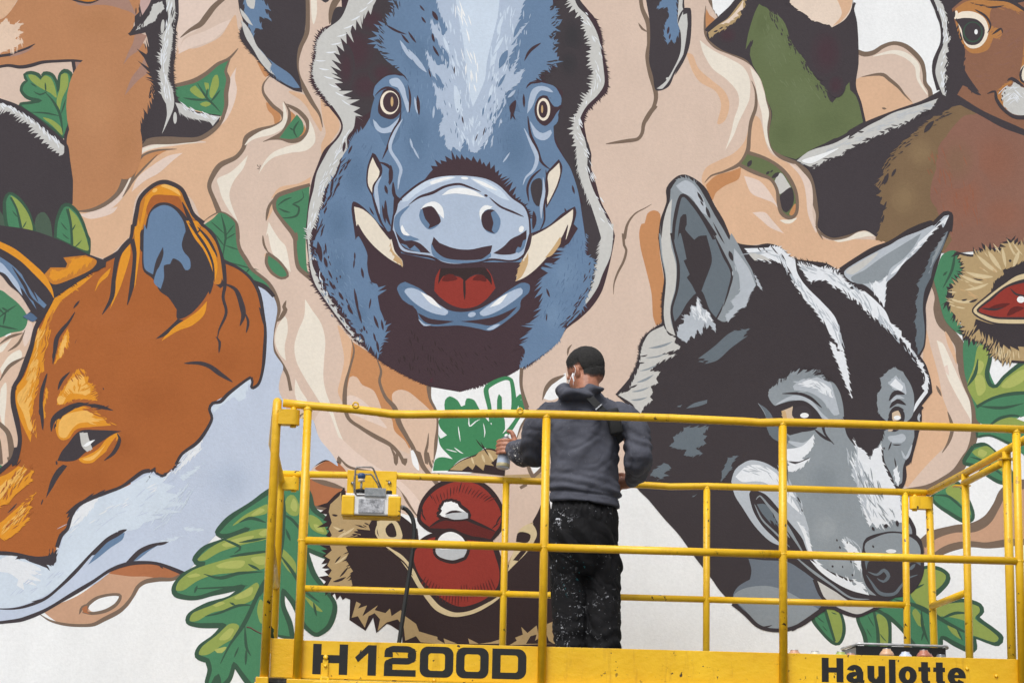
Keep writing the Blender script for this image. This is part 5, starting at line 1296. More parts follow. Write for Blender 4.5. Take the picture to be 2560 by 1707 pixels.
F(N, 'be', 'C2 1370,175! 1440,122 1540,85! 1560,60! 1610,42 1680,62 1700,110! 1690,90! 1640,130! 1660,150! 1600,140! 1590,180! 1540,140! 1520,175! 1490,150! 1450,180!', raw=True)
D(N, 'bl', 'C2', (1590, 100, 60, 14, 70), (1640, 90, 70, 14, 60), (1520, 115, 50, 14, 70))
D(N, 'K3', 'C2', (1600, 40, 110, 8, 60), (1570, 10, 90, 7, 50))
# ---- the husky
N = 'painted_husky'
F(N, 'K2', 'A3 1165,1568! 1178,1440 1218,1320 1218,1230 1280,1158 1340,1142 1420,1180 1482,1240 1532,1340 1592,1440 1645,1568! B3 1700,130 1800,140 1880,128 1960,150 2030,212! B4 590,230! 700,243 800,258 890,300 960,250 1100,168 1210,125 1340,45 1480,-5 A4 1500,1462 1570,1392 1612,1395 1618,1440 B4 1610,40 1560,160 1530,260 1490,400 1450,530 1452,620 1452,700 1442,800 1412,862! 1450,920 1482,1020 1492,1100! 1420,1190! 1422,1290 1392,1400 1352,1568! C4 1332,50 1312,150 1312,250 1280,300! 1340,480 1372,580 1422,640 1435,760 1435,850 1400,930 1340,990 1240,1012 1200,1032 1080,1100 1000,1130 900,1100 780,1085 720,1130 640,1180 580,1222 450,1222 350,1192 270,1110 190,1050 C4 100,960 50,880 C3 1600,1000 1500,870 1400,740 1300,600 1200,490 1100,370 1030,300 1000,240 B3 1050,1260! 1020,1230! 885,1112! ~5/0.6 980,1000 1030,900 1050,770 1110,700 1190,650! ~0 1192,450 1202,350 1178,200 1162,60')
R = N + '/ear#1'
F(R, 'gr', 'A3 1190,1568! 1200,1440 1238,1320 1245,1240! ~9/-0.3 1285,1180 1330,1165 ~0 1410,1200 1470,1290 1530,1400 1590,1500 1630,1568 B3 1640,60 1690,140! 1730,220 1780,310 1805,400! 1760,465 1730,530 1680,570! 1600,640 1550,620! 1580,560 1605,460 1635,360 1600,230 1530,80 A3 1540,1568 1480,1450 1380,1310 1320,1275 1285,1340 1262,1450 1255,1568 B3 1262,150 1292,280 1282,420 1252,560 1262,640! 1282,710! 1222,695 1202,600 1212,480 1212,350 1182,200 1170,60')
F(R, 'gl', 'A3 1185,1568! 1200,1440 1230,1340 1255,1300! 1245,1450 1245,1568! B3 1250,150 1282,280 1275,420 1245,540 1250,650 1285,735! 1222,695 1200,580 1215,350 1190,200 1178,0')
F(R, 'gl2', 'A3 1280,1215! 1340,1180 1400,1210 1460,1300! 1500,1420! 1440,1380 1380,1290 1320,1260')
F(R, 'dgy', 'A3 1275,1568! 1285,1420 1320,1290 1380,1340 1450,1440 1520,1568! B3 1540,100 1600,230 1640,330 1620,440 1580,540 1542,612! 1500,560 1450,440 1400,462! 1350,340 1310,200 1290,60')
F(R, 'dgy', 'B3 1262,0! 1312,0! 1332,150 1352,300 1400,460! 1350,520 1310,590 1262,650! 1250,560 1292,430 1295,280 1262,120')
F(R, 'K2', 'A3 1290,1568! 1310,1420 1345,1400 1350,1470 1340,1500 1400,1568! B3 1430,80 1480,75! 1512,200 1512,260 1460,400 1430,490! 1385,400! 1350,350! 1370,330! 1330,240! 1350,230! 1310,60')
L(R, 'K2', 8, 'A3 1262,1568 1272,1440 1315,1280 1385,1320 1450,1410 1540,1540', 'n')
L(R, 'K2', 7, 'B3 1250,60 1268,150 1295,270 1288,420 1252,560 1268,660 1290,740', 'n')
L(R, 'K2', 7, 'B3 1520,50 1590,200 1645,320 1625,430 1590,540', 'b')
D(R, 'K2', 'A3', (1440, 1290, 80, 18, 60), (1490, 1390, 80, 22, 70), (1450, 1330, 40, 10, 60))
D(R, 'K2', 'B3', (1640, 210, 70, 26, 70), (1720, 330, 50, 10, 100), (1560, 60, 160, 10, 62))
F(R, 'gl2', 'B3 1660,160! 1700,210 1760,300 1800,400! 1790,420! 1760,470! 1740,540! 1690,560! 1620,645! 1600,600! 1660,540! 1640,510! 1700,440! 1690,330 1660,240')
F(N, 'gl2', 'B3 1790,320! 1830,390! 1848,440! 1810,400!', jag=True)
F(N, 'gl2', 'B3 1425,470! 1450,545! 1500,580! 1520,640! 1540,655! 1540,712! 1500,660! 1480,690! 1470,640! 1445,730! 1420,690! 1400,750! 1380,730! 1350,778! 1300,745! 1285,730! 1300,660! 1330,650! 1335,590! 1370,600! 1380,530! 1410,540!', jag=True)
F(N, 'w2', 'B3 1420,480! 1445,560! 1470,600! 1480,560! 1530,650! 1490,610! 1480,650! 1440,610! 1420,640! 1390,600! 1380,540! 1415,550!', jag=True)
# fur at the neck
F(N, 'gl', 'B3 1050,830! 1065,780! 1110,710 1200,665! 1230,720! 1280,745! 1270,775! 1310,800! 1300,820! 1190,850! 1290,855! 1160,910! 1110,960! 1180,965! 1150,1010! 1165,1040! 1115,1060! 1130,1100! 1110,1130! 1130,1150! 1075,1190! 1050,1240! 1020,1235! 1000,1180 900,1115! 970,1085! 1000,1020! 1040,930!')
D(N, 'gr', 'B3', (1180, 790, 160, 14, -15), (1150, 860, 140, 10, -12), (1100, 940, 120, 12, -20), (1080, 1010, 120, 14, -25), (1050, 1080, 120, 12, -15), (1040, 1140, 110, 12, -10))
D(N, 'K2', 'B3', (1070, 860, 50, 10, -10), (1045, 905, 60, 10, 0), (1000, 1060, 60, 12, -20), (960, 1085, 60, 12, -25))
F(N, 'dgy', 'B3 1425,880! 1530,800 1620,720 1690,685! 1660,700! 1760,680! 1720,740! 1750,730! 1640,810 1550,890 1465,915! 1500,890! 1420,905! 1480,880!')
F(N, 'dgy', 'B3 1345,1205! 1400,1170 1485,1148! 1482,1170 1420,1192')
F(N, 'dgy', 'B3 1285,1195! 1320,1178! 1310,1195!')
F(N, 'dgy', 'B3 1235,1450! 1270,1420! 1260,1390! 1330,1350! 1330,1325! 1500,1320! 1455,1375! 1485,1385! 1460,1410! 1480,1435! 1410,1465! 1460,1500! 1380,1520! 1330,1510! 1350,1475! 1290,1470!', jag=True)
F(N, 'dgy', 'C3 1110,215! 1130,180! 1200,130! 1230,140! 1250,165! 1200,200! 1230,210! 1150,250! 1180,225!', jag=True)
F(N, 'dgy', 'C3 1575,255! 1580,190! 1620,100! 1685,78! 1640,150! 1650,160! 1610,210!', jag=True)
F(N, 'dgy', 'C3 1380,355! 1420,330! 1400,350!', jag=True)
# white stripes of the brow
F(N, 'w2', 'B4 262,160! 350,158 ~8/0.9 420,155 490,155 550,210 ~0 605,255 625,330 690,430 760,500 850,600 885,690 890,760 918,835! 870,815! 875,790! 820,720! 780,625 785,660! 720,560! 660,500! 640,480! 600,400! 590,410! 555,310! 580,340! 500,262! 440,235! 450,260! 380,240! 330,250! 340,230! 300,200!')
F(N, 'gl', 'B4 290,190 340,190 400,215 440,240! 400,240! 350,225! 340,250!')
D(N, 'K2', 'B4', (360, 165, 50, 8, 50), (400, 170, 60, 8, 45), (460, 170, 70, 9, 50), (520, 220, 60, 8, 60), (560, 310, 80, 8, 60))
F(N, 'w2', 'B4 818,765! 860,790! 870,830! 912,830! 930,900! 950,1000! 966,1142! 920,1040! 880,930! 840,840!')
F(N, 'w2', 'B4 598,240! 680,255 ~9/0.9 760,285 860,310 900,355 ~0 960,410! 950,420! 1050,440! 1120,500 1185,570 1215,640! 1290,700! 1290,730! 1350,780! 1350,810! 1390,860! 1385,875! 1440,920! 1430,935! 1470,1010! 1462,1100! 1410,1170 1368,1232! 1380,1175 1440,1090! 1420,1060! 1440,1040! 1420,1000! 1440,990! 1380,890! 1400,880! 1330,830! 1320,790! 1280,740! 1270,770! 1240,700! 1230,740! 1180,650! 1190,690! 1110,600! 1120,640! 1020,540! 950,480! 960,500! 880,420! 860,430! 800,370! 710,370! 700,395! 650,320!')
L(N, 'K2', 8, 'B4 598,235 620,320 700,440', 'b')
# right ear
R = N + '/ear#2'
F(R, 'gl2', 'B4 915,315 1000,250 1150,168 1300,88 1400,50 1490,10 A4 1520,1460 1570,1412 1600,1405! 1592,1430! 1560,1490 B4 1540,-20 1450,110 1380,190 1300,262 1250,330 1192,382! 1180,545! 1130,470 1050,400 960,375')
F(R, 'gr', 'B4 960,350 1050,300 1160,220 1290,140 1420,60! 1370,150 1300,230 1220,290 1190,350 1100,385 1000,390')
F(R, 'gl', 'B4 925,310 1010,255 1140,185 1060,270 970,330')
F(R, 'w2', 'B4 1400,120! 1480,50 1545,-10 A4 1560,1440! 1602,1408! 1570,1470 B4 1560,-10! 1450,110! 1330,230!')
F(R, 'w2', 'B4 1075,375! 1100,400! 1120,370! 1150,390! 1195,330! 1188,420! 1180,545! 1120,465!', jag=True)
D(R, 'w2', 'B4', (1260, 290, 110, 20, -45), (1300, 250, 90, 14, -50))
F(R, 'dgy', 'B4 1600,30! 1560,155 1500,270 1482,350! 1440,440 1430,560 1442,690 1432,800 1400,855! 1378,760! 1390,700! 1375,640! 1392,560! 1380,520! 1405,420! 1390,400! 1450,290! 1480,200! 1530,130!')
F(R, 'gr', 'B4 1590,50! 1550,150 1490,270 1470,330! 1490,230! 1530,130!')
L(R, 'K2', 10, 'B4 890,300 960,250 1100,168 1210,125 1340,45 1480,-8 A4 1500,1462 1570,1394 1612,1398 1616,1450 B4 1606,50', 'n')
HAIR(N, 'gl2', 'B4 280,190 480,200 580,350 700,500 860,680 900,800', 7, 60, 24, 2.6, 6)
HAIR(N, 'gl2', 'B4 640,280 850,350 1050,500 1200,680 1380,880', 8, 70, 22, 2.6, 10)
HAIR(N, 'K2', 'B4 700,390 880,430 1040,560 1160,680 1330,830 1440,1020', 5, 60, 20, 3.2, 20)
HAIR(N, 'K2', 'B4 330,250 500,270 640,490 800,690', 4, 40, 20, 3.2, 14)
HAIR(N, 'K2', 'B4 600,240 780,270 900,330', 4, 24, 16, 2.8, 55)
HAIR(N, 'gl2', 'B3 1660,300 1740,380 1700,500', 14, 30, 24, 2.6, 40)
HAIR(N, 'gl2', 'B3 1330,650 1420,600 1500,620', 16, 26, 22, 2.6, 60)
# face
F(N, 'gr', 'B4 350,1168! 420,1220 450,1300 560,1380! 700,1340 800,1290 910,1270! 930,1370 970,1430 1050,1500 1090,1515! 1150,1430 1180,1350 1370,1300! 1372,1420 1342,1500 1320,1568 C4 1310,30! 1290,160! 1240,290! 1310,300 1335,480! 1370,590 1200,580 1060,620 1040,700 1030,820 1060,930 1130,1000! 1000,990! 850,900 720,770 600,560 545,350 545,150 500,0 430,-150! B4 430,1380 400,1250')
F(N, 'dgy', 'B4 355,1170! 430,1230 470,1310 560,1400 540,1440! 450,1400 410,1330 400,1240')
F(N, 'gr', 'B4 425,1080! 470,1050! 490,1010! 520,1010! 560,975! 640,945! 700,960! 780,985! 800,1010! 850,1040 890,1110 912,1220 900,1300 800,1300 640,1180 470,1190 430,1150! 418,1120!')
F(N, 'gl2', 'B4 580,1060! 640,1015 740,1000! 830,1040! 860,1140 885,1240! 850,1250 770,1150 690,1100 590,1085!')
F(N, 'w2', 'B4 600,1050! 700,1015 780,1040! 830,1080 850,1140! 780,1110 700,1070!')
EY = N + '/eye#1'
F(EY, 'K2', 'B4 462,1195! 560,1168 640,1165 705,1200 765,1290! 720,1345 560,1355 500,1275')
F(EY, 'eb', 'B4 505,1222! 560,1200 580,1190 575,1250 610,1285! 520,1285!')
F(EY, 'ts', 'B4 505,1222! 530,1220 545,1285! 520,1285!')
E(EY, 'K', 'B4', 640, 1240, 62, 54)
E(EY, 'w', 'B4', 656, 1250, 28, 17)
L(EY, 'gl2', 14, 'B4 470,1180 580,1135 680,1165 750,1235 840,1300', 'b')
L(EY, 'K2', 8, 'B4 510,1108 620,1108 700,1140 770,1200', 'b')
L(EY, 'K2', 9, 'B4 460,1192 560,1165 650,1165 720,1220 770,1300 790,1370 850,1440', 'b')
L(N, 'gl2', 15, 'B4 550,1420 650,1445 720,1390', 'b')
F(N, 'w2', 'B4 535,1470! 640,1450 720,1370! 715,1450! 680,1500! 640,1530! 660,1540! 560,1590! 540,1530!')
L(N, 'K2', 7, 'C4 550,120 620,130 690,95', 'b')
F(N, 'w2', 'C4 545,150! 620,130 700,95! 640,160! 660,150! 580,190! 550,185!')
L(N, 'K2', 8, 'B4 720,1340 780,1390 840,1425')
EZ = N + '/eye#2'
F(EZ, 'gr', 'B4 1130,1115! 1160,1070! 1150,1010! 1200,960! 1240,935! 1300,965! 1310,985! 1350,1050 1372,1130 1362,1250 1300,1300 1200,1290 1140,1240! 1130,1180!')
F(EZ, 'gl2', 'B4 1200,1040! 1250,990! 1310,1040! 1322,1110 1290,1110! 1240,1080!')
F(EZ, 'w2', 'B4 1215,1050! 1250,1010! 1300,1060! 1290,1090 1245,1070')
for s in ('B4 1208,1155 1250,1102 1312,1112', 'B4 1212,1202 1260,1158 1320,1182', 'B4 1205,1255 1250,1205 1305,1215'):
    L(EZ, 'K2', 10, s)
L(EZ, 'gl2', 8, 'B4 1220,1165 1260,1130 1310,1140')
F(EZ, 'K2', 'B4 1198,1285 1240,1215 1300,1218 1310,1275 1265,1350 1215,1350')
F(EZ, 'eb', 'B4 1228,1235! 1268,1218 1285,1270 1235,1285')
E(EZ, 'w', 'B4', 1262, 1265, 24, 14)
F(EZ, 'eb', 'B4 1200,1332! 1242,1330! 1230,1352 1205,1355')
F(EZ, 'gl2', 'B4 1200,1390 1250,1380 1300,1370 1320,1400 1290,1430 1230,1430')
L(EZ, 'K2', 5, 'B4 1240,1435 1280,1440')
F(EZ, 'gl2', 'B4 1380,1230! 1410,1200! 1412,1290! 1390,1280!')
L(N, 'K2', 10, 'B4 1425,1190 1380,1255 1395,1330 1372,1440 1325,1568 C4 1300,110 1312,220 1285,292 1240,292 1215,220 1180,120 1170,30', 'n')
F(N, 'K2', 'B4 905,1260! 1150,1240! 1180,1340! 1165,1420! 1140,1400! 1130,1470! 1110,1450! 1090,1525! 1070,1480! 1040,1490! 1000,1440! 980,1450! 955,1390! 935,1370!', jag=True)
D(N, 'K2', 'C4', (1000, 20, 80, 10, 60), (1070, 50, 110, 16, 80), (1110, 40, 60, 10, 100))
F(N, 'w2', 'C4 975,-40! 1000,20! 1050,50! 1085,110! 1110,40! 1140,30! 1160,0! 1165,110! 1200,200! 1250,290! 1285,365! 1300,525! 1220,500! 1200,530! 1150,530! 1130,560! 1100,520! 1080,550! 1040,440! 1000,330! 1020,310! 960,200! 1010,210! 970,120! 1000,110!', jag=True)
F(N, 'gl2', 'C4 960,170! 1040,130! 1010,230! 1080,200! 1030,300! 1100,270! 1060,420! 1010,330!', jag=True)
F(N, 'gr', 'C4 1170,30! 1200,70! 1230,0! 1340,0! 1320,100 1300,160 1292,260 1255,280! 1220,200 1180,120')
F(N, 'w2', 'C4 1235,180! 1260,150! 1280,230! 1270,285! 1250,250!', jag=True)
D(N, 'K2', 'C4', (1215, 20, 60, 10, 110), (1250, 130, 70, 9, 80), (1260, 10, 60, 9, 0))
L(N, 'gl2', 8, 'B4 1360,1440 1320,1530 C4 1290,50')
for cx, cy, rx, ry, q in ((780, 250, 130, 160, 'gr3'), (800, 560, 110, 120, 'gr4'), (880, 780, 110, 80, 'gr4')):
    SOFT(N, 'gr', q, 'C4', cx, cy, rx, ry, k=0.6)
HAIR(N, 'w2', 'C4 1000,80 1060,250 1120,420 1180,520', 20, 60, 34, 3.2, 0)
HAIR(N, 'gl2', 'C4 980,60 1030,250 1100,480', 20, 50, 34, 3.0, 0)
HAIR(N, 'gr', 'C4 1060,200 1120,360 1200,500', 24, 30, 30, 2.6, 0)
HAIR(N, 'gl2', 'C4 930,640 1000,740 1020,860', 16, 30, 24, 2.6, 0)
HAIR(N, 'gl2', 'B4 620,1060 760,1040 840,1160', 18, 30, 24, 2.8, 10)
HAIR(N, 'gr', 'B4 480,1060 600,980 740,990', 10, 34, 20, 2.8, -40)
HAIR(N, 'K2', 'B4 440,1060 540,990 640,950 760,980 850,1030', 4, 30, 16, 3.0, -40)
# muzzle and mouth
F(N, 'gl2', 'C4 178,250! 200,180 250,135 310,112 400,130 480,180 545,250! 610,370! 600,370! 660,480! 690,580! 680,560! 705,700! 740,790! 860,905! 780,860 640,760 540,690 430,640 330,540 250,420 200,340')
F(N, 'w2', 'C4 205,220! 280,150 380,148 460,190 545,270! 600,360! 560,340! 640,470! 580,420! 480,320 400,260 330,250 250,255')
F(N, 'w2', 'C4 600,500! 660,560! 690,640! 720,740! 800,840! 740,800! 680,700 650,600')
HAIR(N, 'gl2', 'C4 260,180 420,170 540,280 640,460', 14, 40, 26, 2.6, 20)
M_ = N + '/mouth'
F(M_, 'K2', 'C4 295,330 320,308 400,335 480,420 560,520 640,620 682,720 760,810 900,900 1050,980 1250,1012! 1100,1042 950,1032 850,960 740,880 640,790 540,690 460,620 380,540 320,440')
for s, w in (('C4 340,370 365,345 430,420 520,520 600,640 660,740', 9), ('C4 330,400 380,500 460,580 560,680', 5), ('C4 560,710 700,830 840,930 960,1010 1080,1020', 6), ('C4 440,430 500,530 560,620', 7)):
    L(M_, 'gr', w, s)
F(M_, 'dgy', 'C4 345,400! 400,400 450,460! 440,450! 500,560! 430,500! 440,530! 380,460')
F(N, 'gl', 'C4 740,900! 860,972 960,1035 1080,1042 1190,1032! 1090,1090 1000,1125 900,1092 800,1032')
F(N, 'K2', 'C4 770,810! 900,890 960,910! 980,900! 950,890! 900,870 830,840!')
F(N, 'w2', 'C4 690,760! 760,840 860,912 960,962 1085,995! 1010,920! 980,930! 920,860! 940,900! 850,850! 880,880!')
F(N, 'w2', 'C4 895,620! 960,660! 1000,690! 1030,760! 1020,840! 980,790! 1000,800! 940,720!', jag=True)
F(N, 'w2', 'C4 960,880! 1040,920! 1065,960! 1000,930!', jag=True)
# throat
F(N, 'dg2', 'C4 290,755! 400,765 540,775 640,832 720,892! 760,982 795,1030! 740,1090 640,1160 560,1200 430,1205 350,1175 250,1082 190,1010 220,940 300,890! 310,830')
F(N, 'gr', 'C4 192,1005 260,950 400,932 520,960 640,1022 750,1085! 640,1162 560,1205 430,1207 350,1177 270,1092')
L(N, 'K2', 9, 'C4 185,1050 270,1115 350,1192 440,1222 540,1218 640,1182 740,1115 790,1085', 'n')
D(N, 'K2', 'C4', (410, 1195, 70, 10, -10), (600, 1205, 70, 12, -40), (660, 1170, 60, 10, -40))
L(N, 'K2', 9, 'C4 720,890 760,990 830,1060 900,1100 1000,1128 1080,1100 1210,1030', 'n')
# nose
NO = N + '/nose'
F(NO, 'K2', 'C4 1035,690 1045,640 1090,612 1200,578 1310,585 1380,615 1425,670 1437,760 1432,850 1395,935 1300,1000 1230,990 1180,1005 1100,955 1045,860 1025,780')
F(NO, 'gr', 'C4 1050,700 1055,655 1100,625 1200,590 1310,597 1395,650 1412,730 1340,745 1200,725 1070,725')
F(NO, 'dgy', 'C4 1060,735 1200,740 1400,745 1415,800! 1340,760 1200,750 1080,770 1060,830!')
E(NO, 'w2', 'C4', 1222, 706, 34, 13)
for s in ('C4 1070,840 1130,860 1175,830 1205,870 1170,905 1130,882', 'C4 1395,860 1330,885 1290,930 1240,985 1150,980 1090,905 1060,860', 'C4 1380,790 1340,830'):
    L(NO, 'dgy', 8, s)
L(N, 'K2', 9, 'C4 1335,490 1370,560 1372,620', 'n')
for a in ((1105, 560, 30, 16, 60), (1188, 542, 26, 26, 70), (1262, 525, 40, 18, 80), (868, 635, 18, 10, 80), (935, 650, 16, 8, 80), (888, 682, 20, 10, 70), (840, 805, 16, 12, 60), (905, 808, 16, 10, 80), (960, 775, 20, 9, 70), (970, 862, 18, 10, 60), (1105, 676, 20, 12, 60), (620, 370, 50, 10, 60), (640, 440, 20, 8, 70), (980, 715, 14, 8, 0)):
    D(N, 'K2', 'C4', a)
# ---- lay the coats on the wall
MURAL = mat_mural()
def wall_block(bm, x0, x1, z0, z1, y0, y1):
    bx(bm, ((x0 + x1) / 2, (y0 + y1) / 2, (z0 + z1) / 2), (x1 - x0, y1 - y0, z1 - z0))
wall_bm = bmesh.new()
wall_block(wall_bm, -7.5, 11.0, GROUND, 9.2, WALL_Y, WALL_Y + 0.35)
wl = wall_bm.loops.layers.float_color.new('paint')
for f in wall_bm.faces:
    for lp in f.loops:
        lp[wl] = (*[v * 0.95 for v in lin(PALETTE['w'])], 1)
mural_wall = link('mural_wall', wall_bm, MURAL)
tag(mural_wall, 'tall white rendered wall painted with a mural of wild animals', 'wall')

import numpy as np
GS = 0.010
gx0, gz0 = -3.2, 1.0
grid = np.zeros((760, 560), dtype=np.int32)
built = {}
order = []
for part, colr, poly in SHAPES:
    W = [on_wall(u, v) for u, v in poly]
    A_ = np.array(W)
    x0, z0 = A_.min(0)
    x1, z1 = A_.max(0)
    i0, i1 = max(0, int((x0 - gx0) / GS) - 1), min(760, int((x1 - gx0) / GS) + 2)
    j0, j1 = max(0, int((z0 - gz0) / GS) - 1), min(560, int((z1 - gz0) / GS) + 2)
    sub = grid[i0:i1, j0:j1]
    if (i1 - i0) * (j1 - j0) > 60 and sub.size:
        # cells inside the outline, by counting crossings of each row, grown by one cell
        mask = np.zeros(sub.shape, dtype=bool)
        xs = gx0 + (np.arange(i0, i1) + 0.5) * GS
        B_ = np.roll(A_, -1, 0)
        for j in range(j0, j1):
            zc = gz0 + (j + 0.5) * GS
            hit = (A_[:, 1] <= zc) != (B_[:, 1] <= zc)
            if hit.any():
                p, q = A_[hit], B_[hit]
                cr = np.sort(p[:, 0] + (zc - p[:, 1]) / (q[:, 1] - p[:, 1]) * (q[:, 0] - p[:, 0]))
                mask[:, j - j0] = (np.searchsorted(cr, xs) % 2) == 1
        ii = np.clip(((A_[:, 0] - gx0) / GS).astype(int) - i0, 0, sub.shape[0] - 1)
        jj = np.clip(((A_[:, 1] - gz0) / GS).astype(int) - j0, 0, sub.shape[1] - 1)
        mask[ii, jj] = True
        m = mask.copy()
        m[1:] |= mask[:-1]; m[:-1] |= mask[1:]
        m2 = m.copy()
        m2[:, 1:] |= m[:, :-1]; m2[:, :-1] |= m[:, 1:]
        lay = 1 + (int(sub[m2].max()) if m2.any() else 0)
        sub[m2] = lay
    else:
        lay = 1 + (int(sub.max()) if sub.size else 0)
        sub[...] = lay
    n = len(W)
    try:
        r = delaunay_2d_cdt([Vector(p) for p in W], [], [list(range(n))], 1, 1e-6)
    except Exception:
        continue
    c = [v * ENV * 0.95 for v in (lin(PALETTE[colr]) if isinstance(colr, str) else colr)]
    if part not in built:
        built[part] = ([], [], [])
        order.append(part)
    V, Fc, Cc = built[part]
    b0 = len(V)
    y = WALL_Y - 0.0002 - lay * 0.000025
    V.extend((p.x, y, p.y) for p in r[0])
    for f in r[2]:
        A, Bq, Cq = (r[0][i] for i in f[:3])
        f = list(f)
        if (Bq.x - A.x) * (Cq.y - A.y) - (Bq.y - A.y) * (Cq.x - A.x) < 0:
            f = f[::-1]
        Fc.append([b0 + i for i in f])
        Cc.append(c)
MAXLAY = int(grid.max())
print('paint coats', MAXLAY, 'shapes', len(SHAPES), 'tris', sum(len(b[1]) for b in built.values()))
objs = {}
for part in order:
    V, Fc, Cc = built[part]
    key = part.split('/')
    me = bpy.data.meshes.new(key[-1].split('#')[0])
    me.from_pydata(V, [], Fc)
    ca = me.color_attributes.new('paint', 'FLOAT_COLOR', 'CORNER')
    buf = []
    for f, c in zip(Fc, Cc):
        buf.extend([c[0], c[1], c[2], 1.0] * len(f))
    ca.data.foreach_set('color', buf)
    me.materials.append(MURAL)
    o = bpy.data.objects.new(key[-1].split('#')[0], me)
    COL.objects.link(o)
    o.parent = objs[key[0]] if len(key) > 1 else mural_wall
    objs[part] = o
# ------------------------------------------------------------------ ground
def mat_asphalt():
    t = NT('asphalt')
    v = t.coord()
    c = t.mix(t.ramp(t.noise(160, 3, 0.6, v), [(0.35, 0.0), (0.7, 1.0)]), (0.035, 0.035, 0.037), (0.085, 0.083, 0.08))
    c = t.mix(t.ramp(t.noise(0.6, 5, 0.6, v), [(0.4, 0.0), (0.7, 0.5)]), c, (0.10, 0.097, 0.09))
    t.col(c)
    t.rough(0.9)
    t.bump(t.noise(220, 3, 0.6, v), 0.5, 0.01)
    return t.m
g = bmesh.new()
bx(g, (0, -20, GROUND - 0.1), (240, 240, 0.2))
tag(link('ground', g, mat_asphalt()), kind='structure')
tag(mural_wall, kind='thing')

# ------------------------------------------------------------------ the yellow lift
YEL = mat_yellow()
BLK = mat_plain('black_vinyl_print', '#0e0f10', 0.6, var=0.4, scale=60)
DARK = mat_plain('recess_shade', '#14110d', 0.8)
RUB = mat_plain('black_rubber', '#1d1f20', 0.55, var=0.2, scale=30)
GALV = None
def mat_scuffed_metal(name, a, b, rough=0.45, metal=0.8):
    t = NT(name)
    v = t.coord()
    n = t.ramp(t.noise(55, 6, 0.75, v), [(0.38, 0.0), (0.62, 1.0)])
    t.col(t.mix(n, lin(a), lin(b)))
    t.rough(rough)
    t.b.inputs['Metallic'].default_value = metal
    t.bump(t.noise(120, 3, 0.6, v), 0.15, 0.002)
    return t.m
GALV = mat_scuffed_metal('scuffed_metal', '#7d7f84', '#c9cbd0', 0.5, 0.55)
STEEL = mat_scuffed_metal('grey_steel_rod', '#6d6a69', '#938f8c', 0.4, 0.7)
PLATE = mat_scuffed_metal('grey_bracket', '#7f8487', '#9a9ea1', 0.55, 0.4)
WHITE = mat_plain('white_casing', '#d9dbdc', 0.5, var=0.06)

LX0, LX1 = -0.13, 3.06
lift = tag(empty('platform_lift', (1.45, 0.9, GROUND)), 'yellow lift platform with tube guardrails and black lettering on its toe boards', 'lift')
R = 0.0168
def part(name, fn, mat=YEL, parent=lift):
    bm = bmesh.new()
    fn(bm)
    return link(name, bm, mat, parent)

def rail(pts, r=R, name='rail'):
    return part(name, lambda bm: tube(bm, pts, r, 14))

NX = (0.0, 0.9813, 1.9621, 2.9429)
ZT, ZM = TOE + 0.95, TOE + 0.3994
# near guardrail: the top tube is bent down between the first two posts
top = [(-0.102, 0, ZT + 0.012), (0.0, 0, ZT + 0.004), (0.10, 0, ZT - 0.001), (0.2, 0, ZT - 0.006), (0.28, 0, ZT - 0.013), (0.34, 0, ZT - 0.020),
       (0.42, 0, ZT - 0.019), (0.60, 0, ZT - 0.011), (0.8, 0, ZT - 0.003), (0.98, 0, ZT), (1.5, 0, ZT), (1.80, 0, ZT - 0.004), (1.87, 0, ZT - 0.007), (1.95, 0, ZT - 0.002), (2.2, 0, ZT), (3.12, 0, ZT)]
rail(top, 0.0172, 'top_rail')
for a, b in zip(NX, NX[1:]):
    rail([(a + 0.012, 0, ZM), (b - 0.012, 0, ZM)], 0.0165, 'mid_rail')
def weld(bm, p, r=0.02):
    bmesh.ops.create_icosphere(bm, subdivisions=2, radius=r, matrix=Matrix.Translation(p) @ Matrix.Diagonal((1, 0.9, 0.75, 1)))
for i, x in enumerate(NX):
    o = rail([(x, 0, FLOOR - 0.02), (x, 0, ZT)], 0.0172, 'post')
    for z in (ZM, ZT - 0.012):
        part('weld', lambda bm: weld(bm, (x, 0, z), 0.0205), YEL, o)
# small lashing eyes on the top tube
for x, dz in ((0.195, 0.006), (0.87, 0.004)):
    def eye(bm, x=x, dz=dz):
        pts = [(x + 0.011 * math.cos(a), -0.017, ZT + 0.004 + dz + 0.011 * math.sin(a)) for a in [2 * PI * k / 12 for k in range(13)]]
        tube(bm, pts, 0.0035, 8)
    part('lashing_eye', eye)
# toe boards: plates behind the posts
def board(x0, x1, z0=FLOOR, z1=TOE):
    return part('toe_board', lambda bm: bx(bm, ((x0 + x1) / 2, 0.0215, (z0 + z1) / 2), (x1 - x0, 0.008, z1 - z0), 0.0015))
board(-0.108, -0.004, FLOOR, TOE + 0.004)
boards = [board(NX[i] - 0.002, NX[i + 1] - 0.0045) for i in range(3)]
board(NX[3] - 0.002, 3.05)
part('toe_board', lambda bm: bx(bm, (1.45, WALL_Y - 0.48, FLOOR + 0.06), (3.2, 0.008, 0.12)))
for x in (LX0, LX1):
    part('toe_board', lambda bm: bx(bm, (x, 0.9, FLOOR + 0.06), (0.006, 1.7, 0.12)))
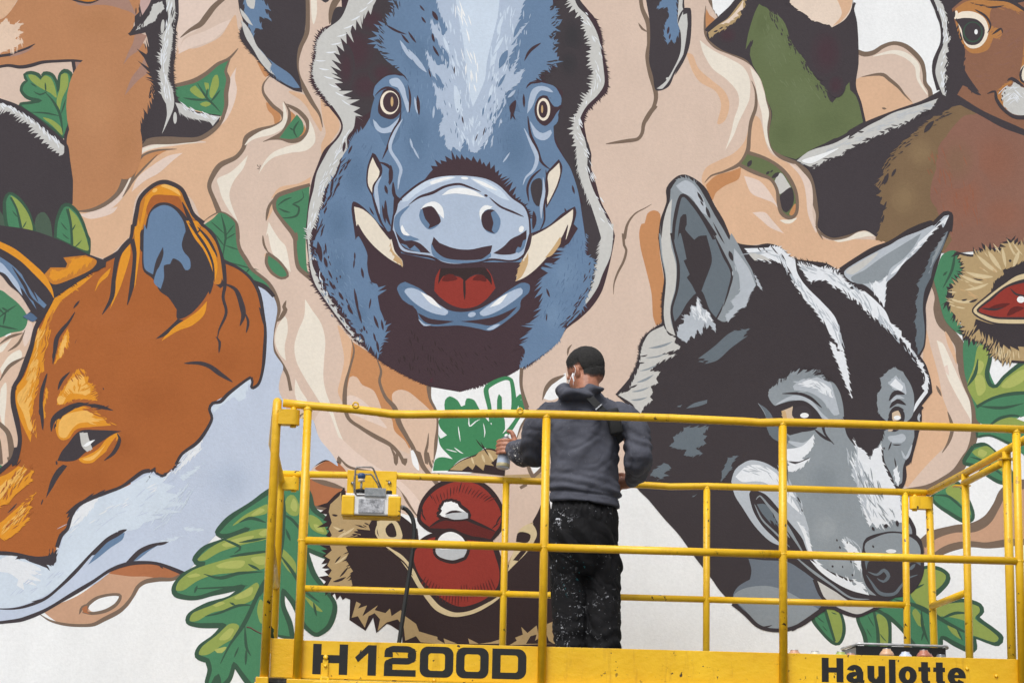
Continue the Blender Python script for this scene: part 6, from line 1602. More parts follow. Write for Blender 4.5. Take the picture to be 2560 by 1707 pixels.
# deck and its front beam
part('deck', lambda bm: bx(bm, (1.45, 0.92, FLOOR - 0.012), (3.24, 1.76, 0.02)), mat_scuffed_metal('deck_plate', '#5d5f60', '#8b8d8e', 0.6, 0.5))
for c, q in (((1.52, 0.0, FLOOR - 0.105), (3.12, 0.04, 0.195)), ((-0.137, 0.0, FLOOR - 0.105), (0.05, 0.05, 0.205)), ((1.45, 1.8, FLOOR - 0.11), (3.24, 0.04, 0.18)), ((LX0 - 0.02, 0.9, FLOOR - 0.11), (0.04, 1.74, 0.18)), ((LX1 + 0.02, 0.9, FLOOR - 0.11), (0.04, 1.74, 0.18))):
    part('deck_beam', lambda bm: bx(bm, c, q, 0.003))
part('deck_gap_shade', lambda bm: bx(bm, (-0.075, 0.035, FLOOR - 0.11), (0.09, 0.03, 0.18)), DARK)  # near-black block behind the beam's gap, its colour standing in for the shade inside
part('deck_lip', lambda bm: bx(bm, (1.565, -0.019, FLOOR - 0.020), (3.0, 0.006, 0.012), 0.002))
def latch(bm):
    x = 0.112
    bx(bm, (x, 0.012, TOE - 0.118), (0.022, 0.008, 0.085), 0.002)
    lathe(bm, (x, 0.010, TOE - 0.066), [(0.0, -0.008), (0.008, -0.008), (0.010, -0.004), (0.010, 0.006)], 14, 'Y')
    lathe(bm, (x, 0.008, TOE - 0.100), [(0.0, -0.006), (0.006, -0.006), (0.007, 0.002)], 12, 'Y')
    bx(bm, (x, -0.006, TOE - 0.152), (0.034, 0.022, 0.014), 0.003)
    tube(bm, [(x - 0.014, -0.016, TOE - 0.150), (x - 0.014, -0.022, TOE - 0.185), (x + 0.014, -0.022, TOE - 0.185), (x + 0.014, -0.016, TOE - 0.150)], 0.004, 8)
part('latch', latch)
for x, z in ((2.84, TOE - 0.07), (2.72, TOE - 0.044), (2.84, TOE - 0.13), (0.55, TOE - 0.146)):
    part('bolt', lambda bm: lathe(bm, (x, 0.018, z), [(0.0, -0.006), (0.006, -0.006), (0.0085, 0.0)], 12, 'Y'))

# left end frame
def end_frame(x0, x1):
    rail([(x0, 0.0, FLOOR - 0.06), (x0 + 0.004, 0.0, ZT - 0.05), (x0 + 0.004, 0.004, ZT + 0.006), (x0 + 0.003, 0.03, ZT + 0.021), (x1, 0.9, ZT - 0.01), (x1, 1.76, ZT - 0.03), (x1, 1.795, ZT - 0.05), (x1, 1.8, ZT - 0.09), (x1, 1.8, FLOOR)], 0.0185, 'end_frame')
    rail([(x0, 0.02, ZM), (x1, 1.78, ZM)], R, 'mid_rail')
end_frame(LX0, LX0 - 0.055)
def socket(x0, x1, y, z, zr):
    """bracket with an eye: the pin under the top tube drops into it"""
    s = 1 if x1 > x0 else -1
    def f(bm):
        outl = []
        rr = 0.026
        for a in range(-6, 7):
            t = a / 6 * PI / 2
            outl.append((x1 - s * rr + s * rr * math.cos(t), y + rr * math.sin(t)))
        outl += [(x0, y + rr), (x0, y - rr)]
        lo = [bm.verts.new((p[0], p[1], z - 0.031)) for p in outl]
        hi = [bm.verts.new((p[0], p[1], z + 0.031)) for p in outl]
        n = len(outl)
        for i in range(n):
            bm.faces.new((lo[i], lo[(i + 1) % n], hi[(i + 1) % n], hi[i]))
        bm.faces.new(lo[::-1])
        bm.faces.new(hi)
        bmesh.ops.recalc_face_normals(bm, faces=bm.faces[:])
    o = part('hinge_socket', f)
    part('pin', lambda bm: tube(bm, [(x1 - s * 0.026, y, z - 0.040), (x1 - s * 0.026, y, zr)], 0.013, 12), YEL, o)
socket(LX0 + 0.012, -0.032, 0.0, ZT - 0.048, ZT)
socket(LX0 - 0.045, -0.095, 1.8, TOE + 0.90, TOE + 0.945)
# far guardrail
FZ, FM = TOE + 0.95, TOE + 0.394
FX = (0.913, 1.9, 2.884)
rail([(-0.178, 1.8, FZ - 0.003), (0.4, 1.8, FZ + 0.004), (0.9, 1.8, FZ - 0.002), (1.6, 1.8, FZ - 0.004), (1.72, 1.8, FZ - 0.008), (1.9, 1.8, FZ), (2.99, 1.8, FZ)], 0.0168, 'top_rail')
for a, b in ((-0.06, FX[0]), (FX[0], FX[1]), (FX[1], FX[2])):
    rail([(a, 1.8, FM), (b, 1.8, FM)], 0.0158, 'mid_rail')
for i, x in enumerate((-0.06,) + FX):
    o = rail([(x, 1.8, FLOOR), (x, 1.8, FZ)], 0.0168, 'post')
    for z in (FM, FZ - 0.012):
        part('weld', lambda bm: weld(bm, (x, 1.8, z), 0.0195), YEL, o)
socket(3.01, 2.905, 1.8, FZ - 0.052, FZ)
# right end frame with its gate opening
rail([(3.022, 1.8, FLOOR), (3.004, 1.8, FZ - 0.02)], 0.0185, 'post')
rail([(3.004, 1.815, FZ + 0.002), (3.03, 0.9, FZ - 0.003), (3.055, 0.0, FZ + 0.002)], 0.0175, 'top_rail')
rail([(3.06, 0.0, FLOOR - 0.06), (3.058, 0.0, FZ)], 0.0185, 'post')
rail([(3.026, 1.16, FLOOR), (3.021, 1.155, FZ - 0.005)], 0.0178, 'post')
rail([(3.040, 0.50, FLOOR), (3.038, 0.50, FZ - 0.01)], 0.0195, 'post')
rail([(3.018, 1.17, FZ - 0.047), (3.036, 0.56, FZ - 0.049)], 0.0165, 'gate_rail')
rail([(3.008, 1.79, FM - 0.003), (3.020, 1.17, FM + 0.0)], 0.0165, 'mid_rail')
part('gate_lug', lambda bm: bx(bm, (3.012, 1.19, FZ - 0.058), (0.075, 0.05, 0.006)))
part('gate_lug', lambda bm: bx(bm, (3.045, 0.50, FZ - 0.042), (0.085, 0.05, 0.006)))

# lettering
def ring(bm, out, inn, y):
    n = len(out)
    a = [bm.verts.new((p[0], y, p[1])) for p in out]
    b = [bm.verts.new((p[0], y, p[1])) for p in inn]
    for i in range(n):
        j = (i + 1) % n
        bm.faces.new((a[i], a[j], b[j], b[i]))
def rrect(x0, x1, z0, z1, rl, rr, k=6):
    o = []
    for cx, cz, r, a0 in ((x1 - rr, z1 - rr, rr, 0), (x0 + rl, z1 - rl, rl, 90), (x0 + rl, z0 + rl, rl, 180), (x1 - rr, z0 + rr, rr, 270)):
        for i in range(k + 1):
            a = math.radians(a0 + 90 * i / k)
            o.append((cx + r * math.cos(a), cz + r * math.sin(a)))
    return o
def strip(bm, pts, w, y):
    n = len(pts)
    A, B = [], []
    for i, p in enumerate(pts):
        a, b = pts[max(0, i - 1)], pts[min(n - 1, i + 1)]
        d = math.hypot(b[0] - a[0], b[1] - a[1])
        nx, nz = -(b[1] - a[1]) / d, (b[0] - a[0]) / d
        wx = w[0] if abs(nx) > abs(nz) else w[1]
        A.append(bm.verts.new((p[0] + nx * wx / 2, y, p[1] + nz * wx / 2)))
        B.append(bm.verts.new((p[0] - nx * wx / 2, y, p[1] - nz * wx / 2)))
    for i in range(n - 1):
        bm.faces.new((A[i], A[i + 1], B[i + 1], B[i]))
def quad(bm, pts, y):
    bm.faces.new([bm.verts.new((p[0], y, p[1])) for p in pts])
LY = 0.0171
K = 0.000614
def model_number(bm):
    x0 = 0.060
    z1, z0 = TOE - 0.0125, TOE - 0.134
    h = z1 - z0
    X = lambda c: x0 + (c - 470) * K
    sw, sh = 0.034, 0.026
    # H
    quad(bm, [(X(470), z0), (X(470) + sw, z0), (X(470) + sw, z1), (X(470), z1)], LY)
    quad(bm, [(X(698) - sw, z0), (X(698), z0), (X(698), z1), (X(698) - sw, z1)], LY)
    m = z0 + h * 0.51
    quad(bm, [(X(470) + sw, m - 0.016), (X(698) - sw, m - 0.016), (X(698) - sw, m + 0.016), (X(470) + sw, m + 0.016)], LY)
    # 1
    quad(bm, [(X(830), z0), (X(885), z0), (X(885), z1), (X(830), z1)], LY)
    quad(bm, [(X(745), z1 - 0.050), (X(766), z1 - 0.070), (X(830), z1 - 0.032), (X(830), z1)], LY)
    # 2
    def arc(cx, cz, rx, rz, a0, a1, k=6):
        return [(cx + rx * math.cos(math.radians(a0 + (a1 - a0) * i / k)), cz + rz * math.sin(math.radians(a0 + (a1 - a0) * i / k))) for i in range(k + 1)]
    l, r_ = X(937) + sw / 2, X(1145) - sw / 2
    t_, b_, mm = z1 - sh / 2, z0 + sh / 2, z0 + h * 0.5
    rx, rz = 0.022, 0.016
    P = [(l, z1 - 0.046)] + arc(l + rx, t_ - rz, rx, rz, 180, 90) + arc(r_ - rx, t_ - rz, rx, rz, 90, 0) + arc(r_ - rx, mm + rz, rx, rz, 0, -90) + arc(l + rx, mm - rz, rx, rz, 90, 180) + [(l, b_)]
    strip(bm, P, (sw, sh), LY)
    quad(bm, [(l - sw / 2, z0), (X(1145), z0), (X(1145), z0 + sh), (l - sw / 2, z0 + sh)], LY - 0.0002)
    # 0 0 D
    for a, b in ((1170, 1390), (1408, 1622)):
        ring(bm, rrect(X(a), X(b), z0 - 0.001, z1 + 0.001, 0.032, 0.032), rrect(X(a) + sw, X(b) - sw, z0 + sh, z1 - sh, 0.012, 0.012), LY)
    ring(bm, rrect(X(1645), X(1870), z0, z1, 0.0005, 0.034), rrect(X(1645) + sw, X(1870) - sw, z0 + sh, z1 - sh, 0.0005, 0.013), LY)
    for f in bm.faces:
        f.normal_update()
        if f.normal.y > 0:
            f.normal_flip()
tag(link('lettering', (lambda b: (model_number(b), b)[1])(bmesh.new()), BLK, lift), 'black letters H1200D on the toe board')

def maker_name(bm):
    # heavy rounded lower case letters, drawn as broad strokes
    q = 0.000407
    z0 = TOE - 0.1125
    X = lambda c: 2.122 + (c - 305) * q
    cap, xh = 0.098, 0.0705
    sw, sh = 0.0285, 0.0195
    n = [0]
    def Y():
        n[0] += 1
        return LY - 0.00005 * (n[0] % 4)
    def box(x0, x1, a, b):
        quad(bm, [(x0, a), (x1, a), (x1, b), (x0, b)], Y())
    def arcpts(cx, cz, rx, rz, a0, a1, k=20):
        return [(cx + rx * math.cos(math.radians(a0 + (a1 - a0) * i / k)), cz + rz * math.sin(math.radians(a0 + (a1 - a0) * i / k))) for i in range(k + 1)]
    def band(cx, cz, rx, rz, a0, a1):
        ring_o, ring_i = arcpts(cx, cz, rx, rz, a0, a1), arcpts(cx, cz, rx - sw, rz - sh, a0, a1)
        y = Y()
        A = [bm.verts.new((p[0], y, p[1])) for p in ring_o]
        B = [bm.verts.new((p[0], y, p[1])) for p in ring_i]
        for i in range(len(A) - 1):
            bm.faces.new((A[i], A[i + 1], B[i + 1], B[i]))
    # H
    box(X(305), X(305) + sw, z0, z0 + cap)
    box(X(523) - sw, X(523), z0, z0 + cap)
    box(X(305) + sw, X(523) - sw, z0 + cap * 0.40, z0 + cap * 0.61)
    # a
    c, r = X(642), (X(735) - X(555)) / 2
    band(c - 0.002, z0 + xh - 0.026, r - 0.004, 0.028, 0, 165)
    box(X(724) - sw, X(724), z0 + 0.010, z0 + xh - 0.024)
    box(X(735) - 0.012, X(735), z0, z0 + 0.012)
    box(X(724) - sw, X(735) - 0.012, z0, z0 + 0.010)
    band(c - 0.003, z0 + 0.021, r - 0.003, 0.0235, 60, 330)
    # u
    box(X(765), X(765) + sw, z0 + 0.028, z0 + xh)
    box(X(945) - sw, X(945), z0, z0 + xh)
    band(X(850), z0 + 0.028, X(850) - X(765), 0.030, 180, 360)
    # l
    box(X(982), X(1050), z0, z0 + cap)
    # o
    band(X(1172), z0 + xh / 2, (X(1265) - X(1080)) / 2, xh / 2 + 0.002, 0, 360)
    # t t
    for a in (1280, 1430):
        box(X(a + 28), X(a + 28) + sw, z0 + 0.016, z0 + cap * 0.93)
        box(X(a), X(a + 120), z0 + xh - 0.018, z0 + xh)
        band(X(a + 28) + 0.028, z0 + 0.020, 0.028, 0.0215, 180, 265)
        box(X(a + 28) + 0.026, X(a + 118), z0 - 0.0015, z0 + 0.0165)
    # e
    ce, re = X(1667), (X(1760) - X(1575)) / 2
    band(ce, z0 + xh / 2, re, xh / 2 + 0.002, 0, 325)
    box(ce - re + sw * 0.6, ce + re, z0 + xh * 0.42, z0 + xh * 0.60)
    for f in bm.faces:
        f.normal_update()
        if f.normal.y > 0:
            f.normal_flip()
tag(link('lettering', (lambda b: (maker_name(b), b)[1])(bmesh.new()), BLK, lift), 'black letters Haulotte on the toe board')

# control box hung on the far rail
box = part('control_box', lambda bm: bx(bm, (0.262, 1.69, 3.195), (0.252, 0.13, 0.10), 0.004), WHITE)
for x in (0.149, 0.371):
    part('corner_guard', lambda bm: bx(bm, (x, 1.674, 3.187), (0.062, 0.115, 0.097), 0.007), YEL, box)
part('base_tray', lambda bm: bx(bm, (0.262, 1.70, 3.139), (0.275, 0.09, 0.010), 0.002), YEL, box)
part('face_plate', lambda bm: bx(bm, (0.260, 1.622, 3.186), (0.122, 0.006, 0.066), 0.001), GALV, box)
part('mounting_plate', lambda bm: bx(bm, (0.258, 1.775, 3.30), (0.240, 0.008, 0.16), 0.002), YEL, box)
for x, z in ((0.165, 3.315), (0.343, 3.322)):
    part('bolt', lambda bm: lathe(bm, (x, 1.770, z), [(0.0, -0.014), (0.006, -0.014), (0.009, -0.008), (0.010, 0.0)], 6, 'Y'), STEEL, box)
part('guard_bracket', lambda bm: bx(bm, (0.277, 1.617, 3.252), (0.102, 0.005, 0.040), 0.001), PLATE, box)
for y, dz, dx in ((1.625, 0.0, 0.0), (1.72, -0.02, -0.004)):
    def hoop(bm):
        b = 3.236
        pts = [(0.30 + dx, y, b + 0.01), (0.245 + dx, y, b + 0.002), (0.19 + dx, y, b + 0.0), (0.180 + dx, y, b + 0.010), (0.177 + dx, y, b + 0.06), (0.178 + dx, y, b + 0.125 + dz), (0.184 + dx, y, b + 0.135 + dz), (0.22 + dx, y, b + 0.137 + dz), (0.256 + dx, y, b + 0.137 + dz), (0.264 + dx, y, b + 0.130 + dz), (0.288 + dx, y, b + 0.075), (0.318 + dx, y, b + 0.008)]
        tube(bm, pts, 0.0042, 10)
    part('guard_hoop', hoop, STEEL, box)
jx, jy = 0.208, 1.672
js = part('joystick', lambda bm: tube(bm, [(jx, jy, 3.25), (jx + 0.001, jy, 3.325)], 0.0055, 10), GALV, box)
part('bellows', lambda bm: lathe(bm, (jx, jy, 3.243), [(0.034, 0), (0.036, 0.006), (0.022, 0.013), (0.031, 0.019), (0.029, 0.026), (0.014, 0.030), (0.007, 0.033)], 22), RUB, js)
part('collar', lambda bm: lathe(bm, (jx, jy, 3.308), [(0.010, 0), (0.018, 0.003), (0.016, 0.008), (0.016, 0.014)], 18), mat_plain('cream_plastic', '#dbc9b0', 0.45), js)
part('knob', lambda bm: lathe(bm, (jx, jy, 3.322), [(0.012, 0), (0.0185, 0.006), (0.0195, 0.014), (0.018, 0.022), (0.012, 0.028), (0.0, 0.029)], 20), mat_plain('blue_plastic', '#2f4f7d', 0.35), js)
part('button', lambda bm: (lathe(bm, (0.343, 1.66, 3.245), [(0.008, 0), (0.008, 0.004), (0.0145, 0.005), (0.0145, 0.020), (0.013, 0.022), (0.0, 0.022)], 18)), RUB, box)
def gland(bm):
    lathe(bm, (0.403, 1.665, 3.19), [(0.012, 0.0), (0.012, 0.008), (0.009, 0.009), (0.009, 0.02)], 8, 'X')
part('cable_gland', gland, GALV, box)
def cable(bm):
    P = [(0.412, 1.665, 3.188), (0.430, 1.665, 3.178), (0.455, 1.664, 3.148), (0.468, 1.662, 3.10), (0.470, 1.66, 3.04), (0.464, 1.66, 2.97), (0.452, 1.66, 2.86), (0.437, 1.66, 2.74), (0.421, 1.66, 2.60), (0.405, 1.66, 2.46), (0.395, 1.66, 2.33), (0.40, 1.63, 2.272), (0.48, 1.5, 2.266), (0.7, 1.2, 2.266)]
    pts = [(p[0], p[1], p[2]) for p in P]
    fine = []
    for i in range(len(pts) - 1):
        a, b = Vector(pts[i]), Vector(pts[i + 1])
        p0 = Vector(pts[max(0, i - 1)]); p3 = Vector(pts[min(len(pts) - 1, i + 2)])
        for k in range(4):
            t = k / 4
            m1, m2 = (b - p0) / 2, (p3 - a) / 2
            fine.append((2 * t ** 3 - 3 * t * t + 1) * a + (t ** 3 - 2 * t * t + t) * m1 + (-2 * t ** 3 + 3 * t * t) * b + (t ** 3 - t * t) * m2)
    tube(bm, fine, 0.0105, 12)
part('cable', cable, RUB, box)

# scissor stack and chassis under the platform (below the frame of the photograph)
def arms(sy, k):
    z0, z1 = 0.75 + k * 0.65, 0.75 + (k + 1) * 0.65
    for (xa, xb, dy) in ((0.25, 2.65, 0), (2.65, 0.25, 0.05)):
        d = Vector((xb - xa, 0, z1 - z0))
        part('scissor_arm', lambda bm: bx(bm, ((xa + xb) / 2, sy + dy, (z0 + z1) / 2), (d.length, 0.04, 0.10), 0.004, Matrix.Rotation(-math.atan2(d.z, d.x), 3, 'Y')))
for sy in (0.35, 1.35):
    for k in range(2):
        arms(sy, k)
part('chassis', lambda bm: bx(bm, (1.45, 0.9, 0.55), (2.9, 1.2, 0.34), 0.03), mat_plain('grey_chassis_paint', '#5a5c5e', 0.5))
for x in (0.45, 2.45):
    for y in (0.2, 1.6):
        wq = part('wheel', lambda bm: lathe(bm, (x, y - 0.12, 0.32), [(0.18, 0.0), (0.29, 0.0), (0.32, 0.04), (0.32, 0.20), (0.29, 0.24), (0.18, 0.24)], 28, 'Y'), RUB)
        part('hub', lambda bm: lathe(bm, (x, y - 0.12, 0.32), [(0.05, 0.02), (0.17, 0.03), (0.17, 0.21), (0.05, 0.22)], 20, 'Y'), YEL, wq)
# ------------------------------------------------------------------ spray cans and the crate behind the toe board
CAN_BODY = mat_plain('can_white', '#d5d6d8', 0.3, var=0.05)
CAN_RING = mat_plain('can_ring_metal', '#a9abb0', 0.3, metal=0.9, var=0.1)
def spray_can(x, y, h, hexcol, label, lean=0.0, group='spray cans standing behind the toe board'):
    t = tag(empty('spray_can', (x, y, FLOOR + 0.001)), label, 'spray can', group)
    z = FLOOR + 0.001
    cm = mat_plain('can_paint', hexcol, 0.35, var=0.05)
    link('body', (lambda b: (lathe(b, (x, y, z), [(0.0, 0.002), (0.030, 0.0), (0.0325, 0.004), (0.0325, h - 0.040)], 24), b)[1])(bmesh.new()), CAN_BODY, t)
    link('rim', (lambda b: (lathe(b, (x, y, z + h - 0.040), [(0.0325, 0.0), (0.0345, 0.002), (0.0345, 0.006), (0.0315, 0.008)], 24), b)[1])(bmesh.new()), CAN_RING, t)
    link('dome', (lambda b: (lathe(b, (x, y, z + h - 0.032), [(0.0315, 0.0), (0.030, 0.008), (0.025, 0.017), (0.018, 0.024), (0.0175, 0.028), (0.015, 0.029)], 24), b)[1])(bmesh.new()), cm, t)
    link('valve', (lambda b: (lathe(b, (x, y, z + h - 0.004), [(0.0165, 0.0), (0.0165, 0.003), (0.010, 0.003), (0.0, 0.003)], 16), b)[1])(bmesh.new()), CAN_RING, t)
    return t
for x, y, h, c, lb in (
        (2.097, 0.50, 0.204, '#c79a7f', 'salmon domed spray can, leftmost of the row behind the toe board'),
        (2.190, 0.52, 0.202, '#d3d2c4', 'pale grey domed spray can between the salmon can and the green can'),
        (2.297, 0.50, 0.202, '#a3b26a', 'light green domed spray can behind the toe board'),
        (2.352, 0.56, 0.202, '#b58a78', 'dull pink spray can just showing left of the black crate'),
        (2.452, 0.30, 0.203, '#d0a888', 'peach domed spray can standing tallest in front of the black crate'),
        (2.545, 0.36, 0.197, '#c3cee2', 'pale blue domed spray can in front of the black crate'),
        (2.612, 0.31, 0.202, '#b0705c', 'brick red domed spray can in front of the black crate'),
        (2.655, 0.42, 0.196, '#a8624f', 'low rust brown spray can right of the brick red can'),
        (2.706, 0.40, 0.192, '#6f7277', 'dark grey spray can at the right end of the row')):
    spray_can(x, y, h, c, lb)
cr = tag(empty('crate', (2.60, 0.80, FLOOR + 0.001)), 'black open plastic crate with shiny rim behind the spray cans', 'crate')
BP = mat_plain('black_plastic', '#17181a', 0.25, var=0.2)
def crate_shell(bm):
    x0, x1, y0, y1, z0, z1 = 2.40, 2.79, 0.66, 0.94, FLOOR + 0.002, FLOOR + 0.243
    for c, s in ((((x0 + x1) / 2, y0, (z0 + z1) / 2), (x1 - x0, 0.006, z1 - z0)), (((x0 + x1) / 2, y1, (z0 + z1) / 2), (x1 - x0, 0.006, z1 - z0)),
                 ((x0, (y0 + y1) / 2, (z0 + z1) / 2), (0.006, y1 - y0 - 0.006, z1 - z0)), ((x1, (y0 + y1) / 2, (z0 + z1) / 2), (0.006, y1 - y0 - 0.006, z1 - z0)),
                 (((x0 + x1) / 2, (y0 + y1) / 2, z0 + 0.003), (x1 - x0 - 0.006, y1 - y0 - 0.006, 0.006))):
        bx(bm, c, s, 0.001)
link('shell', (lambda b: (crate_shell(b), b)[1])(bmesh.new()), BP, cr)
def crate_rim(bm):
    z = FLOOR + 0.247
    P = []
    for cx, cy, a0 in ((2.775, 0.925, 0), (2.415, 0.925, 90), (2.415, 0.672, 180), (2.775, 0.672, 270)):
        for i in range(5):
            a = math.radians(a0 + 90 * i / 4)
            P.append((cx + 0.028 * math.cos(a), cy + 0.028 * math.sin(a), z + 0.0035 * math.sin(7 * cx + i)))
    tube(bm, P + [P[0]], 0.006, 8, cap=False)
link('rim', (lambda b: (crate_rim(b), b)[1])(bmesh.new()), mat_plain('glossy_rim', '#b4b6b8', 0.25, 0.4, var=0.25, scale=30), cr)
# ------------------------------------------------------------------ twig caught behind the left post
tw = tag(empty('twig', (-0.15, 0.05, FLOOR + 0.16)), 'small broken twig with one green leaf caught behind the left end post', 'twig')
link('stem', (lambda b: (tube(b, [(-0.212, 0.055, 2.458), (-0.196, 0.054, 2.455), (-0.17, 0.052, 2.440), (-0.13, 0.048, 2.424), (-0.10, 0.045, 2.415)], 0.003, 8, radii=[0.0035, 0.0032, 0.003, 0.0025, 0.002]), b)[1])(bmesh.new()), mat_plain('twig_bark', '#5b4238', 0.8), tw)
def leaf(bm):
    pts = [(-0.113, 2.465), (-0.108, 2.457), (-0.101, 2.451), (-0.101, 2.440), (-0.104, 2.434), (-0.101, 2.425), (-0.098, 2.414), (-0.108, 2.416), (-0.118, 2.418), (-0.116, 2.440)]
    n = len(pts)
    a = [bm.verts.new((p[0], 0.040 + 0.006 * math.sin(i), p[1])) for i, p in enumerate(pts)]
    b = [bm.verts.new((p[0], 0.0415 + 0.006 * math.sin(i), p[1])) for i, p in enumerate(pts)]
    bm.faces.new(a)
    bm.faces.new(b[::-1])
    for i in range(n):
        bm.faces.new((a[i], b[i], b[(i + 1) % n], a[(i + 1) % n]))
    bmesh.ops.recalc_face_normals(bm, faces=bm.faces[:])
link('leaf', (lambda b: (leaf(b), b)[1])(bmesh.new()), mat_plain('leaf_green', '#2c4a26', 0.5), tw)
# ------------------------------------------------------------------ the painter
from mathutils import noise as mnoise
def at(u, v, y):
    """the place at depth y that the photograph shows at (u, v)"""
    x, q = (u - 1280) / FPX, -(v - 853.5) / FPX
    d = cF + x * cR + q * cU
    return CAM + ((y - CAM.y) / d.y) * d
PB = at(1462, 1500, 1.36)
person = tag(empty('person', (PB.x, 1.36, FLOOR)), 'man in a slate grey hoodie and paint spattered black trousers, seen from behind', 'person')

def loft(bm, rings, seg=24):
    """rings: (centre, half width along a, half depth along b, a, b)"""
    rs = []
    for c, ra, rb, a, b in rings:
        rs.append([bm.verts.new(Vector(c) + ra * math.cos(2 * PI * k / seg) * a + rb * math.sin(2 * PI * k / seg) * b) for k in range(seg)])
    for A, B in zip(rs, rs[1:]):
        for k in range(seg):
            bm.faces.new((A[k], A[(k + 1) % seg], B[(k + 1) % seg], B[k]))
    bm.faces.new(rs[0][::-1])
    bm.faces.new(rs[-1])
    bmesh.ops.recalc_face_normals(bm, faces=bm.faces[:])
XA, YA = Vector((1, 0, 0)), Vector((0, 1, 0))
def limb(bm, pts, radii, seg=16):
    P = []
    Rr = []
    for i in range(len(pts) - 1):
        a, b = Vector(pts[i]), Vector(pts[i + 1])
        p0 = Vector(pts[max(0, i - 1)])
        p3 = Vector(pts[min(len(pts) - 1, i + 2)])
        for k in range(5):
            t = k / 5
            m1, m2 = (b - p0) / 2, (p3 - a) / 2
            P.append((2 * t ** 3 - 3 * t * t + 1) * a + (t ** 3 - 2 * t * t + t) * m1 + (-2 * t ** 3 + 3 * t * t) * b + (t ** 3 - t * t) * m2)
            Rr.append(radii[i] + (radii[i + 1] - radii[i]) * t)
    P.append(Vector(pts[-1]))
    Rr.append(radii[-1])
    tube(bm, P, 0, seg, radii=Rr)
    for p, r in ((P[0], Rr[0]), (P[-1], Rr[-1])):
        bmesh.ops.create_icosphere(bm, subdivisions=2, radius=r, matrix=Matrix.Translation(p))
def ball(bm, c, r3, rot=None):
    mt = Matrix.Translation(c)
    if rot is not None:
        mt = mt @ rot.to_4x4()
    bmesh.ops.create_icosphere(bm, subdivisions=3, radius=1.0, matrix=mt @ Matrix.Diagonal((*r3, 1)))

def grow(bm, voxel, smooth):
    """join overlapping solids into one continuous skin"""
    bmesh.ops.recalc_face_normals(bm, faces=bm.faces[:])
    me = bpy.data.meshes.new('grow')
    bm.to_mesh(me)
    bm.free()
    o = bpy.data.objects.new('grow', me)
    COL.objects.link(o)
    md = o.modifiers.new('r', 'REMESH')
    md.mode = 'VOXEL'
    md.voxel_size = voxel
    sm = o.modifiers.new('s', 'SMOOTH')
    sm.factor, sm.iterations = 0.5, smooth
    dg = bpy.context.evaluated_depsgraph_get()
    m2 = bpy.data.meshes.new_from_object(o.evaluated_get(dg))
    bpy.data.objects.remove(o)
    bpy.data.meshes.remove(me)
    out = bmesh.new()
    out.from_mesh(m2)
    bpy.data.meshes.remove(m2)
    # the outer skin only: closed pockets left inside are dropped
    seen, best = set(), []
    for v in out.verts:
        if v.index in seen:
            continue
        st, comp = [v], []
        seen.add(v.index)
        while st:
            q = st.pop()
            comp.append(q)
            for e in q.link_edges:
                w = e.other_vert(q)
                if w.index not in seen:
                    seen.add(w.index)
                    st.append(w)
        if len(comp) > len(best):
            best, old = comp, best
    keep = set(v.index for v in best)
    bmesh.ops.delete(out, geom=[v for v in out.verts if v.index not in keep], context='VERTS')
    out.verts.index_update()
    for f in out.faces:
        f.smooth = True
    return out

# ---- skeleton points
BY = 1.36
neck0, neck1 = at(1470, 990, BY + 0.0), at(1468, 950, BY + 0.02)
HC = at(1464, 931, BY + 0.055)
yaw_h, pit_h = math.radians(48), math.radians(24)
hf = Vector((-math.sin(yaw_h) * math.cos(pit_h), math.cos(yaw_h) * math.cos(pit_h), -math.sin(pit_h)))
hs = Vector((math.cos(yaw_h), math.sin(yaw_h), 0))
hu = hs.cross(hf)
HR = Matrix((hs, hf, hu)).transposed()
def hp(s, f, u):
    return HC + s * hs + f * hf + u * hu
shL, shR = at(1368, 1032, BY), at(1566, 1034, BY)
elL, elR = at(1338, 1132, 1.50), at(1596, 1146, 1.30)
wrL, wrR = at(1278, 1122, 1.72), at(1580, 1205, 1.58)
hipL, hipR = at(1416, 1330, BY), at(1504, 1330, BY)
knL, knR = at(1424, 1478, BY + 0.02), at(1505, 1478, BY + 0.02)
anL = Vector((knL.x + 0.022, BY + 0.01, FLOOR + 0.09))
anR = Vector((knR.x + 0.012, BY + 0.01, FLOOR + 0.09))
tc = lambda v, dx=0.0: at(1462 + dx, v, BY)

SKIN = NT('skin')
_v = SKIN.coord()
SKIN.col(SKIN.mix(SKIN.ramp(SKIN.noise(30, 4, 0.6, _v), [(0.35, 0.0), (0.7, 1.0)]), lin('#8f5b45'), lin('#b07a5f')))
SKIN.rough(0.5)
SKIN.b.inputs['Subsurface Weight'].default_value = 0.08
SKIN.b.inputs['Subsurface Radius'].default_value = (0.02, 0.008, 0.004)

# ---- the body: one continuous figure
b = bmesh.new()
ball(b, hp(0, -0.008, 0.030), (0.074, 0.094, 0.088), HR)
ball(b, hp(0, 0.035, -0.035), (0.060, 0.062, 0.070), HR)
ball(b, hp(0, 0.050, -0.075), (0.040, 0.042, 0.034), HR)
ball(b, hp(0, 0.075, 0.005), (0.050, 0.020, 0.020), HR)
ball(b, hp(0, 0.102, -0.022), (0.013, 0.018, 0.022), HR)
ball(b, hp(0, 0.092, 0.0), (0.009, 0.014, 0.022), HR)
ball(b, hp(0, 0.088, -0.058), (0.022, 0.012, 0.007), HR)
ball(b, hp(0, 0.086, -0.068), (0.019, 0.012, 0.007), HR)
for s in (-1, 1):
    ball(b, hp(s * 0.082, -0.006, -0.012), (0.009, 0.020, 0.033), HR @ Matrix.Rotation(s * 0.35, 3, 'Z'))
    ball(b, hp(s * 0.074, 0.002, -0.025), (0.012, 0.012, 0.018), HR)
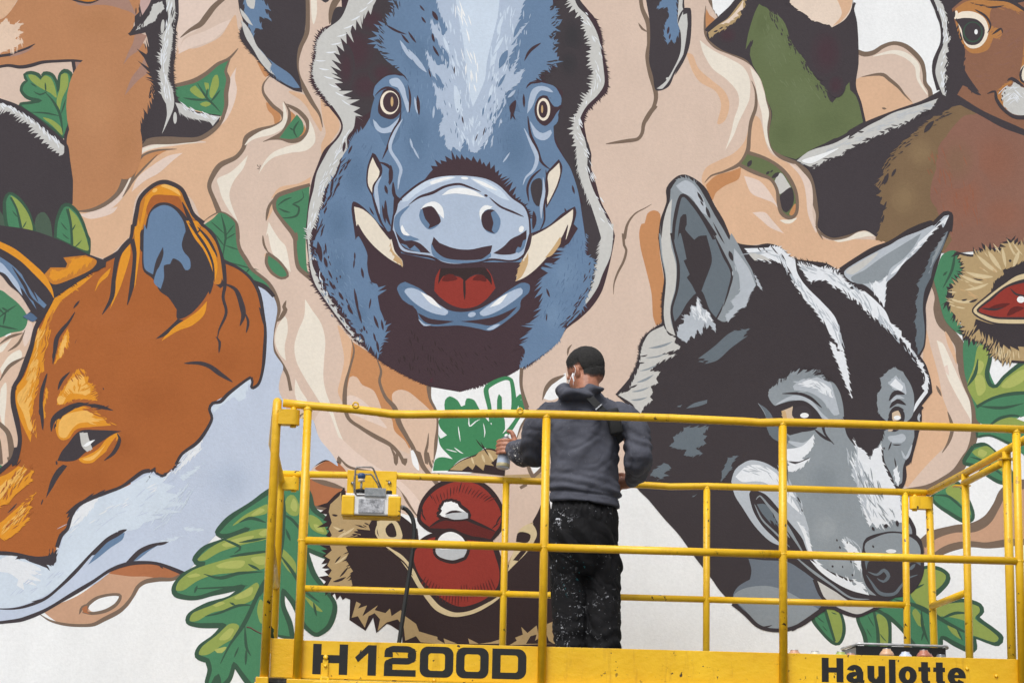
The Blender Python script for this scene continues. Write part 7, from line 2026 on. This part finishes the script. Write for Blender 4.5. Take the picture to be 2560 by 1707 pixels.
limb(b, [neck0 - Vector((0, 0, 0.05)), neck0, neck1, hp(0, -0.035, -0.03)], [0.075, 0.060, 0.055, 0.055])
loft(b, [(tc(1000), 0.10, 0.07, XA, YA), (tc(1025), 0.165, 0.085, XA, YA), (tc(1080), 0.15, 0.10, XA, YA), (tc(1160), 0.135, 0.095, XA, YA), (tc(1240), 0.122, 0.082, XA, YA), (tc(1330), 0.138, 0.095, XA, YA), (tc(1385), 0.13, 0.09, XA, YA)])
limb(b, [shL, (shL + elL) / 2, elL], [0.040, 0.045, 0.038])
limb(b, [elL, (elL + wrL) / 2, wrL], [0.038, 0.036, 0.027])
limb(b, [shR, (shR + elR) / 2, elR], [0.040, 0.045, 0.038])
limb(b, [elR, (elR + wrR) / 2, wrR], [0.038, 0.036, 0.027])
for h, k, a in ((hipL, knL, anL), (hipR, knR, anR)):
    limb(b, [h, (h + k) / 2, k], [0.064, 0.064, 0.052])
    limb(b, [k, (k * 0.6 + a * 0.4), a], [0.052, 0.052, 0.036])
    limb(b, [a, a + Vector((0, 0.06, -0.045)), a + Vector((0, 0.13, -0.062))], [0.036, 0.034, 0.022])
# left hand: closed round the can, forefinger on the nozzle
CT = at(1266, 1091, 1.765)          # can top
CBm = at(1257, 1170, 1.745)         # can bottom
cax = (CT - CBm).normalized()
toC = Vector((-1, 0.3, 0)).normalized()
def can_pt(ang, h, r=0.041):
    """a point round the can: angle from the right (+x) turning towards the camera, height below the top"""
    e1 = (XA - cax * XA.dot(cax)).normalized()
    e2 = (cax.cross(e1)).normalized()
    if e2.y > 0: e2 = -e2
    return CT - cax * h + r * (math.cos(ang) * e1 + math.sin(ang) * e2)
palm = can_pt(math.radians(15), 0.045, 0.052)
limb(b, [wrL, (wrL + palm) / 2 + Vector((0, -0.004, 0.008)), palm], [0.026, 0.030, 0.030])
ball(b, can_pt(math.radians(25), 0.05, 0.050), (0.020, 0.020, 0.040), None)
for i, (h, ln) in enumerate(((0.030, 1.0), (0.051, 1.05), (0.072, 1.0), (0.092, 0.85))):
    pts = [can_pt(math.radians(20), h, 0.055), can_pt(math.radians(70), h + 0.002, 0.053), can_pt(math.radians(70 + 50 * ln), h + 0.004, 0.047), can_pt(math.radians(70 + 95 * ln), h + 0.005, 0.043)]
    limb(b, pts, [0.0105, 0.0100, 0.0090, 0.0075], 12)
limb(b, [palm + Vector((0, 0.0, 0.012)), can_pt(math.radians(20), 0.006, 0.040), can_pt(math.radians(30), -0.020, 0.026), can_pt(math.radians(60), -0.026, 0.010)], [0.015, 0.0135, 0.0115, 0.0095], 12)
# right hand: resting half closed on the far side of the belly
hdR = (wrR - elR).normalized()
hx = Vector((-0.92, 0.12, -0.10)).normalized()
pR = wrR + hx * 0.05
limb(b, [wrR, wrR + hx * 0.03, pR + hx * 0.015], [0.026, 0.031, 0.029])
for i in range(4):
    dz = 0.030 - 0.021 * i
    base = pR + Vector((0.0, 0.0, dz)) + hx * 0.012
    ln = (0.95, 1.05, 1.0, 0.8)[i]
    limb(b, [base, base + hx * 0.036 * ln + Vector((0, 0.006, -0.004)), base + hx * 0.052 * ln + Vector((0.006, 0.028, -0.010)), base + hx * 0.044 * ln + Vector((0.012, 0.046, -0.014))], [0.0100, 0.0095, 0.0085, 0.007], 12)
limb(b, [wrR + hx * 0.02 + Vector((0, 0.0, 0.022)), wrR + hx * 0.045 + Vector((0, 0.02, 0.045)), wrR + hx * 0.072 + Vector((0, 0.035, 0.045))], [0.013, 0.0105, 0.0085], 12)
body = grow(b, 0.0045, 3)
# hair: the scalp's own skin raised by a short crop
hb = bmesh.new()
_hl = hb.verts.layers.float_color.new('fade')
def hair_mask(p):
    q = p - HC
    s, f, u = q.dot(hs), q.dot(hf), q.dot(hu)
    if abs(s) > 0.086 and u < 0.03:
        return -1
    # hairline: forehead in front, round the ears, down to the nape
    if f > 0.05: line = 0.060
    elif f > 0.026: line = 0.030 - 0.06 * (0.05 - f) * (abs(s) > 0.05) * 8 * 0.1
    elif f > -0.030: line = 0.020 if abs(s) > 0.055 else 0.02
    else: line = -0.066 + 0.55 * max(0.0, abs(s) - 0.048)
    if f < -0.030:
        line += 0.4 * max(0.0, f + 0.055)
    line += 0.004 * mnoise.noise(p * 90)
    return u - line
hv = {}
body.verts.ensure_lookup_table()
for f in body.faces:
    c = f.calc_center_median()
    if (c - HC).length < 0.15 and hair_mask(c) > 0:
        vs = []
        for v in f.verts:
            if v.index not in hv:
                m = max(0.0, hair_mask(v.co))
                th = 0.0006 + 0.009 * min(1.0, m / 0.05)
                nz = mnoise.noise(v.co * 300) * 0.0016 + mnoise.noise(v.co * 60) * 0.0008
                hv[v.index] = hb.verts.new(v.co + v.normal * (th + nz * min(1, m / 0.03)))
            vs.append(hv[v.index])
        hb.faces.new(vs)
for i, q in hv.items():
    m = max(0.0, hair_mask(body.verts[i].co)) / 0.035
    m = min(1.0, m)
    q[_hl] = (m, m, m, 1.0)
for f in hb.faces:
    f.smooth = True
link('body', body, SKIN.m, person)
HM = NT('dark_hair')
_v = HM.coord()
HM.col(HM.mix(HM.ramp(HM.noise(260, 3, 0.6, _v), [(0.35, 0.0), (0.7, 1.0)]), (0.006, 0.006, 0.006), (0.035, 0.032, 0.030)))
_a = HM.n('ShaderNodeVertexColor', layer_name='fade')
_f = HM.mix(0.45, _a.outputs[0], HM.ramp(HM.noise(500, 2, 0.6, _v), [(0.3, 0.0), (0.7, 1.0)]))
_f = HM.ramp(HM.mix(1.0, _f, _a.outputs[0], 'ADD'), [(0.25, 0.0), (0.75, 1.0)])
HM.col(HM.mix(_f, lin('#7d5443'), HM.mix(HM.ramp(HM.noise(260, 3, 0.6, _v), [(0.35, 0.0), (0.7, 1.0)]), (0.004, 0.004, 0.004), (0.024, 0.022, 0.021))))
HM.rough(0.8)
HM.bump(HM.noise(420, 3, 0.6, _v), 0.8, 0.006)
link('hair', hb, HM.m, person)
EYM = mat_plain('eye_white', '#cfc8c0', 0.2)
for s in (-1, 1):
    ey = bmesh.new()
    ball(ey, hp(s * 0.031, 0.078, -0.006), (0.012, 0.012, 0.012))
    link('eye', ey, EYM, person)

# ---- clothes
def fabric(name, a, b_, splat=None, rough=0.85):
    t = NT(name)
    v = t.coord()
    c = t.mix(t.ramp(t.noise(9, 5, 0.6, v), [(0.3, 0.0), (0.7, 1.0)]), lin(a), lin(b_))
    weave = t.ramp(t.noise(420, 2, 0.5, v), [(0.3, 0.88), (0.7, 1.1)])
    c = t.mix(1.0, c, weave, 'MULTIPLY')
    if splat:
        c = splat(t, v, c)
    t.col(c)
    t.rough(rough)
    t.b.inputs['Specular IOR Level'].default_value = 0.25
    t.bump(t.noise(300, 3, 0.6, v), 0.35, 0.003)
    return t.m

def near(t, p, rad):
    """1 close to a point in the cloth's own space, fading to 0 at rad"""
    g = t.n('ShaderNodeTexCoord')
    m = t.n('ShaderNodeVectorMath', operation='DISTANCE')
    t.l(g.outputs['Object'], m.inputs[0])
    q = Vector(p) - Vector((PB.x, 1.36, FLOOR))
    m.inputs[1].default_value = q
    return t.ramp(m.outputs['Value'], [(rad * 0.45, 1.0), (rad, 0.0)])

def hoodie_splat(t, v, c):
    n = t.ramp(t.noise(85, 5, 0.62, v), [(0.575, 0.0), (0.60, 1.0)])
    n = t.mix(1.0, n, t.ramp(t.noise(26, 3, 0.5, v), [(0.44, 0.0), (0.52, 1.0)]), 'MULTIPLY')
    m = t.mix(1.0, n, near(t, at(1288, 1142, 1.56), 0.085), 'MULTIPLY')
    n2 = t.ramp(t.noise(130, 2, 0.5, v), [(0.735, 0.0), (0.75, 0.6)])
    c = t.mix(n2, c, lin('#9d9ca0'))
    # darker patch round the lower left sleeve
    c = t.mix(t.mix(1.0, near(t, at(1318, 1160, 1.52), 0.15), (0.75, 0.75, 0.75), 'MULTIPLY'), c, lin('#2b2c30'))
    return t.mix(m, c, lin('#d9d8d4'))
HOOD = fabric('slate_hoodie', '#41434d', '#53555f', hoodie_splat, 0.8)

def wrinkle(bm, fn):
    bm.normal_update()
    mv = [(v, v.normal.copy(), fn(v.co)) for v in bm.verts]
    for v, n, d in mv:
        v.co += n * d
    bm.normal_update()

b = bmesh.new()
loft(b, [(tc(972, 3), 0.062, 0.062, XA, YA), (tc(990, 2), 0.10, 0.080, XA, YA), (tc(1005), 0.145, 0.092, XA, YA), (tc(1022), 0.182, 0.103, XA, YA), (tc(1050, 1), 0.180, 0.118, XA, YA), (tc(1100), 0.170, 0.124, XA, YA), (tc(1160, -1), 0.163, 0.124, XA, YA), (tc(1205, -2), 0.168, 0.128, XA, YA), (tc(1228, -2), 0.176, 0.132, XA, YA), (tc(1240, -2), 0.166, 0.122, XA, YA), (tc(1256, -1), 0.167, 0.126, XA, YA), (tc(1262, -1), 0.166, 0.125, XA, YA)], 36)
limb(b, [shL + Vector((0.02, 0, -0.002)), shL + Vector((-0.010, 0.015, -0.045)), (shL + elL) / 2 + Vector((-0.025, 0, 0)), elL], [0.066, 0.074, 0.074, 0.070])
limb(b, [elL, (elL + wrL) / 2 + Vector((0, -0.01, -0.012)), wrL + (elL - wrL) * 0.18], [0.070, 0.068, 0.050])
cuffL = wrL + (elL - wrL) * 0.10
limb(b, [cuffL + (elL - wrL) * 0.14, cuffL], [0.047, 0.044])
limb(b, [shR + Vector((-0.02, 0, -0.002)), shR + Vector((0.010, -0.01, -0.045)), (shR + elR) / 2 + Vector((0.020, 0, 0)), elR], [0.066, 0.073, 0.070, 0.066])
limb(b, [elR, (elR + wrR) / 2 + Vector((0.010, 0, -0.004)), wrR + (elR - wrR) * 0.24], [0.064, 0.056, 0.042])
cuffR = wrR + (elR - wrR) * 0.10
limb(b, [cuffR + (elR - wrR) * 0.14, cuffR], [0.041, 0.039])
# hood lying on the shoulders: a thick roll round the neck and a sagging pouch behind
rim_c = at(1462, 968, BY + 0.01)
Pn = []
for k in range(17):
    a = 2 * PI * k / 16
    Pn.append(rim_c + Vector((0.098 * math.cos(a), 0.088 * math.sin(a), 0.010 * math.cos(a + 2.6) + 0.012 * math.sin(a) - 0.01)))
tube(b, Pn, 0.030, 14, cap=False, radii=[0.030 + 0.006 * math.sin(2.2 * k) for k in range(17)])
ball(b, at(1438, 986, BY - 0.10), (0.092, 0.062, 0.036), Matrix.Rotation(0.06, 3, 'Y'))
ball(b, at(1410, 980, BY - 0.055), (0.046, 0.060, 0.036))
ball(b, at(1476, 977, BY - 0.095), (0.076, 0.052, 0.026), Matrix.Rotation(-0.22, 3, 'Y'))
hood = grow(b, 0.005, 5)
for v in hood.verts:          # the band rides up on the side of the raised arm
    k = max(0.0, min(1.0, (tc(1170).z - v.co.z) / 0.10))
    if v.co.y < BY + 0.16 and abs(v.co.x - PB.x) < 0.2:
        v.co.z -= k * 0.085 * (v.co.x - PB.x)
axL = (elL - wrL).normalized()
HOOD_C = at(1442, 986, BY - 0.06)
def fold(ph, sharp=2.0):
    # rounded ridges with narrow valleys
    return 1.0 - 2.0 * abs(math.sin(ph * 0.5)) ** sharp * 1.0
def hw(p):
    d = 0.0
    z = p.z
    d += 0.0050 * mnoise.noise(Vector((p.x * 7, p.y * 7, z * 14))) + 0.0026 * mnoise.noise(Vector((p.x * 16 + z * 9, p.y * 16, z * 28)))
    tilt = 0.085 * (p.x - PB.x)
    hem = tc(1240).z - tilt
    if abs(p.x - PB.x) < 0.20 and p.y < BY + 0.2:
        # rolls of cloth above the waistband, drawn towards the right hip
        k = (z - hem) / 0.12
        if 0 < k < 1:
            ph = (z - hem) * 150 + 4.0 * mnoise.noise(Vector((p.x * 5, 0, z * 5))) + (p.x - PB.x) * 16
            d += 0.0062 * fold(ph) * (1 - k) ** 0.7 * (0.5 + 0.9 * abs(mnoise.noise(Vector((p.x * 6, 7, z * 3)))))
        d -= 0.0055 * math.exp(-((z - hem) / 0.005) ** 2)
        if z < hem:
            d += 0.0005 * math.sin(p.x * 900)
        # long soft folds falling from the shoulder blades
        sh = max(0.0, min(1.0, (z - hem) / 0.1))
        d += sh * 0.0055 * fold((p.x - PB.x) * 48 - (z - hem) * 14 + 5 * mnoise.noise(Vector((p.x * 4, 2.0, z * 3))), 1.6)
    for e, r, am in ((elL, 0.18, 0.0060), (elR, 0.17, 0.0080), ((elL + wrL) / 2, 0.12, 0.0050), ((elR + wrR) / 2, 0.12, 0.0070)):
        dd = (p - e).length
        if dd < r:
            ph = (z - e.z) * 95 + (p.x - e.x) * 60 + 5 * mnoise.noise(p * 8)
            d += am * fold(ph) * (1 - dd / r) + 0.007 * mnoise.noise(p * 20) * (1 - dd / r)
    q = p - HOOD_C
    if q.length < 0.16:
        ph = 95 * q.z + 34 * abs(q.x) + 4 * mnoise.noise(p * 10)
        d += 0.0060 * fold(ph, 1.5) * (1 - q.length / 0.16) ** 0.5
    # sharp small creases
    for sc, am in ((6.5, 0.0042), (13.0, 0.0016)):
        r = mnoise.noise(Vector((p.x * sc * 0.7 + 0.5 * z * sc, p.y * sc, z * sc * 1.1 - 0.6 * p.x * sc)) + Vector((3.7, 1.1, 0)))
        d -= am * max(0.0, 1 - abs(r) / 0.22)
    return d
wrinkle(hood, hw)
link('hoodie', hood, HOOD, person)
# ---- trousers
def trouser_splat(t, v, c):
    # white spatter, thicker down the left leg and at the shins, with a few turquoise drops
    nn = t.noise(34, 8, 0.72, v)
    nn.node.inputs['Distortion'].default_value = 1.6
    n = t.ramp(nn, [(0.59, 0.0), (0.612, 1.0)])
    n = t.mix(1.0, n, t.ramp(t.noise(11, 4, 0.6, v), [(0.51, 0.0), (0.56, 1.0)]), 'MULTIPLY')
    sp = t.ramp(t.noise(110, 2, 0.5, v), [(0.735, 0.0), (0.75, 1.0)])
    sp = t.mix(1.0, sp, t.ramp(t.noise(6, 2, 0.5, v), [(0.45, 0.0), (0.55, 1.0)]), 'MULTIPLY')
    areas = None
    for u, vv, r in ((1385, 1300, 0.13), (1378, 1400, 0.13), (1415, 1505, 0.16), (1425, 1590, 0.15), (1535, 1400, 0.10), (1525, 1530, 0.13), (1538, 1600, 0.10), (1500, 1275, 0.08)):
        a = near(t, at(u, vv, BY - 0.08), r)
        areas = a if areas is None else t.mix(1.0, areas, a, 'LIGHTEN')
    c = t.mix(t.mix(1.0, n, areas, 'MULTIPLY'), c, lin('#b9bcc3'))
    c = t.mix(t.mix(1.0, sp, areas, 'MULTIPLY'), c, lin('#d0d2d6'))
    tq = t.ramp(t.noise(60, 3, 0.5, t.coord((1, 1, 1.3))), [(0.665, 0.0), (0.68, 0.8)])
    tq = t.mix(1.0, tq, near(t, at(1440, 1440, BY - 0.08), 0.11), 'MULTIPLY')
    return t.mix(tq, c, lin('#2f6f78'))
TRO = fabric('black_trousers', '#0c0c0e', '#141417', trouser_splat, 0.85)
b = bmesh.new()
loft(b, [(tc(1225, -2), 0.140, 0.100, XA, YA), (tc(1262, -3), 0.146, 0.106, XA, YA), (tc(1278, -5), 0.162, 0.122, XA, YA), (tc(1300, -6), 0.170, 0.129, XA, YA), (tc(1340, -7), 0.173, 0.134, XA, YA), (tc(1385, -7), 0.168, 0.124, XA, YA), (tc(1415, -6), 0.150, 0.100, XA, YA), (tc(1440, -6), 0.11, 0.07, XA, YA)], 36)
for h, k, a, s in ((hipL, knL, anL, -1), (hipR, knR, anR, 1)):
    limb(b, [h + Vector((s * -0.004, 0, -0.03)), (h * 0.5 + k * 0.5) + Vector((s * 0.004, -0.004, 0)), k + Vector((s * 0.006, 0, 0)), k * 0.45 + a * 0.55 + Vector((s * 0.004, -0.012, 0)), a + Vector((0, 0.0, 0.01))], [0.088, 0.090, 0.083, 0.080, 0.074])
tro = grow(b, 0.0055, 10)
def tw_(p):
    z = p.z
    d = 0.006 * mnoise.noise(Vector((p.x * 8, p.y * 8, z * 5))) + 0.003 * mnoise.noise(p * 24)
    top_ = tc(1275).z
    zz = z - FLOOR
    # drag lines running from the left hip across the seat to the right knee
    ph = (p.x - PB.x) * 62 + (z - top_) * 44 + 4 * mnoise.noise(p * 5)
    d += 0.0085 * fold(ph, 1.4) * max(0.0, 1 - abs(z - top_ + 0.18) / 0.26)
    # waistband gathers
    if z > top_ - 0.05:
        d += 0.003 * math.sin(p.x * 210 + 3 * mnoise.noise(p * 12))
    for sc, am in ((9.0, 0.0050), (17.0, 0.003)):
        r = mnoise.noise(Vector((p.x * sc + 0.6 * z * sc, p.y * sc, z * sc * 0.7)) + Vector((8.1, 2.3, 0)))
        d -= am * max(0.0, 1 - abs(r) / 0.16)
    # cloth breaking over the calves
    if zz < 0.45:
        d += 0.011 * fold(zz * 95 + 4.5 * mnoise.noise(Vector((p.x * 9, p.y * 9, 4)))) * max(0, 1 - zz / 0.45)
    return d
wrinkle(tro, tw_)
link('trousers', tro, TRO, person)
SHOE = mat_plain('dark_shoe', '#232326', 0.6)
for a in (anL, anR):
    sb = bmesh.new()
    loft(sb, [(Vector((a.x, a.y - 0.075, FLOOR + 0.035)), 0.034, 0.032, XA, Vector((0, 0, 1))), (Vector((a.x, a.y - 0.03, FLOOR + 0.046)), 0.044, 0.044, XA, Vector((0, 0, 1))), (Vector((a.x, a.y + 0.06, FLOOR + 0.040)), 0.047, 0.038, XA, Vector((0, 0, 1))), (Vector((a.x, a.y + 0.14, FLOOR + 0.032)), 0.046, 0.030, XA, Vector((0, 0, 1))), (Vector((a.x, a.y + 0.19, FLOOR + 0.024)), 0.028, 0.020, XA, Vector((0, 0, 1)))], 20)
    for f in sb.faces:
        f.smooth = True
    link('shoe', sb, SHOE, person)

# ------------------------------------------------------------------ what he carries
can = tag(empty('spray_can', CBm), 'pale blue spray can held in the raised left hand of the painter', 'spray can')
rotc = Vector((0, 0, 1)).rotation_difference(cax).to_matrix().to_4x4()
H = (CT - CBm).length
def canpart(name, prof, mat, seg=24):
    bm = bmesh.new()
    lathe(bm, (0, 0, 0), prof, seg)
    bm.transform(Matrix.Translation(CBm) @ rotc)
    return link(name, bm, mat, can)
canpart('body', [(0.0, 0.003), (0.030, 0.0), (0.0325, 0.004), (0.0325, H - 0.035)], mat_plain('pale_blue_can', '#b3c0d4', 0.3, var=0.06))
canpart('base_band', [(0.0330, 0.003), (0.0335, 0.004), (0.0335, 0.020), (0.0330, 0.021)], mat_plain('can_base_band', '#a59c7a', 0.35))
canpart('dome', [(0.0325, H - 0.035), (0.030, H - 0.022), (0.022, H - 0.010), (0.015, H - 0.004)], CAN_RING)
canpart('nozzle', [(0.010, H - 0.006), (0.010, H + 0.006), (0.007, H + 0.012), (0.0, H + 0.012)], WHITE)

bag = tag(empty('shoulder_bag', at(1535, 1060, BY - 0.14)), 'small black bag slung across the back on a black strap', 'bag')
BAGM = mat_plain('black_webbing', '#151718', 0.7, var=0.25, scale=60)
def ribbon(bm, pts, w, th, nrm):
    A = []
    n = len(pts)
    for i, p in enumerate(pts):
        d = (pts[min(i + 1, n - 1)] - pts[max(i - 1, 0)]).normalized()
        s = d.cross(nrm[i]).normalized()
        A.append([bm.verts.new(p + s * w / 2), bm.verts.new(p - s * w / 2), bm.verts.new(p - s * w / 2 + nrm[i] * th), bm.verts.new(p + s * w / 2 + nrm[i] * th)])
    for a, b2 in zip(A, A[1:]):
        for k in range(4):
            bm.faces.new((a[k], a[(k + 1) % 4], b2[(k + 1) % 4], b2[k]))
    bm.faces.new(A[0][::-1])
    bm.faces.new(A[-1])
    bmesh.ops.recalc_face_normals(bm, faces=bm.faces[:])
sp = [at(1466, 984, BY - 0.135), at(1478, 997, BY - 0.142), at(1492, 1012, BY - 0.146), at(1508, 1029, BY - 0.148), at(1524, 1048, BY - 0.145), at(1540, 1075, BY - 0.125), at(1553, 1105, BY - 0.07)]
nr = [Vector((0.1 * i / 6, -1, 0.12)).normalized() for i in range(7)]
sb = bmesh.new()
ribbon(sb, sp, 0.034, 0.004, nr)
link('strap', sb, BAGM, bag)
bb = bmesh.new()
c0, c1 = at(1528, 1026, BY - 0.135), at(1544, 1082, BY - 0.115)
mid = (c0 + c1) / 2
bx(bb, mid, (0.060, 0.045, 0.125), 0.012, Matrix.Rotation(-0.22, 3, 'Y'))
for f in bb.faces:
    f.smooth = True
link('pouch', bb, mat_plain('black_bag_cloth', '#121314', 0.75, var=0.25, scale=50), bag)
kb = bmesh.new()
kp = at(1497, 1017, BY - 0.155)
bx(kb, kp, (0.040, 0.004, 0.006), 0.001, Matrix.Rotation(-0.75, 3, 'Y'))
link('buckle', kb, GALV, bag)

ep = tag(empty('earphones', hp(-0.09, 0.0, -0.02)), 'white earphone with a thin white cord hanging from the left ear', 'earphones')
WP = mat_plain('white_plastic', '#e6e6e8', 0.3, var=0.03)
e0 = hp(-0.094, 0.012, -0.020)
link('bud', (lambda q: (limb(q, [e0, e0 + Vector((-0.002, -0.004, -0.014)), e0 + Vector((0.004, -0.006, -0.034))], [0.0046, 0.0038, 0.0032], 10), q)[1])(bmesh.new()), WP, ep)
def cord(bm):
    a = hp(-0.096, -0.010, 0.006)
    tube(bm, [hp(-0.094, -0.008, 0.016), a + Vector((0.004, 0, -0.006)), a + Vector((0.004, -0.006, -0.02)), a + Vector((-0.004, -0.006, -0.05)), at(1433, 962, BY - 0.07)], 0.0009, 6)
    pass
def cord2(bm):
    tube(bm, [e0 + Vector((-0.002, -0.002, 0.005)), e0 + Vector((-0.012, -0.004, -0.02)), at(1421, 960, BY - 0.06)], 0.0009, 6)
link('cord', (lambda q: (cord(q), q)[1])(bmesh.new()), WP, ep)
link('cord', (lambda q: (cord2(q), q)[1])(bmesh.new()), WP, ep)
